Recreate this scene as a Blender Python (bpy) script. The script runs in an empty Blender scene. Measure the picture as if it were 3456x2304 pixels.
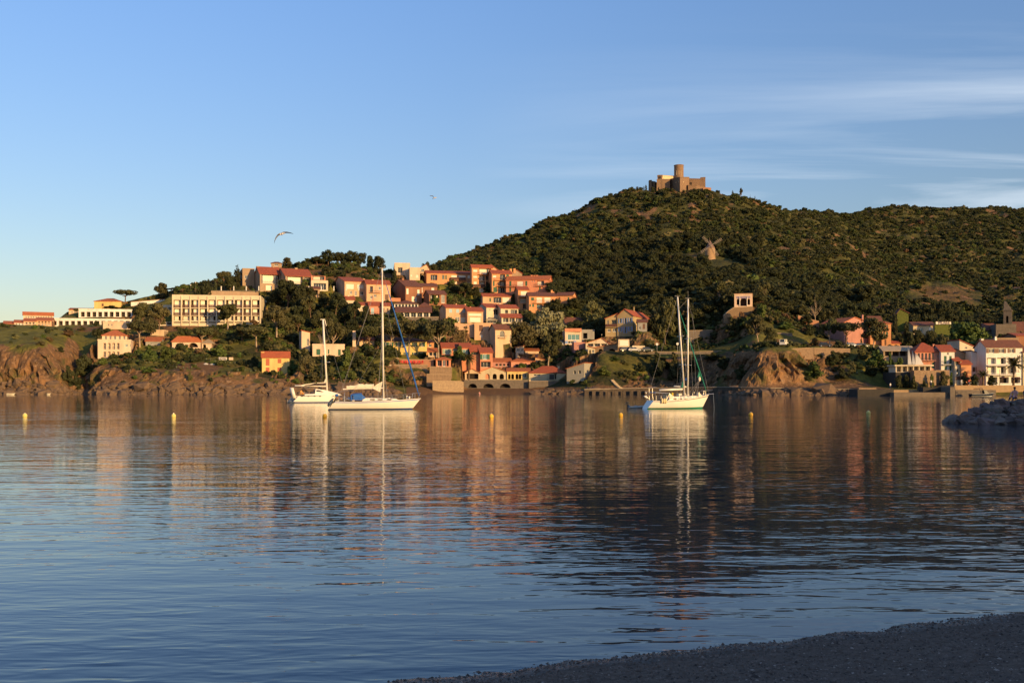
import bpy, math, random
import numpy as np
from math import sin, cos, radians, pi
random.seed(7); np.random.seed(7)
rng = np.random.default_rng(11)
SC = bpy.context.scene
COL = SC.collection
# ---------------------------------------------------------------- camera
F = 3391.0; CX = 1728.0; HY = 1298.0; EYE = 3.0      # focal length and horizon in photograph pixels, eye height in metres
cam = bpy.data.cameras.new('camera'); camo = bpy.data.objects.new('camera', cam); COL.objects.link(camo)
camo.location = (0, 0, EYE); camo.rotation_euler = (radians(90), 0, 0)
cam.sensor_width = 36; cam.lens = F / 3456 * 36; cam.shift_y = (HY - 1152) / 3456
cam.clip_start = 0.5; cam.clip_end = 30000
SC.camera = camo
# ---------------------------------------------------------------- sky
SUN_EL, SUN_AZ = 10.5, 42.0                           # azimuth: degrees right of straight behind the camera
SUNV = (sin(radians(SUN_AZ)) * cos(radians(SUN_EL)), -cos(radians(SUN_AZ)) * cos(radians(SUN_EL)), sin(radians(SUN_EL)))
world = bpy.data.worlds.new('World'); SC.world = world; world.use_nodes = True
nt = world.node_tree; nt.nodes.clear()
def WN(t): return nt.nodes.new(t)
sky = WN('ShaderNodeTexSky'); sky.sky_type = 'NISHITA'; sky.sun_disc = False
sky.sun_elevation = radians(SUN_EL); sky.sun_rotation = radians(180 - SUN_AZ)
sky.air_density = 1.0; sky.dust_density = 0.6; sky.ozone_density = 2.2; sky.altitude = 0
bg = WN('ShaderNodeBackground'); bg.inputs['Strength'].default_value = 0.112
out = WN('ShaderNodeOutputWorld')
tc = WN('ShaderNodeTexCoord')
# thin cirrus, low in the right of the sky
sep = WN('ShaderNodeSeparateXYZ'); nt.links.new(tc.outputs['Generated'], sep.inputs[0])
def M(op, a, b=None, c=None):
    n = WN('ShaderNodeMath'); n.operation = op
    for i, v in enumerate((a, b, c)):
        if v is None: continue
        if isinstance(v, (int, float)): n.inputs[i].default_value = v
        else: nt.links.new(v, n.inputs[i])
    return n.outputs[0]
zc = M('MAXIMUM', sep.outputs[2], 0.04)
pxx = M('DIVIDE', sep.outputs[0], zc); pyy = M('DIVIDE', sep.outputs[1], zc)
cmb = WN('ShaderNodeCombineXYZ'); nt.links.new(M('MULTIPLY', pxx, 0.35), cmb.inputs[0]); nt.links.new(M('MULTIPLY', pyy, 0.9), cmb.inputs[1])
nz = WN('ShaderNodeTexNoise'); nz.inputs['Scale'].default_value = 0.9; nz.inputs['Detail'].default_value = 7; nz.inputs['Roughness'].default_value = 0.55
nz.inputs['Distortion'].default_value = 0.5
nt.links.new(cmb.outputs[0], nz.inputs['Vector'])
cm = WN('ShaderNodeMapRange'); cm.inputs['From Min'].default_value = 0.45; cm.inputs['From Max'].default_value = 0.63
nt.links.new(nz.outputs['Fac'], cm.inputs['Value'])
rt = WN('ShaderNodeMapRange'); rt.inputs['From Min'].default_value = -0.05; rt.inputs['From Max'].default_value = 0.42
nt.links.new(sep.outputs[0], rt.inputs['Value'])
lo = WN('ShaderNodeMapRange'); lo.inputs['From Min'].default_value = 0.34; lo.inputs['From Max'].default_value = 0.2
nt.links.new(sep.outputs[2], lo.inputs['Value'])
cf = M('MULTIPLY', M('MULTIPLY', cm.outputs[0], rt.outputs[0]), M('MULTIPLY', lo.outputs[0], 0.75))
cr = WN('ShaderNodeValToRGB'); cr.color_ramp.elements[0].position = 0.02; cr.color_ramp.elements[0].color = (0.69, 0.575, 0.515, 1)
cr.color_ramp.elements[1].position = 0.36; cr.color_ramp.elements[1].color = (0.77, 0.825, 1.0, 1)
nt.links.new(sep.outputs[2], cr.inputs[0])
tint = WN('ShaderNodeMix'); tint.data_type = 'RGBA'; tint.blend_type = 'MULTIPLY'; tint.inputs[0].default_value = 1.0
nt.links.new(sky.outputs[0], tint.inputs[6]); nt.links.new(cr.outputs[0], tint.inputs[7])
gain = WN('ShaderNodeVectorMath'); gain.operation = 'SCALE'; gain.inputs[3].default_value = 1.62
nt.links.new(tint.outputs[2], gain.inputs[0])
mx = WN('ShaderNodeMix'); mx.data_type = 'RGBA'; nt.links.new(cf, mx.inputs[0])
nt.links.new(gain.outputs[0], mx.inputs[6]); mx.inputs[7].default_value = (6.0, 6.7, 7.5, 1)
nt.links.new(mx.outputs[2], bg.inputs['Color'])
nt.links.new(bg.outputs[0], out.inputs['Surface'])
# ---------------------------------------------------------------- sun
sl = bpy.data.lights.new('sun', 'SUN'); sl.energy = 5.0; sl.angle = radians(0.55); sl.color = (1.0, 0.63, 0.25)
so = bpy.data.objects.new('sun', sl); COL.objects.link(so)
import mathutils
so.rotation_euler = mathutils.Vector(SUNV).to_track_quat('Z', 'Y').to_euler()
so.location = (60, -60, 90)
SC.view_settings.view_transform = 'Standard'; SC.view_settings.look = 'None'
SC.view_settings.exposure = 0.31; SC.view_settings.gamma = 1.0; SC.view_settings.use_curve_mapping = False
SC.cycles.max_bounces = 6; SC.cycles.diffuse_bounces = 3; SC.cycles.glossy_bounces = 4; SC.cycles.transparent_max_bounces = 6
SC.cycles.caustics_reflective = False; SC.cycles.caustics_refractive = False
# ================================================================ helpers
def P(px, py, Y):
    """the place a distance Y in front of the camera that photograph pixel (px, py) looks at"""
    return ((px - CX) / F * Y, Y, EYE + (HY - py) / F * Y)
def hashf(ix, iy, iz, seed):
    h = (ix.astype(np.int64) * 374761393 + iy.astype(np.int64) * 668265263 + iz.astype(np.int64) * 2147483647 + seed * 144665) & 0xffffffff
    h = ((h ^ (h >> 13)) * 1274126177) & 0xffffffff
    h = (h ^ (h >> 16)) & 0xffffffff
    return h.astype(np.float64) / 4294967295.0
def vnoise(x, y, z, seed=0):
    x, y, z = np.broadcast_arrays(np.asarray(x, float), np.asarray(y, float), np.asarray(z, float))
    ix, iy, iz = np.floor(x), np.floor(y), np.floor(z)
    fx, fy, fz = x - ix, y - iy, z - iz
    fx, fy, fz = [t * t * (3 - 2 * t) for t in (fx, fy, fz)]
    r = 0
    for a in (0, 1):
        for b in (0, 1):
            for c in (0, 1):
                w = (fx if a else 1 - fx) * (fy if b else 1 - fy) * (fz if c else 1 - fz)
                r = r + w * hashf(ix + a, iy + b, iz + c, seed)
    return r * 2 - 1
def fbm(x, y, z, o=4, seed=0, g=0.5):
    r, a = 0, 1.0
    for i in range(o):
        r = r + a * vnoise(np.asarray(x) * 2 ** i, np.asarray(y) * 2 ** i, np.asarray(z) * 2 ** i, seed + i); a *= g
    return r
MATS = {}
def mat(name, col, rough=0.8, var=0.15, scale=1.0, bump=0.0, col2=None, metallic=0.0, spec=0.3, objvar=0.0, wave=None, bdist=0.05, streak=0.0):
    if name in MATS: return MATS[name]
    m = bpy.data.materials.new(name); m.use_nodes = True; t = m.node_tree; N = t.nodes; L = t.links
    b = N['Principled BSDF']; b.inputs['Roughness'].default_value = rough; b.inputs['Metallic'].default_value = metallic
    b.inputs['Specular IOR Level'].default_value = spec
    c = tuple(col) + (1,) if len(col) == 3 else col
    g = N.new('ShaderNodeTexCoord')
    if var > 0 or col2:
        n = N.new('ShaderNodeTexNoise'); n.inputs['Scale'].default_value = scale; n.inputs['Detail'].default_value = 6; n.inputs['Roughness'].default_value = 0.65
        if streak:
            mp = N.new('ShaderNodeMapping'); mp.inputs['Scale'].default_value = (1, 1, streak)
            L.new(g.outputs['Object'], mp.inputs[0]); L.new(mp.outputs[0], n.inputs['Vector'])
        else: L.new(g.outputs['Object'], n.inputs['Vector'])
        r = N.new('ShaderNodeMapRange'); r.inputs['From Min'].default_value = 0.3; r.inputs['From Max'].default_value = 0.7
        L.new(n.outputs['Fac'], r.inputs['Value'])
        mixn = N.new('ShaderNodeMix'); mixn.data_type = 'RGBA'
        L.new(r.outputs[0], mixn.inputs[0])
        c2 = tuple(col2) + (1,) if col2 else tuple(x * (1 - 2 * var) for x in c[:3]) + (1,)
        mixn.inputs[6].default_value = c; mixn.inputs[7].default_value = c2
        src = mixn.outputs[2]
    else:
        rgb = N.new('ShaderNodeRGB'); rgb.outputs[0].default_value = c; src = rgb.outputs[0]
    if objvar:
        oi = N.new('ShaderNodeObjectInfo'); h = N.new('ShaderNodeHueSaturation')
        mr = N.new('ShaderNodeMapRange'); mr.inputs['To Min'].default_value = 1 - objvar; mr.inputs['To Max'].default_value = 1 + objvar
        L.new(oi.outputs['Random'], mr.inputs['Value']); L.new(mr.outputs[0], h.inputs['Value'])
        m2 = N.new('ShaderNodeMath'); m2.operation = 'MULTIPLY'; m2.inputs[1].default_value = 7.31; L.new(oi.outputs['Random'], m2.inputs[0])
        m3 = N.new('ShaderNodeMath'); m3.operation = 'FRACT'; L.new(m2.outputs[0], m3.inputs[0])
        m4 = N.new('ShaderNodeMapRange'); m4.inputs['To Min'].default_value = 0.5 - objvar * 0.12; m4.inputs['To Max'].default_value = 0.5 + objvar * 0.08
        L.new(m3.outputs[0], m4.inputs['Value']); L.new(m4.outputs[0], h.inputs['Hue'])
        L.new(src, h.inputs['Color']); src = h.outputs[0]
    if wave:      # rounded tile courses running down the slope
        w = N.new('ShaderNodeTexWave'); w.wave_type = 'BANDS'; w.bands_direction = wave[0]; w.inputs['Scale'].default_value = wave[1]
        w.inputs['Distortion'].default_value = 0.6; w.inputs['Detail'].default_value = 2
        L.new(g.outputs['Object'], w.inputs['Vector'])
        bw = N.new('ShaderNodeBump'); bw.inputs['Strength'].default_value = 0.7; bw.inputs['Distance'].default_value = 0.08
        L.new(w.outputs['Fac'], bw.inputs['Height']); L.new(bw.outputs[0], b.inputs['Normal'])
        hm = N.new('ShaderNodeMix'); hm.data_type = 'RGBA'; hm.blend_type = 'MULTIPLY'; hm.inputs[0].default_value = 0.35
        L.new(src, hm.inputs[6]); L.new(w.outputs['Color'], hm.inputs[7]); src = hm.outputs[2]
    elif bump > 0:
        n2 = N.new('ShaderNodeTexNoise'); n2.inputs['Scale'].default_value = scale * 4; n2.inputs['Detail'].default_value = 5
        L.new(g.outputs['Object'], n2.inputs['Vector'])
        bb = N.new('ShaderNodeBump'); bb.inputs['Strength'].default_value = bump; bb.inputs['Distance'].default_value = bdist
        L.new(n2.outputs['Fac'], bb.inputs['Height']); L.new(bb.outputs[0], b.inputs['Normal'])
    L.new(src, b.inputs['Base Color'])
    MATS[name] = m
    return m
def obj(name, me, m=None, parent=None, kind=None):
    o = bpy.data.objects.new(name, me); COL.objects.link(o)
    if m is not None and me is not None and len(me.materials) == 0:
        for mm in (m if isinstance(m, (list, tuple)) else [m]): me.materials.append(mm)
    if parent: o.parent = parent
    if kind: o['kind'] = kind
    return o
def tag(o, label, cat, group=None):
    o['label'] = label; o['category'] = cat
    if group: o['group'] = group
    return o
def thing(name, label, cat, loc=(0, 0, 0), rz=0.0, group=None):
    o = bpy.data.objects.new(name, None); COL.objects.link(o); o.empty_display_size = 0.3
    o.location = loc; o.rotation_euler = (0, 0, rz)
    return tag(o, label, cat, group)
class MB:
    def __init__(s): s.v = []; s.f = []; s.m = []
    def face(s, pts, m=0):
        i = len(s.v); s.v += [tuple(p) for p in pts]; s.f.append(tuple(range(i, i + len(pts)))); s.m.append(m)
    def box(s, x0, y0, z0, x1, y1, z1, m=0, rz=0.0, c=None):
        if x1 < x0: x0, x1 = x1, x0
        if y1 < y0: y0, y1 = y1, y0
        if z1 < z0: z0, z1 = z1, z0
        q = [(x0, y0, z0), (x1, y0, z0), (x1, y1, z0), (x0, y1, z0), (x0, y0, z1), (x1, y0, z1), (x1, y1, z1), (x0, y1, z1)]
        if rz:
            cx, cy = c if c else ((x0 + x1) / 2, (y0 + y1) / 2)
            q = [(cx + (a - cx) * cos(rz) - (b - cy) * sin(rz), cy + (a - cx) * sin(rz) + (b - cy) * cos(rz), d) for a, b, d in q]
        s.hexa(q, m)
    def hexa(s, q, m=0):
        i = len(s.v); s.v += q
        for f in ((0, 3, 2, 1), (4, 5, 6, 7), (0, 1, 5, 4), (1, 2, 6, 5), (2, 3, 7, 6), (3, 0, 4, 7)):
            s.f.append(tuple(i + k for k in f)); s.m.append(m)
    def bar(s, a, b, r0, r1=None, n=6, m=0, cap=True):
        r1 = r0 if r1 is None else r1
        a = np.array(a, float); b = np.array(b, float); d = b - a; L = np.linalg.norm(d)
        if L < 1e-6: return
        d /= L; u = np.cross(d, (0, 0, 1) if abs(d[2]) < 0.9 else (1, 0, 0)); u /= np.linalg.norm(u); w = np.cross(d, u)
        i = len(s.v)
        for c, r in ((a, r0), (b, r1)):
            for k in range(n):
                t = 2 * pi * k / n; s.v.append(tuple(c + (u * cos(t) + w * sin(t)) * r))
        for k in range(n):
            j = (k + 1) % n; s.f.append((i + k, i + j, i + n + j, i + n + k)); s.m.append(m)
        if cap:
            s.f.append(tuple(i + k for k in range(n))[::-1]); s.m.append(m)
            s.f.append(tuple(i + n + k for k in range(n))); s.m.append(m)
    def path(s, pts, rad, n=6, m=0):
        for k in range(len(pts) - 1):
            r0 = rad[k] if hasattr(rad, '__len__') else rad; r1 = rad[k + 1] if hasattr(rad, '__len__') else rad
            s.bar(pts[k], pts[k + 1], r0, r1, n, m)
    def ball(s, c, rx, ry, rz, n=8, k=6, m=0):
        rows = []
        for a in range(k + 1):
            th = pi * a / k; row = []
            for b in range(n):
                ph = 2 * pi * b / n
                row.append(len(s.v)); s.v.append((c[0] + rx * sin(th) * cos(ph), c[1] + ry * sin(th) * sin(ph), c[2] + rz * cos(th)))
            rows.append(row)
        for a in range(k):
            for b in range(n):
                j = (b + 1) % n; s.f.append((rows[a][b], rows[a + 1][b], rows[a + 1][j], rows[a][j])); s.m.append(m)
    def mesh(s, name, smooth=False):
        me = bpy.data.meshes.new(name); me.from_pydata(s.v, [], s.f)
        if any(s.m): me.polygons.foreach_set('material_index', s.m)
        if smooth: me.polygons.foreach_set('use_smooth', [True] * len(s.f))
        me.update(); return me
    def build(s, name, m, parent=None, smooth=False, kind=None):
        return obj(name, s.mesh(name, smooth), m, parent, kind)
def grid_mesh(name, V, nx, ny, smooth=True):
    """V: (ny, nx, 3)"""
    me = bpy.data.meshes.new(name)
    idx = np.arange(nx * ny).reshape(ny, nx)
    q = np.stack([idx[:-1, :-1], idx[:-1, 1:], idx[1:, 1:], idx[1:, :-1]], -1).reshape(-1, 4)
    me.vertices.add(nx * ny); me.vertices.foreach_set('co', V.reshape(-1).astype(np.float32))
    me.loops.add(q.size); me.loops.foreach_set('vertex_index', q.reshape(-1).astype(np.int32))
    me.polygons.add(len(q)); me.polygons.foreach_set('loop_start', (np.arange(len(q)) * 4).astype(np.int32))
    me.polygons.foreach_set('loop_total', np.full(len(q), 4, np.int32))
    me.polygons.foreach_set('use_smooth', np.full(len(q), smooth))
    me.update(calc_edges=True); return me
# ================================================================ the land: height profiles along lines of sight (distance, photograph row of the ground there)
HID = [(620, 1200), (760, 1297), (2500, 1297.5)]
COLS = {
 -900: [(304, 1331), (307, 1290), (310, 1235), (315, 1178), (345, 1130), (375, 1102), (410, 1098), (430, 1097), (520, 1180)] + HID,
 0:    [(306, 1331), (309, 1290), (312, 1235), (318, 1168), (348, 1128), (375, 1100), (410, 1094), (440, 1093), (520, 1180)] + HID,
 150:  [(303, 1330), (306, 1290), (309, 1235), (315, 1162), (346, 1124), (375, 1102), (410, 1092), (440, 1085), (520, 1180)] + HID,
 230:  [(310, 1330), (317, 1295), (325, 1245), (331, 1185), (350, 1132), (378, 1104), (400, 1098), (430, 1062), (460, 1050), (540, 1180)] + HID,
 285:  [(322, 1330), (334, 1300), (342, 1255), (352, 1200), (362, 1150), (375, 1115), (400, 1098), (430, 1052), (455, 1034), (540, 1180)] + HID,
 340:  [(304, 1331), (309, 1298), (315, 1262), (322, 1222), (334, 1208), (345, 1195), (355, 1145), (372, 1112), (400, 1096), (430, 1045), (455, 1028), (540, 1180)] + HID,
 450:  [(303, 1332), (306, 1300), (310, 1268), (315, 1240), (322, 1216), (345, 1180), (357, 1135), (380, 1110), (405, 1092), (430, 1040), (460, 1015), (540, 1150)] + HID,
 600:  [(299, 1333), (302, 1300), (306, 1268), (311, 1245), (326, 1222), (345, 1172), (365, 1130), (385, 1098), (405, 1080), (425, 990), (450, 975), (470, 980), (560, 1150)] + HID,
 750:  [(298, 1333), (301, 1304), (305, 1276), (311, 1255), (326, 1228), (345, 1190), (360, 1150), (375, 1112), (390, 1096), (410, 1060), (425, 985), (445, 958), (465, 945), (490, 960), (580, 1150)] + HID,
 900:  [(302, 1331), (305, 1302), (309, 1280), (313, 1266), (326, 1262), (337, 1212), (352, 1168), (372, 1118), (388, 1082), (408, 1038), (428, 985), (450, 950), (468, 920), (485, 918), (520, 950), (620, 1150), (760, 1290), (2500, 1297)],
 1050: [(303, 1331), (309, 1300), (316, 1275), (330, 1245), (345, 1205), (365, 1150), (385, 1095), (405, 1045), (425, 985), (448, 930), (468, 895), (485, 887), (520, 910), (620, 1100), (760, 1250), (2500, 1297)],
 1200: [(304, 1330), (310, 1300), (318, 1278), (330, 1240), (345, 1205), (360, 1168), (380, 1112), (400, 1055), (420, 1008), (440, 950), (465, 905), (482, 892), (520, 915), (620, 1050), (760, 1200), (2500, 1297)],
 1285: [(306, 1328), (316, 1308), (328, 1296), (334, 1270), (344, 1205), (352, 1165), (370, 1105), (395, 1062), (415, 1012), (440, 965), (465, 925), (482, 915), (520, 935), (620, 980), (760, 1050), (2500, 1290)],
 1330: [(310, 1328), (322, 1313), (336, 1302), (339, 1275), (344, 1205), (356, 1165), (372, 1108), (396, 1062), (415, 1012), (440, 965), (465, 925), (482, 915), (520, 935), (620, 980), (760, 1050), (2500, 1290)],
 1420: [(316, 1327), (324, 1314), (336, 1302), (338, 1245), (350, 1205), (365, 1160), (385, 1112), (405, 1065), (425, 1015), (447, 965), (470, 940), (520, 935), (620, 940), (760, 930), (900, 1000), (2500, 1290)],
 1490: [(322, 1327), (340, 1314), (348, 1300), (352, 1262), (362, 1215), (378, 1160), (400, 1092), (420, 1042), (445, 998), (465, 958), (485, 945), (520, 940), (650, 912), (800, 886), (900, 930), (2500, 1290)],
 1600: [(322, 1327), (340, 1314), (348, 1300), (356, 1255), (366, 1225), (380, 1190), (396, 1145), (415, 1080), (440, 1018), (460, 985), (490, 960), (520, 940), (600, 910), (720, 880), (830, 852), (950, 900), (2500, 1290)],
 1750: [(322, 1327), (340, 1314), (348, 1300), (356, 1262), (370, 1218), (385, 1185), (402, 1150), (428, 1075), (455, 1040), (480, 1000), (510, 960), (560, 925), (650, 880), (740, 835), (810, 797), (950, 870), (2500, 1290)],
 1850: [(320, 1328), (338, 1312), (346, 1290), (356, 1245), (370, 1212), (385, 1185), (404, 1160), (432, 1085), (462, 1040), (490, 1000), (525, 955), (570, 915), (650, 870), (740, 810), (820, 733), (950, 840), (2500, 1290)],
 1930: [(318, 1329), (328, 1308), (338, 1270), (348, 1215), (366, 1182), (384, 1176), (410, 1130), (440, 1085), (475, 1040), (520, 985), (580, 920), (650, 860), (730, 790), (800, 745), (840, 716), (1000, 860), (2500, 1290)],
 2040: [(312, 1330), (320, 1308), (330, 1255), (338, 1192), (356, 1180), (376, 1176), (395, 1150), (430, 1085), (475, 1015), (530, 955), (600, 890), (680, 820), (760, 745), (830, 668), (950, 760), (2500, 1290)],
 2130: [(310, 1331), (322, 1308), (336, 1255), (346, 1184), (368, 1178), (384, 1150), (410, 1090), (450, 1030), (510, 960), (580, 900), (660, 825), (740, 750), (850, 645), (900, 655), (1000, 800), (2500, 1290)],
 2270: [(310, 1332), (320, 1312), (338, 1290), (352, 1184), (374, 1178), (382, 1120), (400, 1062), (440, 990), (500, 925), (570, 870), (650, 815), (730, 745), (835, 652), (880, 650), (1000, 800), (2500, 1290)],
 2400: [(302, 1333), (308, 1316), (330, 1300), (342, 1184), (366, 1178), (372, 1112), (385, 1060), (405, 1030), (440, 985), (500, 920), (580, 860), (660, 805), (750, 735), (835, 652), (880, 655), (1000, 800), (2500, 1290)],
 2490: [(290, 1334), (296, 1316), (306, 1300), (312, 1186), (334, 1177), (356, 1150), (368, 1085), (380, 1042), (400, 1030), (430, 980), (500, 925), (600, 858), (700, 785), (800, 715), (860, 660), (1000, 760), (2500, 1290)],
 2560: [(278, 1334), (284, 1314), (290, 1304), (297, 1182), (326, 1172), (336, 1140), (352, 1080), (366, 1040), (395, 1032), (430, 990), (500, 932), (600, 865), (720, 785), (830, 715), (900, 677), (1000, 770), (2500, 1290)],
 2680: [(280, 1334), (286, 1312), (291, 1300), (298, 1176), (328, 1168), (340, 1140), (362, 1090), (390, 1052), (430, 1005), (500, 950), (600, 885), (740, 805), (870, 740), (980, 708), (1150, 800), (2500, 1290)],
 2790: [(280, 1335), (287, 1312), (298, 1300), (308, 1240), (318, 1178), (340, 1166), (358, 1140), (380, 1095), (410, 1050), (460, 1005), (540, 945), (660, 870), (820, 790), (980, 735), (1080, 716), (1250, 800), (2500, 1290)],
 2900: [(276, 1336), (284, 1312), (294, 1300), (304, 1235), (314, 1182), (345, 1166), (370, 1130), (400, 1085), (450, 1040), (530, 985), (650, 920), (800, 850), (1000, 768), (1180, 710), (1400, 800), (2500, 1290)],
 3020: [(272, 1336), (278, 1314), (292, 1306), (302, 1260), (318, 1215), (345, 1178), (380, 1130), (430, 1085), (520, 1035), (650, 965), (800, 895), (1000, 800), (1200, 693), (1400, 790), (2500, 1290)],
 3200: [(270, 1337), (277, 1312), (292, 1306), (315, 1294), (345, 1240), (385, 1170), (430, 1120), (520, 1055), (650, 985), (850, 885), (1050, 780), (1230, 703), (1400, 790), (2500, 1290)],
 3330: [(268, 1337), (277, 1310), (295, 1305), (330, 1292), (360, 1240), (400, 1165), (470, 1110), (580, 1045), (720, 970), (900, 870), (1080, 770), (1250, 697), (1400, 780), (2500, 1290)],
 3480: [(266, 1338), (277, 1309), (295, 1304), (335, 1290), (370, 1230), (410, 1160), (490, 1100), (600, 1040), (750, 960), (900, 875), (1080, 775), (1280, 700), (1400, 780), (2500, 1290)],
 4600: [(250, 1340), (277, 1309), (295, 1304), (340, 1285), (380, 1230), (430, 1160), (500, 1100), (620, 1030), (800, 930), (1000, 840), (1300, 720), (1500, 780), (2500, 1290)],
}
TY = np.concatenate([np.arange(240, 480, 0.8), np.arange(480, 700, 2.5), np.arange(700, 1400, 5), np.arange(1400, 2501, 50)])
TU = np.arange(-900, 4601, 7.0)
ck = sorted(COLS); ctab = []
for k in ck:
    c = COLS[k]; ys = np.array([a for a, b in c], float); zs = np.array([EYE + (HY - b) / F * a for a, b in c])
    zs[0] = 0.0
    ys = np.concatenate([[ys[0] - 30, ys[0] - 4], ys]); zs = np.concatenate([[-7, -1.2], zs])
    z = np.interp(TY, ys, zs); z[TY < ys[0]] = -7
    ctab.append(z)
ctab = np.array(ctab)
ZT = np.array([np.interp(TU, ck, ctab[:, j]) for j in range(len(TY))]).T      # (u, Y)
def blur(a, n, ax):
    for _ in range(n):
        a = (np.roll(a, 1, ax) + 2 * a + np.roll(a, -1, ax)) / 4
    return a
ZB = blur(blur(ZT, 10, 0), 3, 1); ZB[:, -4:] = ZT[:, -4:]; ZB[:, :2] = ZT[:, :2]; ZB[:3] = ZT[:3]; ZB[-3:] = ZT[-3:]
UU, YY = np.meshgrid(TU, TY, indexing='ij'); XX = (UU - CX) / F * YY
nearw = np.clip((YY - 480) / 200, 0, 1); land = np.clip(ZB / 6, 0, 1)
ZB = ZB + land * (fbm(XX / 14, YY / 14, 0, 4, 3) * (0.7 + 2.0 * nearw))
def zt_at(px, Y, T=None):
    T = ZB if T is None else T
    u = np.clip((np.asarray(px, float) - TU[0]) / 7.0, 0, len(TU) - 1.001); j = np.interp(Y, TY, np.arange(len(TY)))
    j = np.clip(j, 0, len(TY) - 1.001)
    iu = u.astype(int) if hasattr(u, 'astype') else int(u); ij = j.astype(int) if hasattr(j, 'astype') else int(j)
    fu, fj = u - iu, j - ij
    return (T[iu, ij] * (1 - fu) * (1 - fj) + T[iu + 1, ij] * fu * (1 - fj) + T[iu, ij + 1] * (1 - fu) * fj + T[iu + 1, ij + 1] * fu * fj)
def ground(x, y):
    return float(zt_at(np.array(CX + x / y * F), np.array(y)))
def hit(px, py):
    """distance at which the line of sight through the pixel meets the land"""
    ys = np.arange(262, 1390, 0.5); z = zt_at(np.full(len(ys), px), ys, ZHIT); r = EYE + (HY - py) / F * ys
    k = np.nonzero(z > r)[0]
    return float(ys[k[0]]) if len(k) else None
ZHIT = ZB.copy()
# ================================================================ building kit
ZOOM = {1: (0, 880, 3.136), 2: (300, 880, 3.136), 3: (660, 820, 3.015), 4: (960, 860, 2.904), 5: (1280, 860, 3.267), 6: (1540, 860, 3.267),
        7: (1880, 940, 3.408), 8: (2400, 900, 3.408), 9: (2800, 980, 3.136), 10: (2100, 520, 4.126), 0: (0, 0, 1.0)}
def zq(Z, x, y): a, b, c = ZOOM[Z]; return a + x / c, b + y / c
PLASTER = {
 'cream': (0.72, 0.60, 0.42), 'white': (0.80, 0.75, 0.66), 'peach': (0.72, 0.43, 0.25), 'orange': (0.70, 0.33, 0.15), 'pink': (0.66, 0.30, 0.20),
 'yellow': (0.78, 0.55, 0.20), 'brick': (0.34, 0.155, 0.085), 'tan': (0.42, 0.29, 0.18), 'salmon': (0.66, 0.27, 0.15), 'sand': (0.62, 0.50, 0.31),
 'ochre': (0.44, 0.33, 0.17), 'grey': (0.34, 0.32, 0.28), 'rose': (0.50, 0.24, 0.19), 'buff': (0.70, 0.50, 0.31), 'palepeach': (0.76, 0.55, 0.38)}  # ochre is yellow dimmed to hold the shade on the blue shuttered house
def plaster(c): return mat('plaster_' + c, PLASTER[c], 0.9, 0.15, 0.45, bump=0.15, bdist=0.03, streak=0.3)
TILE = {'red': ((0.52, 0.13, 0.055), (0.36, 0.095, 0.05)), 'orange': ((0.62, 0.19, 0.07), (0.45, 0.14, 0.06)), 'brown': ((0.26, 0.10, 0.06), (0.17, 0.075, 0.05)), 'pale': ((0.55, 0.42, 0.28), (0.45, 0.34, 0.22))}
def tiles(c, d='X'): return mat('roof_tile_' + c + d, TILE[c][0], 0.85, 0.1, 1.1, col2=TILE[c][1], wave=(d, 1.3))
GLASS = mat('window_glass', (0.03, 0.035, 0.04), 0.12, 0.0, spec=0.6)
GLASST = mat('tinted_glass', (0.10, 0.22, 0.22), 0.15, 0.0, spec=0.6)
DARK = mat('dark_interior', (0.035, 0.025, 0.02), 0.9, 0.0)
FRAME = mat('white_frame', (0.72, 0.68, 0.6), 0.5, 0.03)
BLIND = mat('roller_blind', (0.80, 0.72, 0.58), 0.6, 0.04)
SHUT = {'G': mat('green_shutter', (0.035, 0.12, 0.07), 0.6, 0.1), 'B': mat('blue_shutter', (0.20, 0.30, 0.52), 0.6, 0.08), 'R': mat('red_shutter', (0.45, 0.12, 0.06), 0.6, 0.08),
        'T': mat('pale_blue_shutter', (0.35, 0.50, 0.55), 0.6, 0.08), 'W': mat('grey_green_shutter', (0.33, 0.38, 0.28), 0.6, 0.08), 'N': mat('brown_shutter', (0.16, 0.08, 0.05), 0.6, 0.08)}
RAIL = mat('dark_railing', (0.05, 0.04, 0.035), 0.5, 0.0)
RAILB = mat('brown_balustrade', (0.10, 0.042, 0.028), 0.7, 0.1)
RAILW = mat('white_railing', (0.7, 0.66, 0.58), 0.5, 0.0)
FOOT = []       # footprints, to level the ground under them and keep plants out
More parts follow.
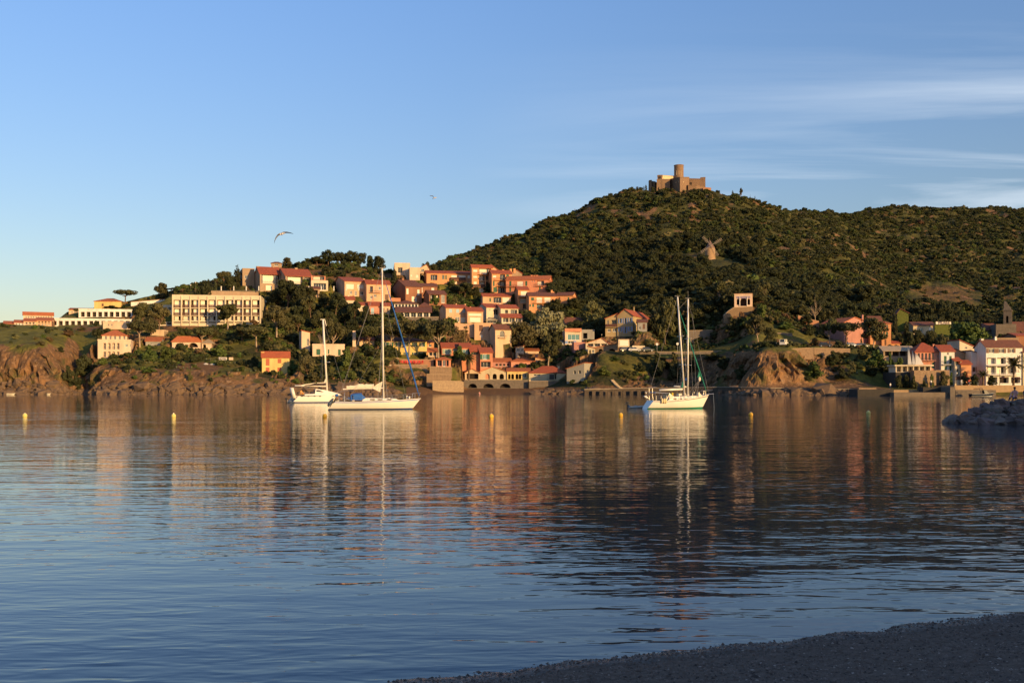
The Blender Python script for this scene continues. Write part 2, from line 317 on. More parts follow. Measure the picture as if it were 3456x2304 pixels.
def wall_grid(mb, L, z0, z1, holes, tf, m=0):
    xs = sorted({0.0, L} | {h[0] for h in holes} | {h[2] for h in holes}); zs = sorted({z0, z1} | {h[1] for h in holes} | {h[3] for h in holes})
    for i in range(len(xs) - 1):
        for j in range(len(zs) - 1):
            a, b, c, d = xs[i], xs[i + 1], zs[j], zs[j + 1]
            if b - a < 1e-4 or d - c < 1e-4: continue
            mx_, mz_ = (a + b) / 2, (c + d) / 2
            if any(h[0] < mx_ < h[2] and h[1] < mz_ < h[3] for h in holes): continue
            mb.face([tf(a, c, 0), tf(b, c, 0), tf(b, d, 0), tf(a, d, 0)], m)
    for h in holes:
        x0, a, x1, b, dep, kind = h[:6]
        mb.face([tf(x0, a, 0), tf(x0, b, 0), tf(x0, b, dep), tf(x0, a, dep)], m); mb.face([tf(x1, a, 0), tf(x1, a, dep), tf(x1, b, dep), tf(x1, b, 0)], m)
        mb.face([tf(x0, b, 0), tf(x1, b, 0), tf(x1, b, dep), tf(x0, b, dep)], m); mb.face([tf(x0, a, 0), tf(x0, a, dep), tf(x1, a, dep), tf(x1, a, 0)], m)
        if kind in 'aA':
            r = (x1 - x0) / 2; cx_ = (x0 + x1) / 2; ry = min(r, (b - a) * (0.5 if kind == 'a' else 0.9)); n = 8
            for sgn in (-1, 1):
                for k in range(n // 2):
                    t0, t1 = pi / 2 * k / (n // 2), pi / 2 * (k + 1) / (n // 2)
                    p0 = (cx_ + sgn * r * cos(t0), b - ry + ry * sin(t0)); p1 = (cx_ + sgn * r * cos(t1), b - ry + ry * sin(t1))
                    q = [tf(cx_ + sgn * r, p0[1], 0), tf(cx_ + sgn * r, p1[1], 0), tf(p1[0], p1[1], 0), tf(p0[0], p0[1], 0)]
                    mb.face(q, m)
                    mb.face([tf(p0[0], p0[1], 0), tf(p1[0], p1[1], 0), tf(p1[0], p1[1], dep), tf(p0[0], p0[1], dep)], m)
                q = [tf(cx_ + sgn * r, b, 0), tf(cx_, b, 0), tf(cx_ + sgn * r * 0.0, b, 0)]
def make_window(root, h, tf, tfn):
    x0, a, x1, b, dep, kind, opt = h
    w, hh = x1 - x0, b - a; e = 0.012
    def bx(mb, xa, za, xb, zb, d0, d1, m=0):
        q = [tf(xa, za, d0), tf(xb, za, d0), tf(xb, za, d1), tf(xa, za, d1), tf(xa, zb, d0), tf(xb, zb, d0), tf(xb, zb, d1), tf(xa, zb, d1)]
        mb.hexa(q, m)
    x0, x1, a, b = x0 + e, x1 - e, a + e, b - e
    if kind in 'wgoaA':
        nm = {'w': 'window', 'g': 'loggia_window', 'o': 'opening', 'a': 'arched_window', 'A': 'arched_opening'}[kind]
        f = MB(); t = min(0.1, w * 0.09)
        if kind in 'wga' and 'x' not in opt:
            bx(f, x0, a, x0 + t, b, dep - 0.09, dep); bx(f, x1 - t, a, x1, b, dep - 0.09, dep)
            bx(f, x0 + t, b - t, x1 - t, b, dep - 0.09, dep); bx(f, x0 + t, a, x1 - t, a + t, dep - 0.09, dep)
            n = max(1, int(round(w / (1.0 if kind == 'g' else 1.3))))
            for k in range(1, n + 1 if w < 1 else n):
                xm = x0 + w * k / n
                if xm < x1 - 2 * t: bx(f, xm - t / 2, a + t, xm + t / 2, b - t, dep - 0.08, dep)
            if w < 2.4 and kind == 'w': bx(f, (x0 + x1) / 2 - t / 2, a + t, (x0 + x1) / 2 + t / 2, b - t, dep - 0.07, dep - 0.001)
            wo = f.build('window_frame' if kind == 'g' else nm, FRAME, root)
            p = MB(); p.face([tf(x0 + t / 2, a + t / 2, dep - 0.03), tf(x1 - t / 2, a + t / 2, dep - 0.03), tf(x1 - t / 2, b - t / 2, dep - 0.03), tf(x0 + t / 2, b - t / 2, dep - 0.03)])
            p.build('pane', GLASST if 't' in opt else GLASS, wo)
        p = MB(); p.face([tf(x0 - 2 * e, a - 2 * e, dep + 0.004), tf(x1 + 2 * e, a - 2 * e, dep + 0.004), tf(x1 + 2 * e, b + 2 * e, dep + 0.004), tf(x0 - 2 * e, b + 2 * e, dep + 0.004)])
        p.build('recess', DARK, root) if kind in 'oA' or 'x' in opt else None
        if 'c' in opt:       # drawn curtain or lowered blind behind the glass line
            f = MB(); k = (sum(map(ord, root.name)) + int(x0 * 10)) % 3; xa = x0 + w * (0.08 if k else 0.3); xb = x1 - w * (0.12 if k < 2 else 0.35)
            bx(f, xa, a + 0.02, xb, b - 0.1, dep - 0.16, dep - 0.11); f.build('curtain', BLIND, root)
        if 'v' in opt:       # awning over the opening
            f = MB(); q = [tf(x0, b, -0.02), tf(x1, b, -0.02), tf(x1, b - hh * 0.35, -0.9), tf(x0, b - hh * 0.35, -0.9)]
            q2 = [tf(x0, b - 0.05, -0.02), tf(x1, b - 0.05, -0.02), tf(x1, b - hh * 0.35 - 0.05, -0.9), tf(x0, b - hh * 0.35 - 0.05, -0.9)]
            f.hexa(q2 + q); f.build('awning', mat('navy_awning', (0.03, 0.05, 0.09), 0.8, 0.05), root)
    elif kind == 'b':
        f = MB(); n = max(2, int(hh / 0.35))
        for k in range(n): bx(f, x0, a + hh * k / n, x1, a + hh * (k + 0.93) / n, dep - 0.05, dep)
        f.build('roller_blind', BLIND, root)
    elif kind in 'sd':
        c = next((c for c in opt if c in SHUT), 'N'); f = MB()
        bx(f, x0, a, (x0 + x1) / 2 - 0.01, b, dep - 0.06, dep); bx(f, (x0 + x1) / 2 + 0.01, a, x1, b, dep - 0.06, dep)
        for k in range(3): bx(f, x0 + 0.05, a + hh * (0.15 + 0.3 * k), x1 - 0.05, a + hh * (0.17 + 0.3 * k), dep - 0.08, dep - 0.06)
        f.build('door' if kind == 'd' else 'shutter', SHUT[c], root)
    if kind in 'wa' and any(c in SHUT for c in opt):
        c = next(c for c in opt if c in SHUT); sw = w * 0.48
        for s0, s1 in ((x0 - sw - 0.03, x0 - 0.03), (x1 + 0.03, x1 + sw + 0.03)):
            f = MB(); bx(f, s0, a, s1, b, -0.07, -0.02)
            for k in range(4): bx(f, s0 + 0.05, a + hh * (0.12 + 0.23 * k), s1 - 0.05, a + hh * (0.14 + 0.23 * k), -0.085, -0.07)
            f.build('shutter', SHUT[c], root)
    if kind in 'gd' and 'n' not in opt and kind == 'g':
        f = MB(); rh = min(1.15 if 'k' in opt else 1.0, hh * 0.45)
        rm = RAILB if 'k' in opt else RAIL
        if 'k' in opt:
            for k in range(3): bx(f, x0, a + rh * (k / 3 + 0.03), x1, a + rh * (k / 3 + 0.27), -0.05, 0.0)
        else:
            bx(f, x0, a + rh - 0.06, x1, a + rh, 0.02, 0.08); nb = max(3, int(w / 0.3))
            for k in range(nb + 1): bx(f, x0 + (w - 0.06) * k / nb, a, x0 + (w - 0.06) * k / nb + 0.03, a + rh - 0.06, 0.03, 0.06)
        f.build('balustrade' if 'k' in opt else 'railing', rm, root)
    if kind in 'w' and w > 0.5 and 'q' not in opt:
        f = MB(); bx(f, x0 - 0.08, a - 0.09, x1 + 0.08, a - 0.015, -0.08, -0.003); f.build('window_sill', FRAME, root)
def house(Z, name, label, x0, x1, ye, yb, wall='peach', roof=None, yaw=16, side=None, D=9.0, Y=None, win=(), ch=(), bal=(), swin=(), cat='house', group=None, down=6.0, ov=0.35, wallmat=None, base=True):
    (p0, pe), (p1, pb) = zq(Z, x0, ye), zq(Z, x1, yb)
    th = radians(yaw); c_, s_ = cos(th), sin(th)
    if Y is None: Y = hit((p0 + p1) / 2, pb) or 400
    k0, k1 = (p0 - CX) / F, (p1 - CX) / F
    ya = Y
    for _ in range(6):          # front-left corner A, front-right corner B, middle of the front at distance Y
        A = (k0 * ya, ya); W = (k1 * ya - A[0]) / (c_ - k1 * s_); ya = Y - W * s_ / 2
    A = (k0 * ya, ya); zb = EYE + (HY - pb) / F * Y
    B = (A[0] + W * c_, A[1] + W * s_)
    def loc(px, py, off=0.0):      # where a sight line meets the plane of the front (moved back by off): local x, z
        dx, dz = (px - CX) / F, (HY - py) / F
        n = (s_, -c_); Aq = (A[0] - s_ * off, A[1] + c_ * off)
        t = (Aq[0] * n[0] + Aq[1] * n[1]) / (dx * n[0] + n[1])
        return (dx * t - Aq[0]) * c_ + (t - Aq[1]) * s_, EYE + dz * t - zb
    lz = lambda x, y, off=0.0: loc(*zq(Z, x, y), off)
    H = lz((x0 + x1) / 2, ye)[1]
    if side is not None:
        k = (zq(Z, side, 0)[0] - CX) / F; Cn = A if side < x0 else B
        D = (Cn[0] - k * Cn[1]) / (s_ + k * c_)
        D = min(max(D, 3.0), 26.0)
    root = thing(name, label, cat, (A[0], A[1], zb), th, group)
    m = wallmat or plaster(wall)
    fronth, sideh = [], []
    def addw(spec, tgt, L, off=0.0, sidew=False):
        kind, opt = spec[0][0], spec[0][1:]
        if kind == 'r':
            _, n, xa, xb, yt, ybm, fr = spec; kind, opt = opt[0], opt[1:]
            st = (xb - xa) / n
            for i in range(n): addw((kind + opt, xa + st * (i + (1 - fr) / 2), yt, xa + st * (i + (1 + fr) / 2), ybm), tgt, L, off, sidew)
            return
        _, xa, yt, xb, ybm = spec
        ca = lz(xa, ybm); cb = lz(xb, yt)
        dep = {'w': 0.22, 'b': 0.18, 's': 0.12, 'd': 0.3, 'g': 1.3, 'o': 1.6, 'a': 0.35, 'A': 2.0}[kind]
        q = (max(ca[0], 0.06), ca[1], min(cb[0], L - 0.06), cb[1])
        q = (q[0], q[1], q[2], min(q[3], H - 0.05))
        if q[2] - q[0] > 0.15 and q[3] - q[1] > 0.15: tgt.append(q + (min(dep, D * 0.6), kind, opt))
    for w in win: addw(w, fronth, W)
    for w in swin:      # windows on the visible side wall: position along it as fractions, heights in metres
        kind, opt = w[0][0], w[0][1:]; dep = {'w': 0.22, 'b': 0.18, 's': 0.12, 'd': 0.3, 'g': 1.3, 'o': 1.6, 'a': 0.35, 'A': 2.0}[kind]
        sideh.append((w[1] * D, w[2], w[3] * D, w[4], dep, kind, opt))
    tf = lambda s, z, d: (s, d, z)
    left = side is not None and side < x0
    tfl = (lambda s, z, d: (d, s, z)) if left else (lambda s, z, d: (W - d, s, z))
    fronth = [h for i, h in enumerate(fronth) if not any(h[0] < g[2] - .01 and g[0] < h[2] - .01 and h[1] < g[3] - .01 and g[1] < h[3] - .01 for g in fronth[:i])]
    mb = MB(); wall_grid(mb, W, -down, H, fronth, tf)
    wall_grid(mb, D, -down, H, sideh, tfl)
    if left or side is None: mb.face([(W, 0, -down), (W, D, -down), (W, D, H), (W, 0, H)])
    if not left: mb.face([(0, 0, -down), (0, 0, H), (0, D, H), (0, D, -down)])
    mb.face([(0, D, -down), (0, D, H), (W, D, H), (W, D, -down)])
    kind = roof[0] if roof else 'flat'
    rcol = roof[2] if roof and len(roof) > 2 else 'red'
    r = MB(); th_ = 0.16; o = ov
    def slab(q):          # sloping slab with thickness
        r.hexa([(a, b, c - th_) for a, b, c in q] + [tuple(p) for p in q])
    hr = 0
    if kind == 'flat':
        p = 0.45 if base else 0.1
        mb.face([(0, 0, H), (0, D, H), (W, D, H), (W, 0, H)][::-1])
        if base:
            r.box(-0.06, -0.06, H - 0.12, W + 0.06, 0.22, H + p); r.box(-0.06, D - 0.2, H - 0.12, W + 0.06, D + 0.06, H + p)
            r.box(-0.06, 0.222, H - 0.12, 0.2, D - 0.202, H + p); r.box(W - 0.2, 0.222, H - 0.12, W + 0.06, D - 0.202, H + p)
            ro = r.build('parapet', m, root)
        else: ro = root
    else:
        yr = roof[1]
        if kind == 'gx':
            hr = max(lz((x0 + x1) / 2, yr, D / 2)[1] - H, 0.5)
            mb.face([(0, 0, H), (0, D / 2, H + hr), (0, D, H)]); mb.face([(W, 0, H), (W, D, H), (W, D / 2, H + hr)])
            sl_ = hr / (D / 2); e_ = 0.02
            slab([(-o, -o, H - o * sl_ + th_ + e_), (W + o, -o, H - o * sl_ + th_ + e_), (W + o, D / 2, H + hr + th_ + e_), (-o, D / 2, H + hr + th_ + e_)])
            slab([(-o, D / 2, H + hr + th_ + e_), (W + o, D / 2, H + hr + th_ + e_), (W + o, D + o, H - o * sl_ + th_ + e_), (-o, D + o, H - o * sl_ + th_ + e_)])
        elif kind == 'gy':
            xr, zr = lz(roof[3], yr) if len(roof) > 3 else (W / 2, lz((x0 + x1) / 2, yr)[1]); hr = max(zr - H, 0.5)
            mb.face([(0, 0, H), (W, 0, H), (xr, 0, H + hr)]); mb.face([(0, D, H), (xr, D, H + hr), (W, D, H)])
            e_ = 0.02; s1, s2 = hr / xr, hr / (W - xr)
            slab([(-o, -o, H - o * s1 + th_ + e_), (xr, -o, H + hr + th_ + e_), (xr, D + o, H + hr + th_ + e_), (-o, D + o, H - o * s1 + th_ + e_)])
            slab([(xr, -o, H + hr + th_ + e_), (W + o, -o, H - o * s2 + th_ + e_), (W + o, D + o, H - o * s2 + th_ + e_), (xr, D + o, H + hr + th_ + e_)])
        elif kind == 'hip':
            i_ = min(D / 2, W / 2.2); hr = max(lz((x0 + x1) / 2, yr, D / 2)[1] - H, 0.6); z = H + 0.14
            c0, c1, c2, c3 = (-o, -o, z - 0.1), (W + o, -o, z - 0.1), (W + o, D + o, z - 0.1), (-o, D + o, z - 0.1); r0, r1 = (i_, D / 2, z + hr), (W - i_, D / 2, z + hr)
            r.face([c0, c1, r1, r0]); r.face([c1, c2, r1]); r.face([c2, c3, r0, r1]); r.face([c3, c0, r0])
            b_ = [(a, b, c - th_) for a, b, c in (c0, c1, c2, c3)]
            r.face(b_[::-1]); q4 = (c0, c1, c2, c3)
            for k in range(4): r.face([b_[k], b_[(k + 1) % 4], q4[(k + 1) % 4], q4[k]])
        elif kind == 'mono':       # rises towards the back
            hr = max(lz((x0 + x1) / 2, yr, D)[1] - H, 0.5); sl_ = hr / D; e_ = 0.02
            mb.face([(0, 0, H), (0, D, H + hr), (0, D, H)]); mb.face([(W, 0, H), (W, D, H), (W, D, H + hr)]); mb.face([(0, D, H), (0, D, H + hr), (W, D, H + hr), (W, D, H)])
            slab([(-o, -o, H - o * sl_ + th_ + e_), (W + o, -o, H - o * sl_ + th_ + e_), (W + o, D + o, H + hr + o * sl_ + th_ + e_), (-o, D + o, H + hr + o * sl_ + th_ + e_)])
        elif kind in ('ml', 'mr'):     # rises to the left or right
            hr = max(lz(x0 if kind == 'ml' else x1, yr)[1] - H, 0.4); e_ = 0.02
            za, zc_ = (H + hr, H) if kind == 'ml' else (H, H + hr)
            if kind == 'ml': mb.face([(0, 0, H), (W, 0, H), (0, 0, H + hr)]); mb.face([(0, D, H), (0, D, H + hr), (W, D, H)]); mb.face([(0, 0, H), (0, 0, H + hr), (0, D, H + hr), (0, D, H)])
            else: mb.face([(0, 0, H), (W, 0, H), (W, 0, H + hr)]); mb.face([(0, D, H), (W, D, H + hr), (W, D, H)]); mb.face([(W, 0, H), (W, D, H), (W, D, H + hr), (W, 0, H + hr)])
            sl_ = hr / W * (-1 if kind == 'ml' else 1)
            slab([(-o, -o, za - o * sl_ + th_ + e_), (W + o, -o, zc_ + o * sl_ + th_ + e_), (W + o, D + o, zc_ + o * sl_ + th_ + e_), (-o, D + o, za - o * sl_ + th_ + e_)])
        ro = r.build('roof', tiles(rcol, 'X' if kind in ('gx', 'hip', 'mono') else 'Y'), root)
    mb.build('wall', m, root)
    for h in fronth: make_window(root, h, tf, None)
    for h in sideh: make_window(root, h, tfl, None)
    for cx_, cy_, cw_ in ch:
        xx, zz = lz(cx_, cy_, D / 2); cwm = cw_ / ZOOM[Z][2] * Y / F
        f = MB(); f.box(xx - cwm / 2, D / 2 - cwm / 2, H + hr * 0.4, xx + cwm / 2, D / 2 + cwm / 2, zz); f.box(xx - cwm / 2 - 0.08, D / 2 - cwm / 2 - 0.08, zz, xx + cwm / 2 + 0.08, D / 2 + cwm / 2 + 0.08, zz + 0.12)
        f.build('chimney', m, ro)
    for b_ in bal:       # balcony: x from, x to, floor y, rail-top y, look
        xa, zf = lz(b_[0], b_[2]); xb, _ = lz(b_[1], b_[2]); zt_ = lz(b_[0], b_[3])[1]; look = b_[4] if len(b_) > 4 else 'd'
        rm = {'d': RAIL, 'w': RAILW, 'p': m, 'k': RAILB}[look]
        f = MB(); f.box(xa, -1.1, zf - 0.15, xb, -0.002, zf); bo = f.build('balcony', m, root)
        f = MB()
        if look in 'pk':
            f.box(xa, -1.1, zf + 0.003, xb, -1.0, zt_); f.box(xa, -0.997, zf + 0.003, xa + 0.1, -0.004, zt_); f.box(xb - 0.1, -0.997, zf + 0.003, xb, -0.004, zt_)
        else:
            f.box(xa, -1.1, zt_ - 0.07, xb, -1.03, zt_); f.box(xa, -1.03, zt_ - 0.07, xa + 0.05, -0.004, zt_); f.box(xb - 0.05, -1.03, zt_ - 0.07, xb, -0.004, zt_)
            n = max(3, int((xb - xa) / 0.28))
            for k in range(n + 1): q = xa + 0.02 + (xb - xa - 0.06) * k / n; f.box(q, -1.08, zf, q + 0.03, -1.05, zt_ - 0.07)
        f.build('railing', rm, bo)
    FOOT.append((A, c_, s_, W, D, zb))
    root['Wm'] = W; root['Hm'] = H; del root['Wm'], root['Hm']
    return dict(root=root, W=W, H=H, D=D, lz=lz, A=A, th=th, zb=zb, m=m, Y=Y, tf=tf)
STONE = mat('rubble_stone', (0.36, 0.24, 0.14), 0.95, 0.2, 1.6, bump=1.0, bdist=0.12, col2=(0.20, 0.135, 0.085))
STONED = mat('dark_stone', (0.20, 0.16, 0.12), 0.95, 0.2, 1.2, bump=1.0, bdist=0.12, col2=(0.11, 0.09, 0.07))
def rwall(Z, name, label, pts, yb, Y=None, t=0.7, m=None, cat='wall', cap=True, down=2.0, yaw=0.0):
    """free-standing or retaining wall: top line through the given points, straight face"""
    q = [zq(Z, *p) for p in pts]; pb = zq(Z, 0, yb)[1]
    xm = (q[0][0] + q[-1][0]) / 2
    if Y is None: Y = hit(xm, pb) or 350
    tn = math.tan(radians(yaw)); xc = (xm - CX) / F * Y
    def at(px, py):
        k = (px - CX) / F; y = (Y - xc * tn) / (1 - k * tn); return (k * y, y, EYE + (HY - py) / F * y)
    T = [at(*p) for p in q]; zb = at(xm, pb)[2] - down
    x_, y_, _ = T[0]; f = MB(); n_ = len(T)
    rel = [(a - x_, b - y_, c - zb) for a, b, c in T]
    for i in range(n_ - 1):
        (a, b, c), (d, e, g) = rel[i], rel[i + 1]
        f.hexa([(a, b, 0), (d, e, 0), (d, e + t, 0), (a, b + t, 0), (a, b, c), (d, e, g), (d, e + t, g), (a, b + t, c)])
    root = thing(name, label, cat, (x_, y_, zb), 0)
    f.build('wall', m or STONE, root)
    if cap:
        f = MB()
        for i in range(n_ - 1):
            (a, b, c), (d, e, g) = rel[i], rel[i + 1]
            f.hexa([(a, b - 0.06, c + 0.003), (d, e - 0.06, g + 0.003), (d, e + t + 0.06, g + 0.003), (a, b + t + 0.06, c + 0.003), (a, b - 0.06, c + 0.12), (d, e - 0.06, g + 0.12), (d, e + t + 0.06, g + 0.12), (a, b + t + 0.06, c + 0.12)])
        f.build('coping', mat('coping_stone', (0.5, 0.36, 0.22), 0.9, 0.1, 1.0), root)
    return root, rel, Y
def level_ground():
    global ZB
    for (A, c_, s_, W, D, zb) in FOOT:      # banks that carry the foot of each house
        if zb < 4.5 or A[1] > 480 or A[1] < 316: continue
        lx = (XX - A[0]) * c_ + (YY - A[1]) * s_; ly = -(XX - A[0]) * s_ + (YY - A[1]) * c_
        dx = np.maximum(np.maximum(-lx, lx - W), 0); dy = np.maximum(np.maximum(-ly, ly - D), 0); d = np.sqrt(dx * dx + dy * dy)
        ZB = np.where((d < 9) & (ly < D * .6), np.maximum(ZB, zb - 0.35 - np.maximum(d - 1.0, 0) * 1.25), ZB)
    for (A, c_, s_, W, D, zb) in FOOT:
        lx = (XX - A[0]) * c_ + (YY - A[1]) * s_; ly = -(XX - A[0]) * s_ + (YY - A[1]) * c_
        ins = (lx > -1.0) & (lx < W + 1.0) & (ly > -0.5) & (ly < D + 1.2)
        ZB = np.where(ins, np.minimum(ZB, zb - 0.02), ZB)
        fr = (lx > -1.5) & (lx < W + 1.5) & (ly <= -0.5) & (ly > (-18 if A[0] < -135 and A[1] > 370 else -4))          # never let the bank in front rise over the foot of the wall
        ZB = np.where(fr, np.minimum(ZB, zb + 0.2), ZB)
def in_foot(x, y, pad=0.5):
    r = np.zeros(np.shape(x), bool)
    for (A, c_, s_, W, D, zb) in FOOT:
        lx = (x - A[0]) * c_ + (y - A[1]) * s_; ly = -(x - A[0]) * s_ + (y - A[1]) * c_
        r |= (lx > -pad) & (lx < W + pad) & (ly > -pad - 0.5) & (ly < D + pad)
    return r
# ================================================================ the village, from the point on the left to the harbour on the right
# --- far left, along the crest
house(1, 'row_house', 'leftmost pale low house under an orange roof on the grassy crest', 40, 165, 668, 690, 'palepeach', ('gx', 640, 'orange'), yaw=24, D=8, Y=386, win=[('rwn', 3, 60, 150, 674, 686, .4)])
house(1, 'row_house', 'white low house with three dark windows second from the left on the crest', 150, 258, 655, 697, 'white', ('gx', 628, 'orange'), yaw=22, D=8, Y=387, win=[('rw', 3, 160, 250, 662, 680, .45)], group='low houses along the crest')
house(1, 'row_house', 'peach row house with balconies in the middle of the crest', 250, 378, 640, 702, 'palepeach', ('gx', 612, 'orange'), yaw=20, D=8, Y=388, win=[('rg', 3, 262, 372, 650, 668, .6), ('rg', 3, 262, 372, 676, 694, .6)])
house(1, 'row_house', 'peach row house with stepped balconies beside the white terraced hotel', 378, 545, 632, 690, 'peach', ('gx', 604, 'orange'), yaw=18, D=9, Y=390, win=[('rg', 4, 395, 535, 640, 656, .5), ('rw', 4, 395, 535, 664, 680, .45)])
house(1, 'apartment_building', 'long cream block with many windows, highest on the far left crest', 245, 565, 572, 628, 'palepeach', ('gx', 545, 'orange'), yaw=26, side=715, D=10, Y=462, win=[('rw', 11, 262, 555, 585, 606, .5)], swin=[('w', .3, 1.5, .4, 2.7), ('w', .55, 1.5, .65, 2.7)], cat='building')
house(1, 'villa', 'grey sided villa with an orange roof behind the terraced hotel', 728, 985, 520, 590, 'buff', ('gx', 503, 'orange'), yaw=14, D=10, Y=455, win=[('rw', 5, 745, 900, 532, 552, .4)])
# long white hotel in two tiers
house(1, 'terraced_hotel', 'upper tier of the long white hotel with shaded teal windows below the yellow house', 832, 1400, 520, 612, 'white', None, yaw=14, D=9, Y=424, win=[('rgtxn', 9, 845, 1395, 540, 592, .66)], cat='hotel', group=None, base=True)
house(1, 'terraced_hotel', 'lower tier of the long white hotel with a row of shaded teal windows', 530, 1395, 622, 688, 'white', None, yaw=14, D=9, Y=404, win=[('rgtxn', 13, 545, 1385, 636, 682, .66)], cat='hotel')
house(1, 'yellow_house', 'yellow house with an orange hipped roof beside the round pine', 996, 1285, 428, 522, 'yellow', ('hip', 400, 'orange'), yaw=6, D=9, Y=446, win=[('s', 1075, 452, 1097, 480)], ov=.3)
house(2, 'low_white_building', 'low white building with a sloping brown roof above the large pine', 445, 820, 440, 480, 'white', ('mr', 405, 'brown'), yaw=16, D=9, Y=440, win=[('rw', 3, 700, 810, 446, 466, .6)], cat='building')
house(1, 'terrace_block', 'white walled terrace with a flat lookout above the three storey villa', 1090, 1400, 655, 715, 'palepeach', None, yaw=8, D=7, Y=372, win=[('rw', 2, 1130, 1200, 668, 690, .4)], cat='terrace')
house(1, 'hotel_villa', 'white three storey villa with tall columns and a red roof on the left cliff', 1035, 1385, 845, 1035, 'palepeach', None, yaw=17, side=1500, D=9, Y=336,
      win=[('rgc', 4, 1085, 1275, 870, 935, .55), ('rgc', 4, 1085, 1275, 962, 1020, .55), ('wt', 1325, 880, 1352, 912), ('wt', 1375, 880, 1395, 910)], cat='villa', base=True)
house(1, 'penthouse', 'red roofed top storey set back on the white three storey villa', 1080, 1345, 790, 835, 'palepeach', ('hip', 735, 'orange'), yaw=17, D=7, Y=341, win=[('rw', 5, 1095, 1340, 795, 832, .45)], cat='villa', down=1.0)
house(2, 'long_villa', 'low villa with a red roof and dark garage beside the bushes', 600, 760, 850, 905, 'grey', ('gx', 810, 'orange'), yaw=10, D=8, Y=352, win=[('w', 640, 865, 670, 885)], cat='villa')
house(2, 'arched_villa', 'cream villa with two wide arches and a shallow orange roof', 880, 1180, 856, 950, 'palepeach', ('hip', 800, 'orange'), yaw=6, side=760, D=8, Y=349, win=[('A', 920, 868, 1005, 915), ('A', 1050, 868, 1155, 915)], cat='villa')
house(2, 'arched_villa', 'small cream wing with half hidden arches right of the arched villa', 1195, 1300, 872, 950, 'palepeach', ('hip', 830, 'pale'), yaw=8, D=7, Y=350, win=[('A', 1205, 882, 1240, 930)], cat='villa')
house(2, 'garden_wall', 'plain cream blind wall building above the long villa', 650, 798, 742, 796, 'buff', None, yaw=4, D=5, Y=364, cat='building')
house(2, 'hotel_terrace', 'long low white terrace with slot openings running left from the large hotel', 700, 885, 648, 695, 'cream', None, yaw=9, D=5, Y=387, win=[('rgx', 3, 705, 880, 654, 672, .8)], cat='terrace', base=False)
house(2, 'white_annex', 'white annex with a sunlit parapet between the large pines and the big hotel', 735, 885, 478, 560, 'cream', None, yaw=9, D=7, Y=402, win=[('rg', 3, 745, 880, 492, 520, .7)], cat='annex')
# the large hotel
h = house(0, 'grand_hotel', 'large white hotel with three floors of brown balconies and white pillars', 582, 880, 1000, 1098, 'cream', None, yaw=9, side=902, D=14, Y=386,
      win=[('rgckx', 10, 583, 878, 1012, 1038, .84), ('rgckx', 10, 583, 878, 1040.5, 1064, .84), ('rgcx', 10, 583, 878, 1066, 1081, .8), ('rgx', 10, 583, 878, 1086, 1089.5, .85)], cat='hotel')
f = MB()      # white pillars standing proud of the hotel front
for i in range(11):
    xx = h['lz'](583 + 29.55 * i, 1050)[0]; f.box(xx - .2, -0.35, -1, xx + .2, -0.003, h['H'] + .05)
f.build('pillars', h['m'], h['root'])
house(3, 'pool_terrace', 'walled roof terrace with white balustrade posts above the large hotel', 130, 640, 490, 525, 'tan', None, yaw=9, D=8, Y=402, cat='terrace', base=False)
pr = rwall(3, 'balustrade', 'white post balustrade along the terrace above the large hotel', [(130, 484), (690, 484)], 490, Y=401.5, t=.15, m=RAILW, cat='balustrade', down=-0.2, cap=False)
f = MB()
for i in range(13): f.box(i * 5.0, -.12, 0, i * 5.0 + .35, .12, 1.8)
f.build('post', RAILW, pr[0])
# --- brown red roofed houses above the hotel
house(3, 'tower_house', 'brown flat topped tower house with one small white window', 478, 600, 268, 430, 'tan', None, yaw=20, side=445, D=8, Y=436, win=[('w', 500, 328, 530, 362)], cat='house')
house(3, 'brown_house', 'brown house with a red roof and a wide white glazed loggia, left of the pair', 655, 872, 318, 490, 'tan', ('gx', 248, 'red'), yaw=24, side=598, Y=428,
      win=[('gc', 672, 322, 862, 410), ('b', 715, 430, 775, 480)], ch=[(635, 240, 30), (790, 236, 16)])
house(3, 'brown_house', 'brown house with a long red roof and a double loggia, right of the pair', 915, 1190, 338, 470, 'tan', ('gx', 268, 'red'), yaw=24, side=822, Y=424,
      win=[('gc', 932, 345, 1090, 412), ('g', 1108, 350, 1172, 430)], ch=[(1022, 256, 28)])
house(4, 'modern_house', 'cream modern house with a large dark square window below a roof terrace', 262, 428, 250, 360, 'cream', None, yaw=14, D=8, Y=418, win=[('g', 285, 280, 408, 340)], base=False)
house(4, 'roof_studio', 'glazed rooftop room with a red edge on the cream modern house', 262, 402, 206, 248, 'salmon', None, yaw=14, D=6, Y=420, win=[('gc', 275, 210, 392, 244)], cat='room', down=.3, base=False)
house(4, 'pergola_house', 'low brown pergola house with trellised openings under the cream modern house', 170, 345, 330, 410, 'tan', ('gx', 312, 'brown'), yaw=14, D=6, Y=410, win=[('rgx', 2, 178, 335, 345, 390, .8)], cat='pergola')
house(3, 'hilltop_hut', 'small flat roofed stone hut on the hilltop by the round bush', 770, 875, 205, 245, 'tan', ('hip', 194, 'brown'), yaw=10, side=738, Y=462, D=6, win=[('w', 800, 215, 840, 232)], cat='hut')
# --- yellow cube by the water
house(3, 'yellow_villa', 'bright yellow two storey house with brick red shutters by the rocks', 676, 955, 1158, 1342, 'yellow', ('gx', 1106, 'red'), yaw=14, side=655, D=7, Y=322,
      win=[('sR', 714, 1176, 752, 1246), ('sR', 835, 1178, 873, 1222), ('sR', 714, 1266, 752, 1312), ('sR', 833, 1266, 873, 1334)], ch=[(684, 1112, 30)], down=3)
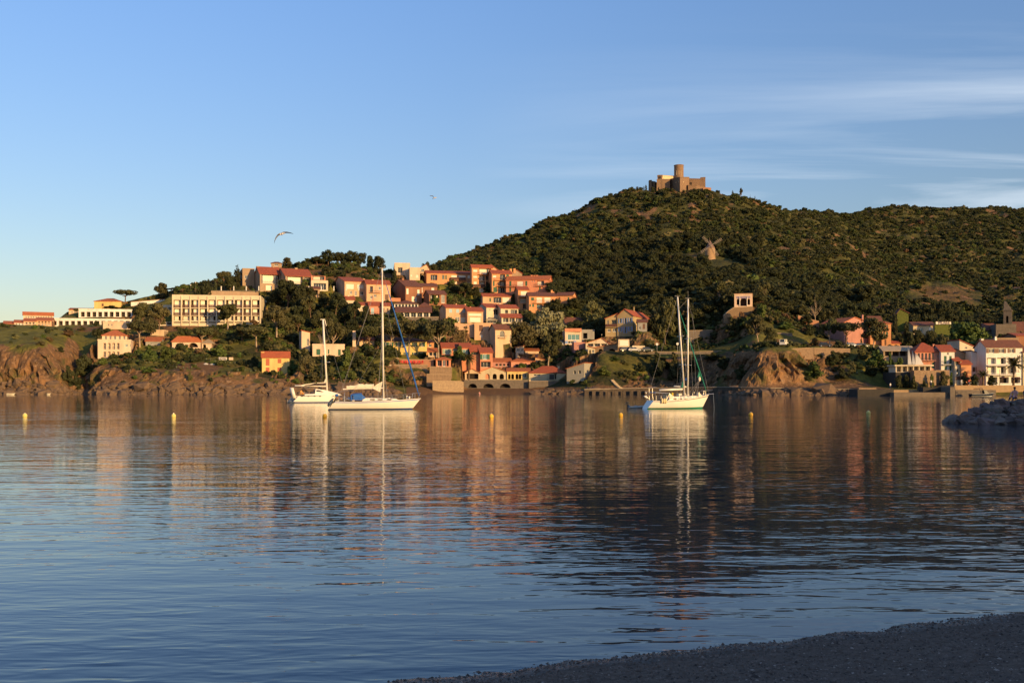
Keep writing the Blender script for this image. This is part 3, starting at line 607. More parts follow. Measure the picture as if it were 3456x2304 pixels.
# --- pale house among the trees
house(4, 'pale_house', 'pale house with a small tower and red roof among the pines behind the catamaran mast', 168, 250, 760, 915, 'palepeach', ('ml', 742, 'red'), yaw=20, D=6, Y=352, win=[('w', 218, 820, 240, 890)])
house(4, 'pale_house', 'pale flat roofed wing with dark green doors under the pines', 275, 590, 885, 985, 'palepeach', None, yaw=12, D=7, Y=347, win=[('sG', 312, 922, 352, 980), ('sG', 425, 925, 440, 970), ('sG', 525, 925, 552, 985)])
house(4, 'ruined_tower', 'slim pale chimney like tower left of the tall mast among the trees', 668, 700, 742, 890, 'palepeach', None, yaw=10, D=1.3, Y=353, cat='tower', base=False)
house(4, 'pale_house', 'half hidden orange house behind the pines left of the yellow villa', 735, 880, 835, 905, 'buff', ('gx', 810, 'red'), yaw=14, D=7, Y=358, win=[('rw', 2, 770, 850, 858, 885, .35)])
# --- second row
house(4, 'orange_row_house', 'left half of the orange pair with two wide upper windows and an arbour', 590, 805, 262, 400, 'peach', ('gx', 225, 'red'), yaw=22, side=470, D=9, Y=414,
      win=[('b', 606, 288, 682, 332), ('b', 714, 292, 776, 328), ('w', 640, 352, 664, 386), ('w', 686, 352, 710, 400), ('w', 740, 360, 774, 392)], ch=[(640, 228, 14), (778, 238, 16)])
house(4, 'orange_row_house', 'right half of the orange pair with a brown balcony door', 805, 1040, 288, 455, 'peach', ('gx', 250, 'red'), yaw=18, D=9, Y=412,
      win=[('g', 838, 308, 868, 366), ('w', 922, 310, 944, 342), ('w', 876, 386, 904, 416), ('sN', 985, 388, 1020, 442), ('w', 840, 400, 862, 430)], ch=[(865, 244, 20)], bal=[(835, 945, 368, 348)])
house(5, 'brown_row_house', 'dark brown house with tall white shutters and a long brown roof', 290, 470, 352, 520, 'brick', ('gx', 285, 'brown'), yaw=28, side=128, Y=418,
      win=[('b', 300, 372, 325, 432), ('b', 420, 384, 446, 442), ('b', 358, 458, 388, 515), ('b', 398, 460, 412, 518)], ch=[(258, 262, 24)])
house(5, 'brown_row_house', 'brown gabled wing with two white shutters right of the dark brown house', 440, 640, 348, 470, 'brick', ('gx', 318, 'brown'), yaw=14, D=8, Y=428, win=[('b', 456, 360, 480, 414), ('b', 575, 364, 608, 388)])
house(5, 'brown_row_house', 'brown house with tall glazed bays under a low roof at the end of the row', 550, 740, 436, 552, 'brick', ('gx', 395, 'brown'), yaw=20, side=490, Y=412, win=[('gn', 562, 440, 606, 500), ('gc', 620, 442, 664, 525), ('w', 684, 444, 722, 528)])
# --- top row
house(5, 'cream_villa', 'cream flat roofed modern villa with a deep loggia on the ridge', 168, 340, 88, 215, 'palepeach', None, yaw=8, side=92, D=10, Y=455, win=[('g', 206, 140, 256, 196), ('b', 300, 158, 322, 186)], base=False)
house(5, 'cream_villa', 'stepped cream wing with a white window right of the modern villa', 335, 448, 138, 272, 'palepeach', None, yaw=10, D=8, Y=450, win=[('b', 404, 220, 434, 252), ('b', 345, 218, 366, 236)], base=False)
house(5, 'gabled_house', 'orange gabled house with a red roof and iron balcony on the ridge', 445, 552, 150, 235, 'buff', ('gy', 106, 'red', 522), yaw=6, side=345, D=12, Y=462, win=[('w', 462, 155, 492, 184)], bal=[(450, 496, 205, 184)])
house(5, 'apartment_house', 'long low orange apartment house with a white double balcony under the ridge', 522, 1022, 205, 320, 'orange', ('gx', 180, 'red'), yaw=12, D=9, Y=452,
      win=[('g', 566, 220, 640, 278), ('wG', 700, 222, 712, 270), ('sG', 728, 222, 744, 272), ('b', 795, 226, 862, 275), ('b', 876, 226, 952, 275), ('b', 974, 226, 1010, 256), ('b', 800, 292, 860, 318), ('b', 974, 300, 1010, 316)], bal=[(784, 950, 280, 250, 'k')])
house(6, 'apartment_house', 'tall four storey orange block with stacked balconies and white blinds', 172, 400, 140, 412, 'orange', ('gx', 112, 'red'), yaw=14, side=152, D=9, Y=446,
      win=[('b', 188, 164, 234, 186), ('b', 188, 232, 234, 252), ('b', 192, 294, 228, 322), ('b', 184, 366, 226, 388), ('gc', 250, 152, 384, 212), ('gc', 252, 228, 318, 282), ('g', 326, 228, 384, 278), ('gc', 254, 292, 316, 326), ('g', 328, 292, 384, 342), ('b', 250, 364, 300, 412), ('g', 328, 360, 384, 410)], bal=[(240, 386, 215, 190), (180, 314, 356, 326, 'k')])
house(6, 'apartment_house', 'orange gable end rising at the right of the four storey block', 384, 492, 190, 300, 'peach', ('ml', 112, 'red'), yaw=8, D=8, Y=450)
house(6, 'apartment_house', 'orange block with green shutters and cluttered balconies beside the brown gable', 392, 612, 208, 416, 'orange', ('gx', 172, 'red'), yaw=12, side=None, D=9, Y=440,
      win=[('b', 404, 228, 444, 250), ('g', 482, 216, 540, 276), ('sG', 550, 216, 580, 266), ('sG', 404, 290, 422, 344), ('gc', 476, 292, 540, 340), ('sG', 408, 356, 448, 412), ('g', 470, 358, 536, 414)], ch=[(515, 166, 20), (600, 158, 22), (640, 154, 22)], bal=[(420, 545, 278, 250), (446, 545, 345, 322)])
house(6, 'brown_gable_house', 'plain brown gable house behind the orange apartment blocks', 600, 726, 206, 300, 'tan', ('gy', 168, 'red', 665), yaw=6, D=10, Y=452)
house(6, 'salmon_apartments', 'long salmon apartment house with green shutters and a red roof above the dark wood', 548, 1022, 275, 412, 'salmon', ('gx', 236, 'orange'), yaw=-10, D=9, Y=434,
      win=[('sG', 584, 290, 606, 346), ('bT', 672, 292, 738, 346), ('sG', 760, 288, 782, 342), ('gc', 888, 284, 968, 338), ('sG', 584, 362, 604, 406), ('sG', 912, 352, 930, 388), ('w', 832, 284, 842, 298), ('w', 858, 284, 868, 298), ('b', 990, 360, 1016, 386)], ch=[(832, 226, 20), (862, 228, 18), (888, 226, 20)], bal=[(552, 738, 352, 330), (880, 985, 342, 318)])
house(6, 'orange_annex', 'small orange block with stacked balconies below the salmon apartments', 682, 798, 385, 600, 'orange', ('gx', 350, 'red'), yaw=10, side=None, D=8, Y=424, win=[('b', 712, 402, 784, 456), ('gc', 700, 478, 790, 530), ('g', 735, 540, 790, 596)], bal=[(684, 800, 462, 440)], ch=[(785, 348, 14)])
house(6, 'orange_apartments', 'wide orange apartment house with a long balcony and green shutters above the silver poplar', 802, 1100, 455, 638, 'orange', ('gx', 418, 'brown'), yaw=8, D=9, Y=416,
      win=[('sG', 824, 470, 856, 502), ('b', 886, 470, 948, 528), ('b', 972, 470, 1042, 522), ('sG', 806, 544, 822, 572), ('sG', 836, 544, 858, 574), ('gt', 888, 545, 950, 592), ('gt', 980, 542, 1044, 588)], bal=[(846, 1098, 530, 494)], ch=[(1052, 392, 18), (1070, 410, 16)])
house(6, 'orange_apartments', 'right hand end of the orange apartments with a flat parapet and brown shutters', 1100, 1280, 450, 600, 'orange', ('gx', 416, 'brown'), yaw=-14, D=9, Y=417, win=[('sN', 1126, 466, 1146, 520), ('sG', 1228, 468, 1246, 520)], bal=[(1098, 1150, 530, 494), (1226, 1278, 530, 500)])
house(6, 'low_orange_house', 'low orange house with a green shutter and two blinds between the trees', 292, 602, 458, 535, 'peach', ('gx', 428, 'red'), yaw=8, D=8, Y=426, win=[('sG', 364, 476, 382, 516), ('g', 410, 468, 498, 528), ('b', 512, 472, 586, 524)])
# --- cream pair and peach house
house(6, 'cream_double_house', 'left half of the cream double house with a small loggia and a red roof', 332, 490, 580, 745, 'cream', ('gx', 542, 'red'), yaw=22, side=225, Y=398, win=[('w', 362, 600, 376, 618), ('g', 412, 600, 476, 660)], ch=[(478, 538, 16)])
house(6, 'cream_double_house', 'right half of the cream double house with two openings above a veranda', 490, 684, 590, 745, 'cream', ('gx', 552, 'red'), yaw=16, D=9, Y=396, win=[('g', 536, 606, 572, 644), ('gG', 600, 606, 672, 650)])
house(6, 'veranda', 'red roofed veranda with dark railings in front of the cream double house', 500, 728, 690, 752, 'cream', ('mono', 656, 'red'), yaw=12, D=3.2, Y=390, win=[('rgn', 3, 512, 720, 696, 742, .86)], cat='veranda')
house(6, 'tent_roof', 'grey canvas canopy beside the cream double house', 332, 450, 722, 750, 'grey', ('gy', 696, 'pale', 385), yaw=8, D=4, Y=391, win=[('g', 345, 726, 440, 748)], cat='canopy')
house(5, 'peach_house', 'peach house with three pale blue square windows and a red roof', 735, 975, 586, 742, 'peach', ('gx', 552, 'red'), yaw=20, side=665, Y=386,
      win=[('sT', 770, 596, 804, 636), ('sT', 848, 598, 882, 638), ('sT', 918, 598, 952, 638), ('w', 838, 684, 886, 740), ('b', 895, 690, 950, 740)], ch=[(848, 540, 12), (946, 545, 14)])
house(5, 'peach_house', 'peach annex with a long blind right of the three window house', 972, 1145, 622, 745, 'peach', ('gx', 580, 'red'), yaw=14, D=9, Y=384, win=[('b', 985, 648, 1130, 670), ('b', 1000, 690, 1120, 738)], ch=[(1005, 574, 12)])
rwall(5, 'terrace_wall', 'peach plastered terrace wall stepping down below the peach houses', [(832, 750), (940, 762), (1100, 752), (1255, 752)], 850, Y=379, m=plaster('peach'), t=1.0)
house(5, 'garage', 'peach garage with a brown door under the terrace wall', 1050, 1215, 770, 930, 'peach', None, yaw=4, D=5, Y=377, win=[('sN', 1100, 762, 1142, 840), ('b', 1110, 880, 1140, 908)], cat='garage')
house(6, 'balcony_house', 'small cream house with an arched French window and iron balcony', 430, 606, 822, 975, 'buff', ('gx', 768, 'brown'), yaw=22, side=365, Y=372, win=[('a', 480, 835, 532, 905), ('w', 590, 880, 604, 960)], bal=[(462, 545, 912, 888)])
# --- pink houses left of the restaurant
house(4, 'pink_house', 'pink house with pale blue shutters and an iron balcony left of the white columned restaurant', 830, 945, 498, 632, 'pink', ('gx', 462, 'red'), yaw=14, D=8, Y=396, win=[('sT', 848, 520, 878, 580), ('aT', 852, 596, 872, 630)], bal=[(838, 912, 580, 560)], ch=[(868, 408, 12)])
house(4, 'pink_house', 'buff house with brown shutters just right of the tall mast', 962, 1036, 500, 628, 'buff', ('gx', 470, 'red'), yaw=12, D=8, Y=395, win=[('sN', 966, 520, 980, 572), ('sN', 1002, 522, 1020, 560), ('sN', 1000, 592, 1022, 620)], bal=[(960, 1000, 580, 560)])
house(4, 'low_house', 'low white walled house with a red roof and chimney among dark trees', 570, 690, 440, 470, 'cream', ('gx', 408, 'red'), yaw=16, D=7, Y=402, ch=[(626, 396, 18)])
house(4, 'low_house', 'low house with a red roof and white gable left of the pink house', 700, 830, 492, 545, 'cream', ('gx', 466, 'red'), yaw=12, D=7, Y=398)
house(4, 'salmon_block', 'small plain salmon block above the white columned restaurant', 1045, 1138, 422, 450, 'salmon', None, yaw=6, D=5, Y=414, cat='building', base=False)
# --- restaurant with white columns
house(5, 'column_restaurant', 'upper storey of the white columned restaurant with a band of dark windows', 165, 430, 538, 582, 'white', ('hip', 506, 'brown'), yaw=6, D=9, Y=398, win=[('rg', 7, 170, 425, 545, 578, .72)], cat='restaurant')
house(5, 'column_restaurant', 'long veranda with white columns and a deep brown roof', 195, 560, 628, 688, 'white', ('mono', 584, 'brown'), yaw=5, D=5, Y=388, win=[('rg', 5, 200, 552, 634, 684, .8)], cat='restaurant', ov=.8)
house(5, 'column_restaurant', 'small brown roofed end pavilion right of the white columned restaurant', 430, 570, 568, 600, 'brick', ('hip', 528, 'brown'), yaw=6, D=7, Y=400, cat='pavilion')
rwall(5, 'terrace_wall', 'dark stone wall carrying the terrace of the white columned restaurant', [(190, 692), (655, 684)], 750, Y=385, m=STONED, t=.8)
# --- yellow villa and stone walls
house(5, 'yellow_villa', 'long yellow villa with dark green shutters behind the umbrella pines', 30, 525, 950, 1108, 'yellow', ('hip', 915, 'brown'), yaw=6, D=10, Y=354,
      win=[('wG', 60, 962, 84, 1008), ('wG', 108, 962, 140, 1008), ('wG', 196, 962, 226, 1008), ('wG', 284, 962, 306, 1008), ('wG', 376, 966, 404, 1010), ('wG', 460, 966, 490, 1012), ('sG', 190, 1068, 226, 1112), ('wG', 64, 1070, 96, 1106), ('wG', 282, 1072, 308, 1108), ('wG', 376, 1074, 406, 1106), ('wG', 452, 1074, 490, 1110)])
house(5, 'yellow_annex', 'orange annex with a small barred window at the end of the long yellow villa', 525, 602, 962, 1100, 'orange', ('hip', 935, 'brown'), yaw=4, D=7, Y=356, win=[('w', 544, 984, 576, 1014)])
house(5, 'porch', 'small open porch with a bright red roof beside the yellow villa', 540, 640, 1068, 1112, 'buff', ('mono', 1034, 'orange'), yaw=6, D=3, Y=347, win=[('rgn', 2, 545, 636, 1074, 1110, .8)], cat='porch')
rwall(5, 'terrace_wall', 'orange coped parapet of the red chair terrace below the yellow villa', [(30, 1138), (215, 1138), (220, 1152), (600, 1156)], 1200, Y=344, m=mat('brick_parapet', (.42, .2, .11), .9, .1), t=.4, cat='wall')
rwall(5, 'retaining_wall', 'long tall stone retaining wall below the red chair terrace', [(60, 1212), (530, 1212)], 1375, Y=341, t=1.2)
rwall(5, 'retaining_wall', 'middle stone wall with a broken white top right of the tall retaining wall', [(555, 1232), (800, 1240)], 1300, Y=337, t=1.0)
rwall(5, 'retaining_wall', 'lower pale stone wall stepped below the broken topped wall', [(522, 1314), (790, 1320)], 1385, Y=334, t=1.0)
rwall(5, 'retaining_wall', 'pale stone sea wall left of the three arches on the small beach', [(588, 1388), (900, 1392), (930, 1402)], 1490, Y=330, t=1.2, m=mat('pale_rubble', (.52, .37, .21), .95, .15, 1.6, bump=1.0, bdist=.12, col2=(.3, .21, .13)))
rwall(5, 'sign_board', 'blank cream panel fixed on the end of the tall retaining wall', [(66, 1212), (132, 1212)], 1264, Y=340.6, t=.12, m=plaster('cream'), cap=False, down=0, cat='panel')
# row of terracotta units
for nm_, x0, x1, ye, yb, yr, w in (('terracotta house with a wide window on the left of the stepped row', 690, 892, 1022, 1100, 970, [('wtW', 722, 1036, 772, 1092), ('wtW', 828, 1036, 850, 1092)]),
                               ('terracotta house with dark green shutters second in the stepped row', 894, 1012, 1022, 1100, 974, [('wtG', 920, 1042, 976, 1102)]),
                               ('terracotta house with a steep bare red roof third in the stepped row', 1006, 1124, 1062, 1160, 996, [('g', 1012, 1070, 1098, 1100)]),
                               ('terracotta house at the lower right end of the stepped row', 1114, 1250, 1076, 1240, 1024, [('wtG', 1140, 1094, 1192, 1152), ('g', 1122, 1176, 1228, 1238)])):
    house(5, 'terracotta_house', nm_, x0, x1, ye, yb, 'salmon', ('gx', yr, 'red'), yaw=8 if x0 < 1000 else 10, D=8, Y=356 - (x0 - 690) * .012, win=w)
house(5, 'garden_room', 'small red roofed garden room with a white framed glass door', 625, 790, 1152, 1230, 'salmon', ('hip', 1128, 'orange'), yaw=4, D=4, Y=342, win=[('gn', 640, 1160, 690, 1226), ('w', 700, 1160, 732, 1228), ('gn', 742, 1160, 766, 1226)], cat='garden room')
# --- arched restaurant on the beach
house(6, 'beach_restaurant', 'open fronted beach restaurant with a timber gable at the left of the arches', 95, 262, 1302, 1372, 'buff', ('gy', 1256, 'orange', 176), yaw=0, D=9, Y=350, win=[('on', 112, 1308, 244, 1370)], cat='restaurant')
house(6, 'beach_restaurant', 'sand coloured restaurant front with a low wide gable and five arches', 262, 560, 1290, 1372, 'sand', ('gy', 1236, 'orange', 402), yaw=0, D=10, Y=350.5, win=[('A', 322, 1310, 368, 1370), ('A', 400, 1310, 446, 1370), ('A', 476, 1310, 524, 1370)], cat='restaurant')
house(6, 'beach_restaurant', 'yellow arcade wing with paired arches right of the restaurant gable', 560, 810, 1282, 1370, 'yellow', ('gx', 1250, 'orange'), yaw=0, D=9, Y=350, win=[('A', 572, 1312, 598, 1370), ('A', 606, 1312, 636, 1370), ('A', 654, 1312, 684, 1370), ('A', 688, 1312, 716, 1370), ('w', 736, 1306, 774, 1352), ('on', 790, 1306, 806, 1362)], cat='restaurant')
va = house(6, 'arched_sea_wall', 'dark stone quay wall with three low arches under the beach restaurant', 85, 790, 1376, 1478, 'tan', None, yaw=0, D=6, Y=343, win=[('A', 130, 1418, 228, 1466), ('A', 296, 1418, 412, 1466), ('A', 480, 1418, 598, 1466)], cat='sea wall', wallmat=STONED, base=False, down=3)
house(6, 'pink_restaurant', 'pink low building with a red roof behind the left restaurant gable', 388, 606, 1176, 1242, 'rose', ('gx', 1140, 'orange'), yaw=4, D=8, Y=364, win=[('rwx', 4, 425, 590, 1200, 1224, .6)], cat='building')
house(6, 'pink_restaurant', 'pink building with dark windows and an orange chimney behind the arcade', 604, 870, 1172, 1246, 'pink', ('hip', 1128, 'orange'), yaw=4, D=8, Y=363, win=[('wx', 652, 1204, 684, 1244), ('wx', 700, 1204, 716, 1244), ('wx', 726, 1204, 760, 1244), ('wx', 798, 1204, 832, 1244)], ch=[(884, 1100, 30)], cat='building')
house(6, 'pink_restaurant', 'orange gable end lit by the sun right of the orange chimney', 870, 985, 1160, 1235, 'peach', ('ml', 1125, 'orange'), yaw=-6, D=8, Y=364, cat='building')
house(6, 'boat_store', 'cream boat store with a broad dark red roof and a black notice panel', 800, 1210, 1300, 1392, 'sand', ('hip', 1228, 'red'), yaw=-4, D=9, Y=347, win=[('w', 850, 1314, 926, 1336), ('gn', 1080, 1310, 1104, 1372)], cat='boat store', ch=[(1128, 1228, 20)])
rwall(6, 'notice_board', 'black notice panel on the wall of the cream boat store', [(1026, 1318), (1078, 1318)], 1372, Y=345.2, t=.08, m=mat('black_board', (.03, .03, .03), .5, 0), cap=False, down=0, cat='notice board')
rwall(6, 'sea_wall', 'dark stone wall below the cream boat store', [(800, 1394), (1225, 1392)], 1490, Y=341, m=STONED, t=.9)
house(6, 'kiosk', 'small white kiosk with a mono pitched roof by the parked cars', 655, 745, 1018, 1074, 'buff', ('mr', 1004, 'orange'), yaw=2, D=4, Y=372, win=[('w', 662, 1026, 700, 1066), ('w', 708, 1026, 740, 1066)], cat='kiosk')
house(6, 'kiosk', 'low annex with an orange roof and sunlit end wall beside the white kiosk', 755, 910, 1058, 1076, 'buff', ('mono', 1034, 'orange'), yaw=2, D=5, Y=373, cat='annex')
# --- boathouse and the houses in the shade of the headland
house(7, 'boathouse', 'grey stone boathouse with two small arched windows and a sloping orange roof', 112, 312, 1036, 1205, 'grey', ('mr', 972, 'orange'), yaw=-26, side=474, Y=333, win=[('a', 190, 1056, 216, 1098), ('a', 246, 1054, 274, 1094)], wallmat=mat('grey_masonry', (.36, .33, .26), .95, .1, 1.4, bump=.8, bdist=.06), cat='boathouse')
house(7, 'terrace_house', 'house with an orange painted roof terrace above a white glazed bay', 92, 282, 612, 750, 'palepeach', None, yaw=6, D=8, Y=372, win=[('wt', 120, 640, 258, 706), ('wB', 125, 716, 190, 748)], cat='house')
rwall(7, 'parapet', 'orange painted parapet of the roof terrace left of the yellow shuttered house', [(90, 572), (282, 572)], 610, Y=371.5, t=.3, m=plaster('salmon'), cap=False, down=0, cat='parapet')
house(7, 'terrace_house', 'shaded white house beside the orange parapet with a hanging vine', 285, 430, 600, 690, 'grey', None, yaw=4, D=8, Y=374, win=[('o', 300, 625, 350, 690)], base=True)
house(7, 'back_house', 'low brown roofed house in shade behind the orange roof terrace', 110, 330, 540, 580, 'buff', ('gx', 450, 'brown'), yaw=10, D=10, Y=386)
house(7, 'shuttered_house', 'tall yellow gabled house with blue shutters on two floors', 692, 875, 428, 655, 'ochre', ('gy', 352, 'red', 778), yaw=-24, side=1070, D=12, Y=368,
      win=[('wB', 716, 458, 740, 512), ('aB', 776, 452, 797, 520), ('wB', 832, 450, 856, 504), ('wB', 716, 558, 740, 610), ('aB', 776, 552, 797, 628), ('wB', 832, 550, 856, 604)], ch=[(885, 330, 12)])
house(7, 'shuttered_house', 'yellow wing painted dim with a red balcony left of the blue shuttered gable', 556, 692, 460, 660, 'ochre', ('mr', 405, 'red'), yaw=-8, side=None, D=9, Y=370, win=[('w', 574, 478, 594, 530), ('g', 628, 475, 682, 530), ('w', 580, 576, 616, 612), ('w', 640, 572, 680, 610)], bal=[(560, 690, 556, 525, 'k')])
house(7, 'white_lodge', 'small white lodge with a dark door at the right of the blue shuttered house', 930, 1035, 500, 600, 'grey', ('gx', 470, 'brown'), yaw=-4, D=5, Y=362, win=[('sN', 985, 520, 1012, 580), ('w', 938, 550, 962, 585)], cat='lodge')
house(7, 'stone_restaurant', 'red roofed pavilion with an open gable above the arched stone restaurant', 330, 590, 745, 790, 'cream', ('gy', 685, 'orange', 515), yaw=-6, D=8, Y=358, win=[('rgn', 3, 345, 580, 742, 780, .85)], cat='pavilion')
house(7, 'stone_restaurant', 'rubble stone restaurant with two round arches and a long orange roof', 440, 700, 792, 876, 'tan', ('mr', 745, 'orange'), yaw=-12, side=None, D=7, Y=351, win=[('A', 472, 808, 528, 866), ('A', 588, 804, 672, 850)], wallmat=STONE, cat='restaurant')
house(7, 'stone_restaurant', 'cream corner of the stone restaurant with white parasol stand left of the arches', 355, 440, 800, 872, 'sand', ('ml', 778, 'orange'), yaw=-4, D=6, Y=350, win=[('o', 372, 820, 388, 866), ('w', 400, 820, 424, 850)], cat='restaurant')
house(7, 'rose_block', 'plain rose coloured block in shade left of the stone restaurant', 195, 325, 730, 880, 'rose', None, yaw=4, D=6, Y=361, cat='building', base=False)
rwall(7, 'billboard', 'large white framed information board at the end of the orange roof', [(705, 700), (832, 700)], 785, Y=346, t=.25, m=plaster('cream'), down=0, cat='billboard')
rwall(7, 'notice_sheet', 'pale sheet with faint lettering mounted on the white framed board', [(718, 712), (820, 712)], 772, Y=345.85, t=.04, m=BLIND, down=0, cap=False, cat='poster')
rwall(7, 'direction_sign', 'long cream direction sign above the parked cars by the cliff road', [(866, 770), (1010, 772)], 803, Y=342, t=.12, m=plaster('cream'), cap=False, down=0, cat='sign')
rwall(7, 'retaining_wall', 'huge dark retaining wall above the cliff road behind the two masts', [(1500, 600), (1780, 592), (2050, 588), (2110, 588)], 835, Y=370, m=mat('grey_retaining', (.19, .155, .115), .95, .12, .8, bump=.8, col2=(.13, .10, .08)), t=1.5)
rwall(0, 'retaining_wall', 'low road edge wall running along the top of the shaded cliff', [(2160, 1186), (2300, 1188), (2480, 1183)], 1192, Y=341, m=STONED, t=.5, down=.3)
# --- pavilion on the headland
pv = house(8, 'arch_pavilion', 'cream square pavilion with a moorish arch lit by the sun above the headland', 267, 472, 314, 456, 'palepeach', None, yaw=-14, side=490, D=3.2, Y=371, win=[('A', 334, 356, 410, 452), ('A', 294, 368, 324, 438), ('A', 418, 368, 448, 438)], cat='pavilion', base=False)
f = MB()
for a_, b_ in ((326, 332), (411, 416)):
    xa = pv['lz'](a_, 440)[0]; xb = pv['lz'](b_, 440)[0]; f.bar(((xa + xb) / 2, -.2, pv['lz'](a_, 452)[1]), ((xa + xb) / 2, -.2, pv['lz'](a_, 345)[1]), .11, n=8)
f.build('columns', FRAME, pv['root'])
f = MB(); xa, za = pv['lz'](292, 366); xb, zb_ = pv['lz'](450, 338); f.box(xa, -.05, za, xb, -.004, zb_); f.build('tile_frieze', mat('frieze', (.35, .28, .36), .7, .2, 4), pv['root'])
f = MB(); f.box(-.12, -.12, pv['H'] + .01, pv['W'] + .12, pv['D'] + .12, pv['H'] + .2); f.build('cornice', plaster('peach'), pv['root'])
rwall(8, 'curved_wall', 'brown curved retaining wall holding the lawn under the cream pavilion', [(150, 560), (200, 510), (262, 470), (480, 458)], 590, Y=367, m=mat('ochre_render', (.24, .16, .09), .95, .12, .6, bump=.5), t=2.0)
rwall(8, 'boundary_wall', 'thin orange wall climbing the headland right of the pavilion', [(1000, 560), (1120, 600), (1240, 628)], 650, Y=366, t=.4, m=mat('brick_parapet', (.42, .2, .11), .9, .1))
rwall(8, 'cliff_parapet', 'sunlit stone parapet along the road above the brown cliff', [(620, 950), (860, 952), (905, 946), (1115, 934), (1180, 940)], 985, Y=300, t=.6)
rwall(8, 'cliff_parapet', 'long brown stone revetment right of the sunlit parapet', [(1185, 936), (1400, 940), (1600, 945)], 1010, Y=312, t=.8)
rwall(8, 'rock_shed', 'dark stone hut front in the shade of the drooping palm', [(740, 762), (935, 768)], 850, Y=342, m=STONED, t=1.0)
# --- right hand village
house(9, 'pink_gable_house', 'rose gabled house with a tall flank painted sunlit orange above the parked cars', 430, 560, 340, 600, 'orange', ('gx', 275, 'brown'), yaw=-5, D=7, Y=352, win=[('w', 445, 330, 460, 372), ('w', 480, 440, 500, 500)])
house(9, 'pink_gable_house', 'wide gable end painted rose for shade with two chimneys left of the eucalyptus', 150, 430, 345, 590, 'rose', ('gy', 285, 'orange', 262), yaw=24, D=12, Y=353, win=[('o', 252, 350, 270, 366)], ch=[(142, 300, 18), (345, 262, 18)])  # sun and shade put into the plaster: orange flank, rose gable
house(9, 'orange_town_house', 'bright orange town house with green tinted windows and iron balconies', 552, 650, 350, 598, 'orange', ('hip', 330, 'orange'), yaw=-12, D=9, Y=350, win=[('w', 566, 392, 584, 418), ('w', 600, 362, 618, 384), ('w', 600, 398, 618, 420), ('sG', 566, 436, 584, 496), ('sG', 598, 438, 618, 496), ('sN', 530, 536, 548, 590), ('sN', 580, 520, 600, 580)], bal=[(560, 622, 500, 480)])
house(9, 'low_orange_shed', 'low orange building with a red roof at the foot of the town house', 645, 745, 560, 605, 'orange', ('gx', 535, 'red'), yaw=-4, D=6, Y=351, win=[('sG', 662, 520, 680, 560)], cat='building')
house(9, 'ivy_house', 'ivy covered house with a bell shaped gable and a small orange chimney', 715, 835, 240, 420, 'tan', ('gy', 196, 'brown', 750), yaw=-10, D=7, Y=382, wallmat=mat('ivy_wall', (.16, .17, .035), .95, .2, 2.5, bump=1.0, bdist=.2, col2=(.07, .09, .02)), ch=[(797, 290, 26)])
house(9, 'ivy_annex', 'long house with ivy on its walls and a white lettered board on the roof edge', 885, 1115, 370, 460, 'sand', ('gx', 335, 'brown'), yaw=-4, D=8, Y=376, win=[('wt', 945, 398, 985, 440), ('bT', 1052, 386, 1078, 436)])
house(9, 'ivy_annex', 'ivy covered block under the white lettered board', 1112, 1285, 362, 500, 'sand', None, yaw=-4, D=8, Y=375, wallmat=MATS['ivy_wall'], base=False)
rwall(9, 'roof_sign', 'white roof board lettered MUSEE on the ivy covered block', [(1125, 330), (1285, 332)], 358, Y=374.5, t=.2, m=BLIND, cap=False, down=0, cat='sign board')
house(9, 'quay_restaurant', 'tiled terrace roof of the quay restaurant in shade above the hanging plants', 570, 905, 640, 700, 'tan', ('gx', 592, 'pale'), yaw=-3, D=8, Y=312, win=[('rgnx', 4, 580, 900, 646, 694, .9)], cat='restaurant')
house(9, 'quay_restaurant', 'pink restaurant with an arcade of five arches and a long red roof', 905, 1180, 650, 835, 'pink', ('hip', 556, 'red'), yaw=-4, side=None, D=10, Y=305,
      win=[('ra', 5, 925, 1115, 662, 738, .62), ('sG', 1084, 760, 1112, 826), ('w', 1140, 680, 1152, 708)], ch=[(1098, 572, 16)], bal=[(915, 1115, 740, 715)], cat='restaurant')
house(9, 'quay_house', 'white house with green shutters at the right end of the long red roof', 1180, 1322, 645, 890, 'white', ('gx', 580, 'red'), yaw=-4, D=9, Y=303,
      win=[('w', 1242, 656, 1260, 682), ('sG', 1210, 692, 1238, 780), ('sG', 1266, 692, 1292, 780), ('sG', 1216, 800, 1240, 850), ('sG', 1268, 800, 1290, 850)], bal=[(1186, 1320, 782, 745)], ch=[(1262, 596, 20)])
house(9, 'dark_gable_house', 'tall house with a dark brown flank and a sunlit cream gable top', 1375, 1530, 595, 700, 'cream', ('ml', 528, 'red'), yaw=4, side=1245, D=9, Y=318, win=[('w', 1430, 590, 1455, 616)])
house(9, 'quay_house', 'white lower house with a brown roof and a tall dark doorway by the hotel', 1500, 1655, 695, 860, 'white', ('ml', 640, 'brown'), yaw=0, D=10, Y=305, win=[('w', 1578, 712, 1606, 790), ('aN', 1524, 808, 1546, 862), ('aN', 1578, 806, 1606, 862)])
house(9, 'quay_house', 'brown roofed house whose shaded side faces the small orange shop', 1330, 1502, 690, 860, 'tan', ('ml', 622, 'brown'), yaw=3, D=10, Y=309)
house(9, 'orange_shop', 'small orange shop with a red roof on the quay between the white houses', 1392, 1500, 782, 965, 'orange', ('gx', 740, 'red'), yaw=-4, D=6, Y=300, win=[('o', 1420, 860, 1460, 950)], cat='shop')
house(9, 'narrow_cafe', 'narrow cream cafe with a dark balcony and a lit doorway beside the orange shop', 1325, 1392, 745, 950, 'cream', ('gx', 710, 'red'), yaw=-2, D=6, Y=301, win=[('g', 1330, 742, 1386, 782), ('o', 1345, 830, 1366, 900), ('sN', 1332, 905, 1380, 948)], cat='cafe')
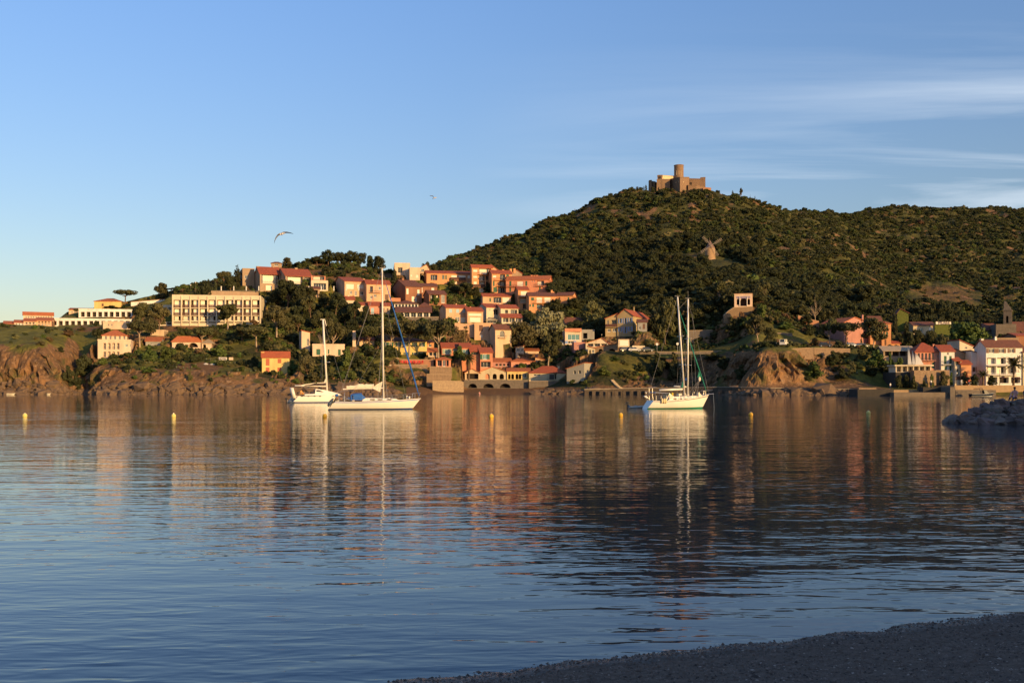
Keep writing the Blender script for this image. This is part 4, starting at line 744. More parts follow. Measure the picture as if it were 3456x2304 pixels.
hh_ = house(9, 'harbour_hotel', 'large white harbour hotel with three rows of open brown shutters and vertical lettering', 1655, 2040, 600, 985, 'white', ('gx', 528, 'brown'), yaw=4, side=1530, D=10, Y=300,
      win=[('wN', 1684, 614, 1738, 662), ('wN', 1790, 614, 1842, 662), ('wN', 1904, 614, 1946, 660), ('gnc', 1664, 712, 1760, 780), ('gnc', 1774, 712, 1866, 780), ('gn', 1884, 712, 1970, 780), ('gnc', 1664, 806, 1760, 885), ('gnc', 1774, 806, 1866, 885), ('gn', 1884, 806, 1970, 885), ('rgnx', 3, 1665, 2030, 915, 980, .8)],
      bal=[(1656, 1985, 792, 776, 'w'), (1656, 1985, 892, 876, 'w')], ch=[(1610, 515, 26), (1755, 510, 22), (1755, 492, 14)], cat='hotel')
house(9, 'harbour_hotel', 'cream building cut by the right edge of the picture beside the harbour hotel', 2046, 2200, 655, 985, 'sand', ('gx', 600, 'brown'), yaw=0, D=10, Y=300, win=[('sG', 2050, 700, 2057, 780), ('wG', 2090, 700, 2120, 780)], cat='building')
for k_, ch_ in enumerate('HOTEL'):      # letters down the right edge of the hotel front
    cu = bpy.data.curves.new('hotel_letter', 'FONT'); cu.body = ch_; cu.size = 1.15; cu.extrude = 0.03; cu.align_x = 'CENTER'
    o_ = bpy.data.objects.new('tmp', cu); COL.objects.link(o_); dg = bpy.context.evaluated_depsgraph_get(); me_ = bpy.data.meshes.new_from_object(o_.evaluated_get(dg)); bpy.data.objects.remove(o_)
    xx, zz = hh_['lz'](2000, 712 + 38 * k_); l_ = obj('hotel_letter', me_, mat('letter_brown', (.10, .04, .03), .7, 0), hh_['root']); l_.location = (xx, -.05, zz); l_.rotation_euler = (pi / 2, 0, 0)
house(9, 'stone_town_house', 'rough stone building with chimneys behind the harbour hotel', 1765, 2000, 500, 560, 'tan', None, yaw=0, D=8, Y=330, wallmat=STONE, base=False)
house(9, 'stone_town_house', 'brown walled house with an orange roof right of the church tower', 1975, 2200, 480, 620, 'brick', ('gx', 455, 'red'), yaw=0, D=10, Y=334)
# church tower
ct = house(9, 'bell_tower', 'ruined square stone bell tower with an arched opening and a broken pointed top', 1840, 1925, 205, 360, 'tan', None, yaw=-30, side=None, D=3.6, Y=352, win=[('A', 1866, 268, 1892, 345)], wallmat=STONED, base=False, cat='bell tower')
f = MB(); W_, D_, H_ = ct['W'], ct['D'], ct['H']; zt_ = ct['lz'](1850, 112)[1]
f.hexa([(0, 0, H_), (W_, 0, H_), (W_, D_, H_), (0, D_, H_), (W_ * .05, D_ * .2, zt_), (W_ * .25, D_ * .2, zt_), (W_ * .3, D_ * .7, zt_ - .2), (W_ * .05, D_ * .7, zt_ - .2)]); f.build('spire', STONED, ct['root'])
f = MB(); f.box(-.2, -.2, H_ - .35, W_ + .2, D_ + .2, H_ - .05); f.build('cornice', STONED, ct['root'])
house(9, 'church', 'dark stone church body below the bell tower', 1760, 1975, 355, 490, 'tan', None, yaw=-12, D=9, Y=351, wallmat=STONED, base=False, cat='church')
house(9, 'church', 'brown roofed nave stretching right of the bell tower', 1960, 2200, 430, 520, 'tan', ('gx', 335, 'brown'), yaw=-6, D=9, Y=356, wallmat=STONED, cat='church')
house(9, 'church', 'low dark roofed chapel left of the bell tower behind the big round tree', 1650, 1765, 420, 500, 'tan', ('gx', 352, 'brown'), yaw=-8, D=8, Y=358, wallmat=STONED, cat='chapel')
level_ground()
# surface: crags on the steep faces
V = np.stack([XX, YY, ZB], -1)
dzy = np.gradient(ZB, axis=1) / np.gradient(YY, axis=1)
dzx = np.gradient(ZB, axis=0) / np.gradient(XX, axis=0)
slope = np.sqrt(dzy ** 2 + dzx ** 2)
near = (YY < 480)
steep = np.clip((slope - 0.75) / 1.0, 0, 1) * land
st = blur(blur(steep, 2, 0), 2, 1)
n1 = fbm((XX + ZB * 0.5) / 7, YY / 9, ZB / 22, 4, 21)                   # tilted vertical ribs
n2 = 1 - np.abs(fbm((XX + ZB * 0.7) / 3.0, YY / 4, ZB / 9, 3, 33)) * 2
amp = st * np.where(near, 1, 0.5)
V[..., 1] -= amp * (n1 * 2.4 + n2 * 2.9)
V[..., 1] -= amp * (1 - np.abs(vnoise(XX / 1.5 + ZB * .4, YY / 2, ZB / 3.5, 77)) * 2) * .55
V[..., 0] += amp * fbm(XX / 4, YY / 4, ZB / 5, 3, 41) * 1.3
V[..., 2] += amp * fbm(XX / 3, YY / 3, ZB / 3, 3, 51) * 0.7
tm = grid_mesh('hills', V.transpose(1, 0, 2), len(TU), len(TY))
# masks: red channel rock, green grass, blue bare soil
rock = np.clip(st * 1.7 + 0.0, 0, 1)
rock = np.where(YY > 480, np.clip(fbm(XX / 20, YY / 20, 0, 5, 71) * 1.6 - 1.0, 0, 1), rock)
zc = np.interp(UU, [-900, 0, 150, 230, 285, 320, 340, 450, 600, 750, 900, 1050, 1200, 1320, 1345, 2060, 2130, 2250, 2500, 2560, 2740, 2800, 2900, 3000, 3050], [14, 15, 14, 9, 3, 6, 9.5, 9, 8.5, 7.5, 5.5, 4, 4, 4, .6, .6, 5, 12, 13, 13, 13, 9, 4, 2, 0.5])
rr = np.clip((zc * (1 + 0.3 * fbm(XX / 9, YY / 9, ZB / 9, 4, 91)) - ZB) / 1.0, 0, 1) * near
rr = rr * np.clip(1.3 - 1.6 * np.clip(fbm(XX / 8, YY / 8, ZB / 5, 4, 95), 0, 1), 0, 1)
rock = np.maximum(rock * np.where(near & (ZB > 25), 0.25, 1), rr)
gn = fbm(XX / 12, YY / 12, 0, 4, 61)
grass = np.clip(0.5 + gn * 0.9, 0, 1)
grass = np.where(YY > 480, grass * .35, grass)
grass = np.where((UU < 330) & (YY < 430), np.clip(0.85 + gn * 0.4, 0, 1), grass)
soil = np.clip(fbm(XX / 16, YY / 16, 0, 4, 81) * 1.2 - np.where(YY > 500, .45, .15), 0, 1)
soil = np.where((UU > 880) & (UU < 1330) & (YY > 430) & (YY < 500), np.clip(soil + 0.35, 0, 1), soil)
dry = ((UU > 2200) & (UU < 2420) & (YY > 500) & (YY < 620)) * 0.9
for a, b, c, d in ((2210, 2400, 545, 590), (3050, 3330, 560, 700)):
    soil = np.maximum(soil, np.exp(-(((UU - (a + b) / 2) / ((b - a) / 2)) ** 4)) * np.exp(-(((YY - (c + d) / 2) / ((d - c) / 2)) ** 4)) * 0.5)
bs_ = (UU > 1370) & (UU < 1960) & (ZB < 2.2) & near; soil = np.where(bs_, 1.0, soil); rock = np.where(bs_, 0.0, rock)
cc = np.stack([rock, grass, soil, np.ones_like(rock)], -1).transpose(1, 0, 2).reshape(-1, 4)
ca = tm.color_attributes.new('mask', 'FLOAT_COLOR', 'POINT'); ca.data.foreach_set('color', cc.reshape(-1).astype(np.float32))
fr_ = ((rock[:-1, :-1] > .4) & near[:-1, :-1]).T.reshape(-1); tm.polygons.foreach_set('use_smooth', ~fr_)
gm = bpy.data.materials.new('hill_ground'); gm.use_nodes = True
def ground_material(gm):
    t = gm.node_tree; N = t.nodes; L = t.links; b = N['Principled BSDF']; b.inputs['Roughness'].default_value = 0.95; b.inputs['Specular IOR Level'].default_value = 0.1
    at = N.new('ShaderNodeAttribute'); at.attribute_name = 'mask'
    sp = N.new('ShaderNodeSeparateColor'); L.new(at.outputs['Color'], sp.inputs[0])
    g = N.new('ShaderNodeTexCoord')
    def noise(s, d=6, vec=None, r=0.65):
        n = N.new('ShaderNodeTexNoise'); n.inputs['Scale'].default_value = s; n.inputs['Detail'].default_value = d; n.inputs['Roughness'].default_value = r
        L.new(vec if vec else g.outputs['Object'], n.inputs['Vector']); return n.outputs['Fac']
    def mix(f, a, b_, bt='MIX'):
        m = N.new('ShaderNodeMix'); m.data_type = 'RGBA'; m.blend_type = bt
        if isinstance(f, float): m.inputs[0].default_value = f
        else: L.new(f, m.inputs[0])
        for i, v in ((6, a), (7, b_)):
            if isinstance(v, tuple): m.inputs[i].default_value = v + (1,)
            else: L.new(v, m.inputs[i])
        return m.outputs[2]
    def rng_(f, a, b_):
        r = N.new('ShaderNodeMapRange'); r.inputs['From Min'].default_value = a; r.inputs['From Max'].default_value = b_; L.new(f, r.inputs['Value']); return r.outputs[0]
    def math_(op, a, b_):
        m = N.new('ShaderNodeMath'); m.operation = op
        for i, v in enumerate((a, b_)):
            if isinstance(v, (int, float)): m.inputs[i].default_value = v
            else: L.new(v, m.inputs[i])
        return m.outputs[0]
    mp = N.new('ShaderNodeMapping'); mp.inputs['Scale'].default_value = (1, 1, 0.35); mp.inputs['Rotation'].default_value = (0, radians(24), 0)
    L.new(g.outputs['Object'], mp.inputs[0])
    rockc = mix(rng_(noise(0.22, 8, mp.outputs[0]), 0.35, 0.65), (0.30, 0.16, 0.072), (0.085, 0.054, 0.034))
    rockc = mix(rng_(noise(0.9, 6, mp.outputs[0]), 0.5, 0.72), rockc, (0.42, 0.26, 0.14))
    rockc = mix(rng_(noise(0.12, 5), 0.52, 0.66), rockc, (0.085, 0.09, 0.03))
    grassc = mix(rng_(noise(0.35, 7), 0.35, 0.65), (0.25, 0.215, 0.045), (0.12, 0.115, 0.028))
    scrub = mix(rng_(noise(0.6, 6), 0.4, 0.6), (0.038, 0.046, 0.016), (0.070, 0.062, 0.026))
    veg = mix(sp.outputs[1], scrub, grassc)
    soilc = mix(noise(0.5), (0.26, 0.135, 0.06), (0.15, 0.09, 0.045))
    c1 = mix(rng_(math_('ADD', sp.outputs[2], math_('MULTIPLY', math_('SUBTRACT', noise(0.8), 0.5), 0.9)), 0.35, 0.6), veg, soilc)
    rf = rng_(math_('ADD', sp.outputs[0], math_('MULTIPLY', math_('SUBTRACT', noise(0.5), 0.5), 1.4)), 0.25, 0.55)
    c2 = mix(rf, c1, rockc)
    L.new(c2, b.inputs['Base Color'])
    bp = N.new('ShaderNodeBump'); bp.inputs['Strength'].default_value = 0.9; bp.inputs['Distance'].default_value = 1.5
    L.new(noise(0.55, 8, mp.outputs[0], 0.7), bp.inputs['Height']); L.new(bp.outputs[0], b.inputs['Normal'])
ground_material(gm)
hills = obj('hills', tm, gm, kind='structure')
# ---------------------------------------------------------------- sea
wm = bpy.data.materials.new('sea_water'); wm.use_nodes = True
def water_material(m):
    t = m.node_tree; N = t.nodes; L = t.links; b = N['Principled BSDF']
    b.inputs['Base Color'].default_value = (0.009, 0.034, 0.056, 1); b.inputs['Roughness'].default_value = 0.03
    b.inputs['IOR'].default_value = 1.333; b.inputs['Specular IOR Level'].default_value = 0.5
    g = N.new('ShaderNodeTexCoord')
    def wv(rot, sx, sy, sc, det, dist, prev, strength=1.0, distn=0.0, rough=0.5, mod=True):
        mp = N.new('ShaderNodeMapping'); mp.inputs['Rotation'].default_value = (0, 0, radians(rot)); mp.inputs['Scale'].default_value = (sx, sy, 1)
        L.new(g.outputs['Object'], mp.inputs[0])
        n = N.new('ShaderNodeTexNoise'); n.inputs['Scale'].default_value = sc; n.inputs['Detail'].default_value = det; n.inputs['Distortion'].default_value = distn
        n.inputs['Roughness'].default_value = rough
        L.new(mp.outputs[0], n.inputs['Vector'])
        bp = N.new('ShaderNodeBump'); bp.inputs['Strength'].default_value = strength; bp.inputs['Distance'].default_value = dist
        L.new(n.outputs['Fac'], bp.inputs['Height'])
        if mod:      # calmer and livelier patches of water
            mq = N.new('ShaderNodeMapping'); mq.inputs['Scale'].default_value = (0.5, 1.6, 1); mq.inputs['Rotation'].default_value = (0, 0, radians(-10)); L.new(g.outputs['Object'], mq.inputs[0])
            nq = N.new('ShaderNodeTexNoise'); nq.inputs['Scale'].default_value = 0.09; nq.inputs['Detail'].default_value = 3; L.new(mq.outputs[0], nq.inputs['Vector'])
            rq = N.new('ShaderNodeMapRange'); rq.inputs['From Min'].default_value = .36; rq.inputs['From Max'].default_value = .64; rq.inputs['To Min'].default_value = .35; rq.inputs['To Max'].default_value = 1.25
            L.new(nq.outputs['Fac'], rq.inputs['Value']); L.new(rq.outputs[0], bp.inputs['Strength'])
        if prev: L.new(prev, bp.inputs['Normal'])
        return bp.outputs[0]
    a = wv(-8, 0.3, 1, 0.8, 1, 0.026, None, mod=False)
    a = wv(-14, 0.36, 1, 3.0, 2, 0.0185, a, distn=0.3)
    a = wv(10, 0.45, 1, 8.0, 1.5, 0.0016, a)
    L.new(a, b.inputs['Normal'])
water_material(wm)
wb = MB(); wb.face([(-9000, -60, 0), (9000, -60, 0), (9000, 12000, 0), (-9000, 12000, 0)])
sea = wb.build('water', wm, kind='structure')
# ---------------------------------------------------------------- beach the picture was taken from
def shore_y(x):      # water's edge, running from left front to right
    return 10.04 + (x + 1.5) * 0.385 + 0.03 * np.sin(x * 1.3) + 0.02 * np.sin(x * 3.1 + 1)
bx = np.concatenate([np.arange(-40, -6, 1.5), np.arange(-6, 14, 0.05), np.arange(14, 70, 1.5)]); byt = np.concatenate([np.linspace(-12, -1.2, 14)[:-1], np.linspace(-1.2, 6, 150), np.linspace(6.2, 60, 30)])
BX, BT = np.meshgrid(bx, byt); BY = shore_y(BX) - BT
bz = 0.13 * BT - 0.012 * np.clip(BT, 0, 30) ** 1.0
bz = np.minimum(bz, 1.6 + 0.0 * BT)
bz = bz + 0.014 * fbm(BX * 2, BY * 2, 0, 3, 5) + 0.006 * fbm(BX * 14, BY * 14, 0, 2, 6) + np.clip(BT, 0, 1) * 0.02 * vnoise(BX * 0.8, BY * 0.8, 0, 9)
BV = np.stack([BX, BY, bz], -1)
beachm = mat('wet_shingle', (0.175, 0.115, 0.078), 0.85, col2=(0.085, 0.055, 0.038), scale=9, bump=0.8, bdist=0.02)
beach = obj('beach', grid_mesh('beach', BV, len(bx), len(byt)), beachm, kind='structure')
bt_ = beachm.node_tree; bb_ = bt_.nodes['Principled BSDF']; gq = bt_.nodes.new('ShaderNodeNewGeometry'); sq = bt_.nodes.new('ShaderNodeSeparateXYZ'); bt_.links.new(gq.outputs['Position'], sq.inputs[0])
wq = bt_.nodes.new('ShaderNodeMapRange'); wq.inputs['From Min'].default_value = .02; wq.inputs['From Max'].default_value = .06; wq.inputs['To Min'].default_value = .25; wq.inputs['To Max'].default_value = .85; bt_.links.new(sq.outputs[2], wq.inputs['Value']); bt_.links.new(wq.outputs[0], bb_.inputs['Roughness'])
cq = bb_.inputs['Base Color'].links[0].from_socket; mq_ = bt_.nodes.new('ShaderNodeMix'); mq_.data_type = 'RGBA'; mq_.blend_type = 'MULTIPLY'; mq_.inputs[0].default_value = 1; bt_.links.new(cq, mq_.inputs[6])
wr = bt_.nodes.new('ShaderNodeMapRange'); wr.inputs['From Min'].default_value = .02; wr.inputs['From Max'].default_value = .08; wr.inputs['To Min'].default_value = .45; bt_.links.new(sq.outputs[2], wr.inputs['Value']); bt_.links.new(wr.outputs[0], mq_.inputs[7]); bt_.links.new(mq_.outputs[2], bb_.inputs['Base Color'])
# shingle: loose stones on the slope
def shingle(n):
    x = rng.uniform(-2.5, 9, n); tt = rng.uniform(-0.1, 3.9, n) ** 1.0
    y = shore_y(x) - tt
    keep = (np.abs(x) < y * 0.53 + 0.5) & (y > 6); x, y, tt = x[keep], y[keep], tt[keep]; n = len(x)
    z = 0.118 * tt + 0.014 * fbm(x * 2, y * 2, 0, 3, 5) + np.clip(tt, 0, 1) * 0.02 * vnoise(x * 0.8, y * 0.8, 0, 9)
    r = rng.gamma(1.6, 0.0042, n) + 0.003
    base = np.array([(1, 0, 0), (0, 1, 0), (-1, 0, 0), (0, -1, 0), (0, 0, 0.6), (0, 0, -0.6)], float)
    a = rng.uniform(0, 6.28, n); sc = rng.uniform(0.6, 1.3, (n, 6))
    vv = base[None] * (r[:, None] * sc)[..., None]
    X = vv[..., 0] * np.cos(a)[:, None] - vv[..., 1] * np.sin(a)[:, None]; Yv = vv[..., 0] * np.sin(a)[:, None] + vv[..., 1] * np.cos(a)[:, None]
    VV = np.stack([X + x[:, None], Yv + y[:, None], vv[..., 2] + z[:, None] + 0.002], -1).reshape(-1, 3)
    tf = np.array([(0, 1, 4), (1, 2, 4), (2, 3, 4), (3, 0, 4)])
    ff = (tf[None] + (np.arange(n) * 6)[:, None, None]).reshape(-1, 3)
    me = bpy.data.meshes.new('shingle'); me.from_pydata(VV.tolist(), [], ff.tolist())
    cl = rng.choice(4, n, p=[0.5, 0.3, 0.17, 0.03]); me.materials.append(mat('stone_a', (0.17, 0.112, 0.08), 0.7, 0.2, 30)); me.materials.append(mat('stone_b', (0.25, 0.175, 0.13), 0.6, 0.2, 30))
    me.materials.append(mat('stone_c', (0.07, 0.046, 0.033), 0.6, 0.2, 30)); me.materials.append(mat('stone_d', (0.42, 0.32, 0.25), 0.6, 0.1, 30))
    me.polygons.foreach_set('material_index', np.repeat(cl, 4).astype(np.int32)); me.update()
    return me
sh = obj('shingle', shingle(42000), kind='stuff')
# ================================================================ plants
def leafmat(name, c1, c2, ov=0.2):
    return mat(name, c1, 0.75, 0.1, 3.0, col2=c2, objvar=ov, spec=0.15)
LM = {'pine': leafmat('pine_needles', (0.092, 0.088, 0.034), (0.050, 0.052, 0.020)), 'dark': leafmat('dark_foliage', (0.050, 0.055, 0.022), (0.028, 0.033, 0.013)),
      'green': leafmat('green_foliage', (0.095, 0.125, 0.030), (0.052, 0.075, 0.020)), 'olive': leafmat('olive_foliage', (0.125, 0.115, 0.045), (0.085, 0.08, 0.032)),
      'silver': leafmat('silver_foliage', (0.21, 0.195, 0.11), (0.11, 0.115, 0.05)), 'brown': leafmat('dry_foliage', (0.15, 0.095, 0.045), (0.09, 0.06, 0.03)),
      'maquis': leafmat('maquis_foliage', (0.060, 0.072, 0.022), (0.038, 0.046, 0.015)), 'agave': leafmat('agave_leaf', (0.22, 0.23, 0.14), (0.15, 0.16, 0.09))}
BARK = mat('bark', (0.20, 0.125, 0.075), 0.95, 0.2, 3, bump=0.5); BARKL = mat('pale_bark', (0.42, 0.31, 0.21), 0.9, 0.15, 3)
pr_ = np.random.default_rng(5)
def leaf_cloud(clumps, n, size, name, aspect=1.6):
    """leaf tufts spread through a set of clump ellipsoids (cx,cy,cz,rx,ry,rz), faces turned mostly outwards"""
    c = np.array(clumps); w = (c[:, 3] * c[:, 4] + c[:, 3] * c[:, 5]); w /= w.sum()
    k = pr_.choice(len(c), n, p=w); d = pr_.normal(size=(n, 3)); d /= np.linalg.norm(d, axis=1)[:, None]
    rad = pr_.uniform(0.35, 1.08, n) ** 0.6
    p = c[k, :3] + d * c[k, 3:6] * rad[:, None]
    nn = d + pr_.normal(size=(n, 3)) * 0.55; nn /= np.linalg.norm(nn, axis=1)[:, None]
    t = np.cross(nn, pr_.normal(size=(n, 3))); t /= np.linalg.norm(t, axis=1)[:, None]; b = np.cross(nn, t)
    s = size * pr_.uniform(0.5, 1.4, n)[:, None]
    q = np.stack([p - t * s * aspect * .5, p - b * s * .5, p + t * s * aspect * .5, p + b * s * .5], 1).reshape(-1, 3)
    me = bpy.data.meshes.new(name); me.vertices.add(4 * n); me.vertices.foreach_set('co', q.reshape(-1).astype(np.float32))
    me.loops.add(4 * n); me.loops.foreach_set('vertex_index', np.arange(4 * n, dtype=np.int32)); me.polygons.add(n)
    me.polygons.foreach_set('loop_start', (np.arange(n) * 4).astype(np.int32)); me.polygons.foreach_set('loop_total', np.full(n, 4, np.int32)); me.update(calc_edges=True)
    return me
def proto(kind, v):
    r = random.Random(hash_(kind) + v * 17); U = r.uniform
    cl = []; tr = MB()
    if kind in ('pine', 'umb', 'broad', 'bare'):
        zt = {'pine': .5, 'umb': .62, 'broad': .35, 'bare': .45}[kind]
        lean = (U(-.08, .08), U(-.05, .05)); top = (lean[0], lean[1], zt)
        tr.path([(0, 0, -.12), (lean[0] * .3, lean[1] * .5, zt * .5), top], [.030, .024, .018], 7)
        nl = {'pine': 11, 'umb': 12, 'broad': 12, 'bare': 12}[kind]
        for i in range(nl):
            a = 2 * pi * i / nl + U(-.3, .3); rr = U(.15, .4); z = {'pine': U(.5, .95), 'umb': U(.76, .88), 'broad': U(.35, .9), 'bare': U(.5, 1)}[kind]
            if kind == 'pine': rr *= (1.1 - .5 * abs(z - .6) / .4)
            if kind == 'umb': rr = U(.1, .42)
            e = (lean[0] + rr * cos(a), lean[1] + rr * sin(a), z); s0 = (lean[0] * .9, lean[1] * .9, zt * U(.75, 1.0)); mid = ((s0[0] + e[0]) / 2 + U(-.03, .03), (s0[1] + e[1]) / 2, (s0[2] + e[2]) / 2 - .03)
            tr.path([s0, mid, e], [.012, .008, .003], 5)
            if kind == 'bare':
                for _ in range(3): tr.bar(mid, (e[0] + U(-.12, .12), e[1] + U(-.12, .12), e[2] + U(-.05, .12)), .005, .0015, 4)
            s = {'pine': U(.09, .17), 'umb': U(.13, .19), 'broad': U(.13, .2), 'bare': 0}[kind]
            if s: cl.append((e[0], e[1], e[2] - (0.03 if kind != 'umb' else 0), s, s, s * (.8 if kind == 'umb' else .75)))
        if kind == 'broad':
            for _ in range(9): a = U(0, 6.28); rr = U(0, .3); cl.append((rr * cos(a), rr * sin(a), U(.3, .88), .16, .16, .13))
        if kind == 'pine':
            for _ in range(5): a = U(0, 6.28); rr = U(0, .2); cl.append((rr * cos(a), rr * sin(a), U(.6, .92), .15, .15, .11))
        if kind == 'umb':
            for _ in range(8): a = U(0, 6.28); rr = U(0, .25); cl.append((rr * cos(a), rr * sin(a), U(.78, .9), .17, .17, .12))
        n = 3000
    elif kind == 'bush':
        for _ in range(13): a = U(0, 6.28); rr = U(0, .36); z = U(.1, .85) * (1 - rr * .9); cl.append((rr * cos(a), rr * sin(a), z, .16, .16, .15))
        n = 1500
    elif kind == 'scrub':
        for _ in range(7): a = U(0, 6.28); rr = U(0, .34); cl.append((rr * cos(a), rr * sin(a), U(.12, .62) * (1 - rr), .2, .2, .2))
        n = 230
    elif kind == 'cyp':
        for i in range(14): z = .06 + .88 * i / 13; w = .5 * (1 - (z - .35) ** 2 * 1.6) * (1 if z < .8 else .6); cl.append((U(-.1, .1), U(-.1, .1), z, w * .8, w * .8, .07))
        tr.bar((0, 0, -.1), (0, 0, .3), .06, .03, 6); n = 700
    size = {'pine': .05, 'umb': .046, 'broad': .05, 'bush': .07, 'scrub': .16, 'cyp': .07, 'bare': 0}[kind]
    crown = leaf_cloud(cl, n, size, kind + '_crown') if cl else None
    return crown, (tr.mesh(kind + '_trunk', True) if tr.v else None)
def hash_(s): return sum(ord(c) * (i + 3) for i, c in enumerate(s))
PR = {}
def get_proto(kind, v):
    if (kind, v) not in PR: PR[(kind, v)] = proto(kind, v)
    return PR[(kind, v)]
CR = {}
def crown_mesh(kind, v, lm):
    if (kind, v, lm) not in CR:
        me = get_proto(kind, v)[0].copy(); me.materials.append(LM[lm]); CR[(kind, v, lm)] = me
    return CR[(kind, v, lm)]
def trunk_mesh(kind, v, pale):
    if (kind, v, 'T', pale) not in CR:
        me = get_proto(kind, v)[1]
        if me: me = me.copy(); me.materials.append(BARKL if pale else BARK)
        CR[(kind, v, 'T', pale)] = me
    return CR[(kind, v, 'T', pale)]
TREES = []
HOUSES = [(o, o['label'], o['category']) for o in bpy.data.objects if o.parent is None and 'label' in o and o['category'] not in ('castle wall',)]
def topix(x, y, z): return CX + x / y * F, HY - (z - EYE) / y * F
def tree(spec, kind, lm, Z, x, yb, yt, w, Y=None, pale=False, cat='tree'):
    """spec: what it looks like; stands where the sight line to its foot meets the land"""
    px, pb = zq(Z, x, yb); pt = zq(Z, x, yt)[1]; wp = w / ZOOM[Z][2]
    if Y is None:
        Y = hit(px, pb)
        if Y is None: return
        if Y < 300: Y += 1
    X, _, z = P(px, pb, Y); z = ground(X, Y); hpx = P(px, pt, Y)[2] - z; W = wp * Y / F
    if hpx < .5: hpx = W
    v = (int(px * 7 + pb * 3)) % 3
    o = thing({'pine': 'pine_tree', 'umb': 'umbrella_pine', 'broad': 'broadleaf_tree', 'bush': 'bush', 'cyp': 'cypress', 'bare': 'bare_tree'}[kind], '', cat, (X, Y, z), (px * 1.7) % 6.28)
    o.scale = (W, W, hpx)
    if kind != 'bare': obj('crown', crown_mesh(kind, v, lm), None, o)
    tm_ = trunk_mesh(kind, v, pale) if kind != 'bush' else None
    if tm_: obj('trunk', tm_, None, o)
    TREES.append((o, spec, px, (pb + pt) / 2, pb))
    return o
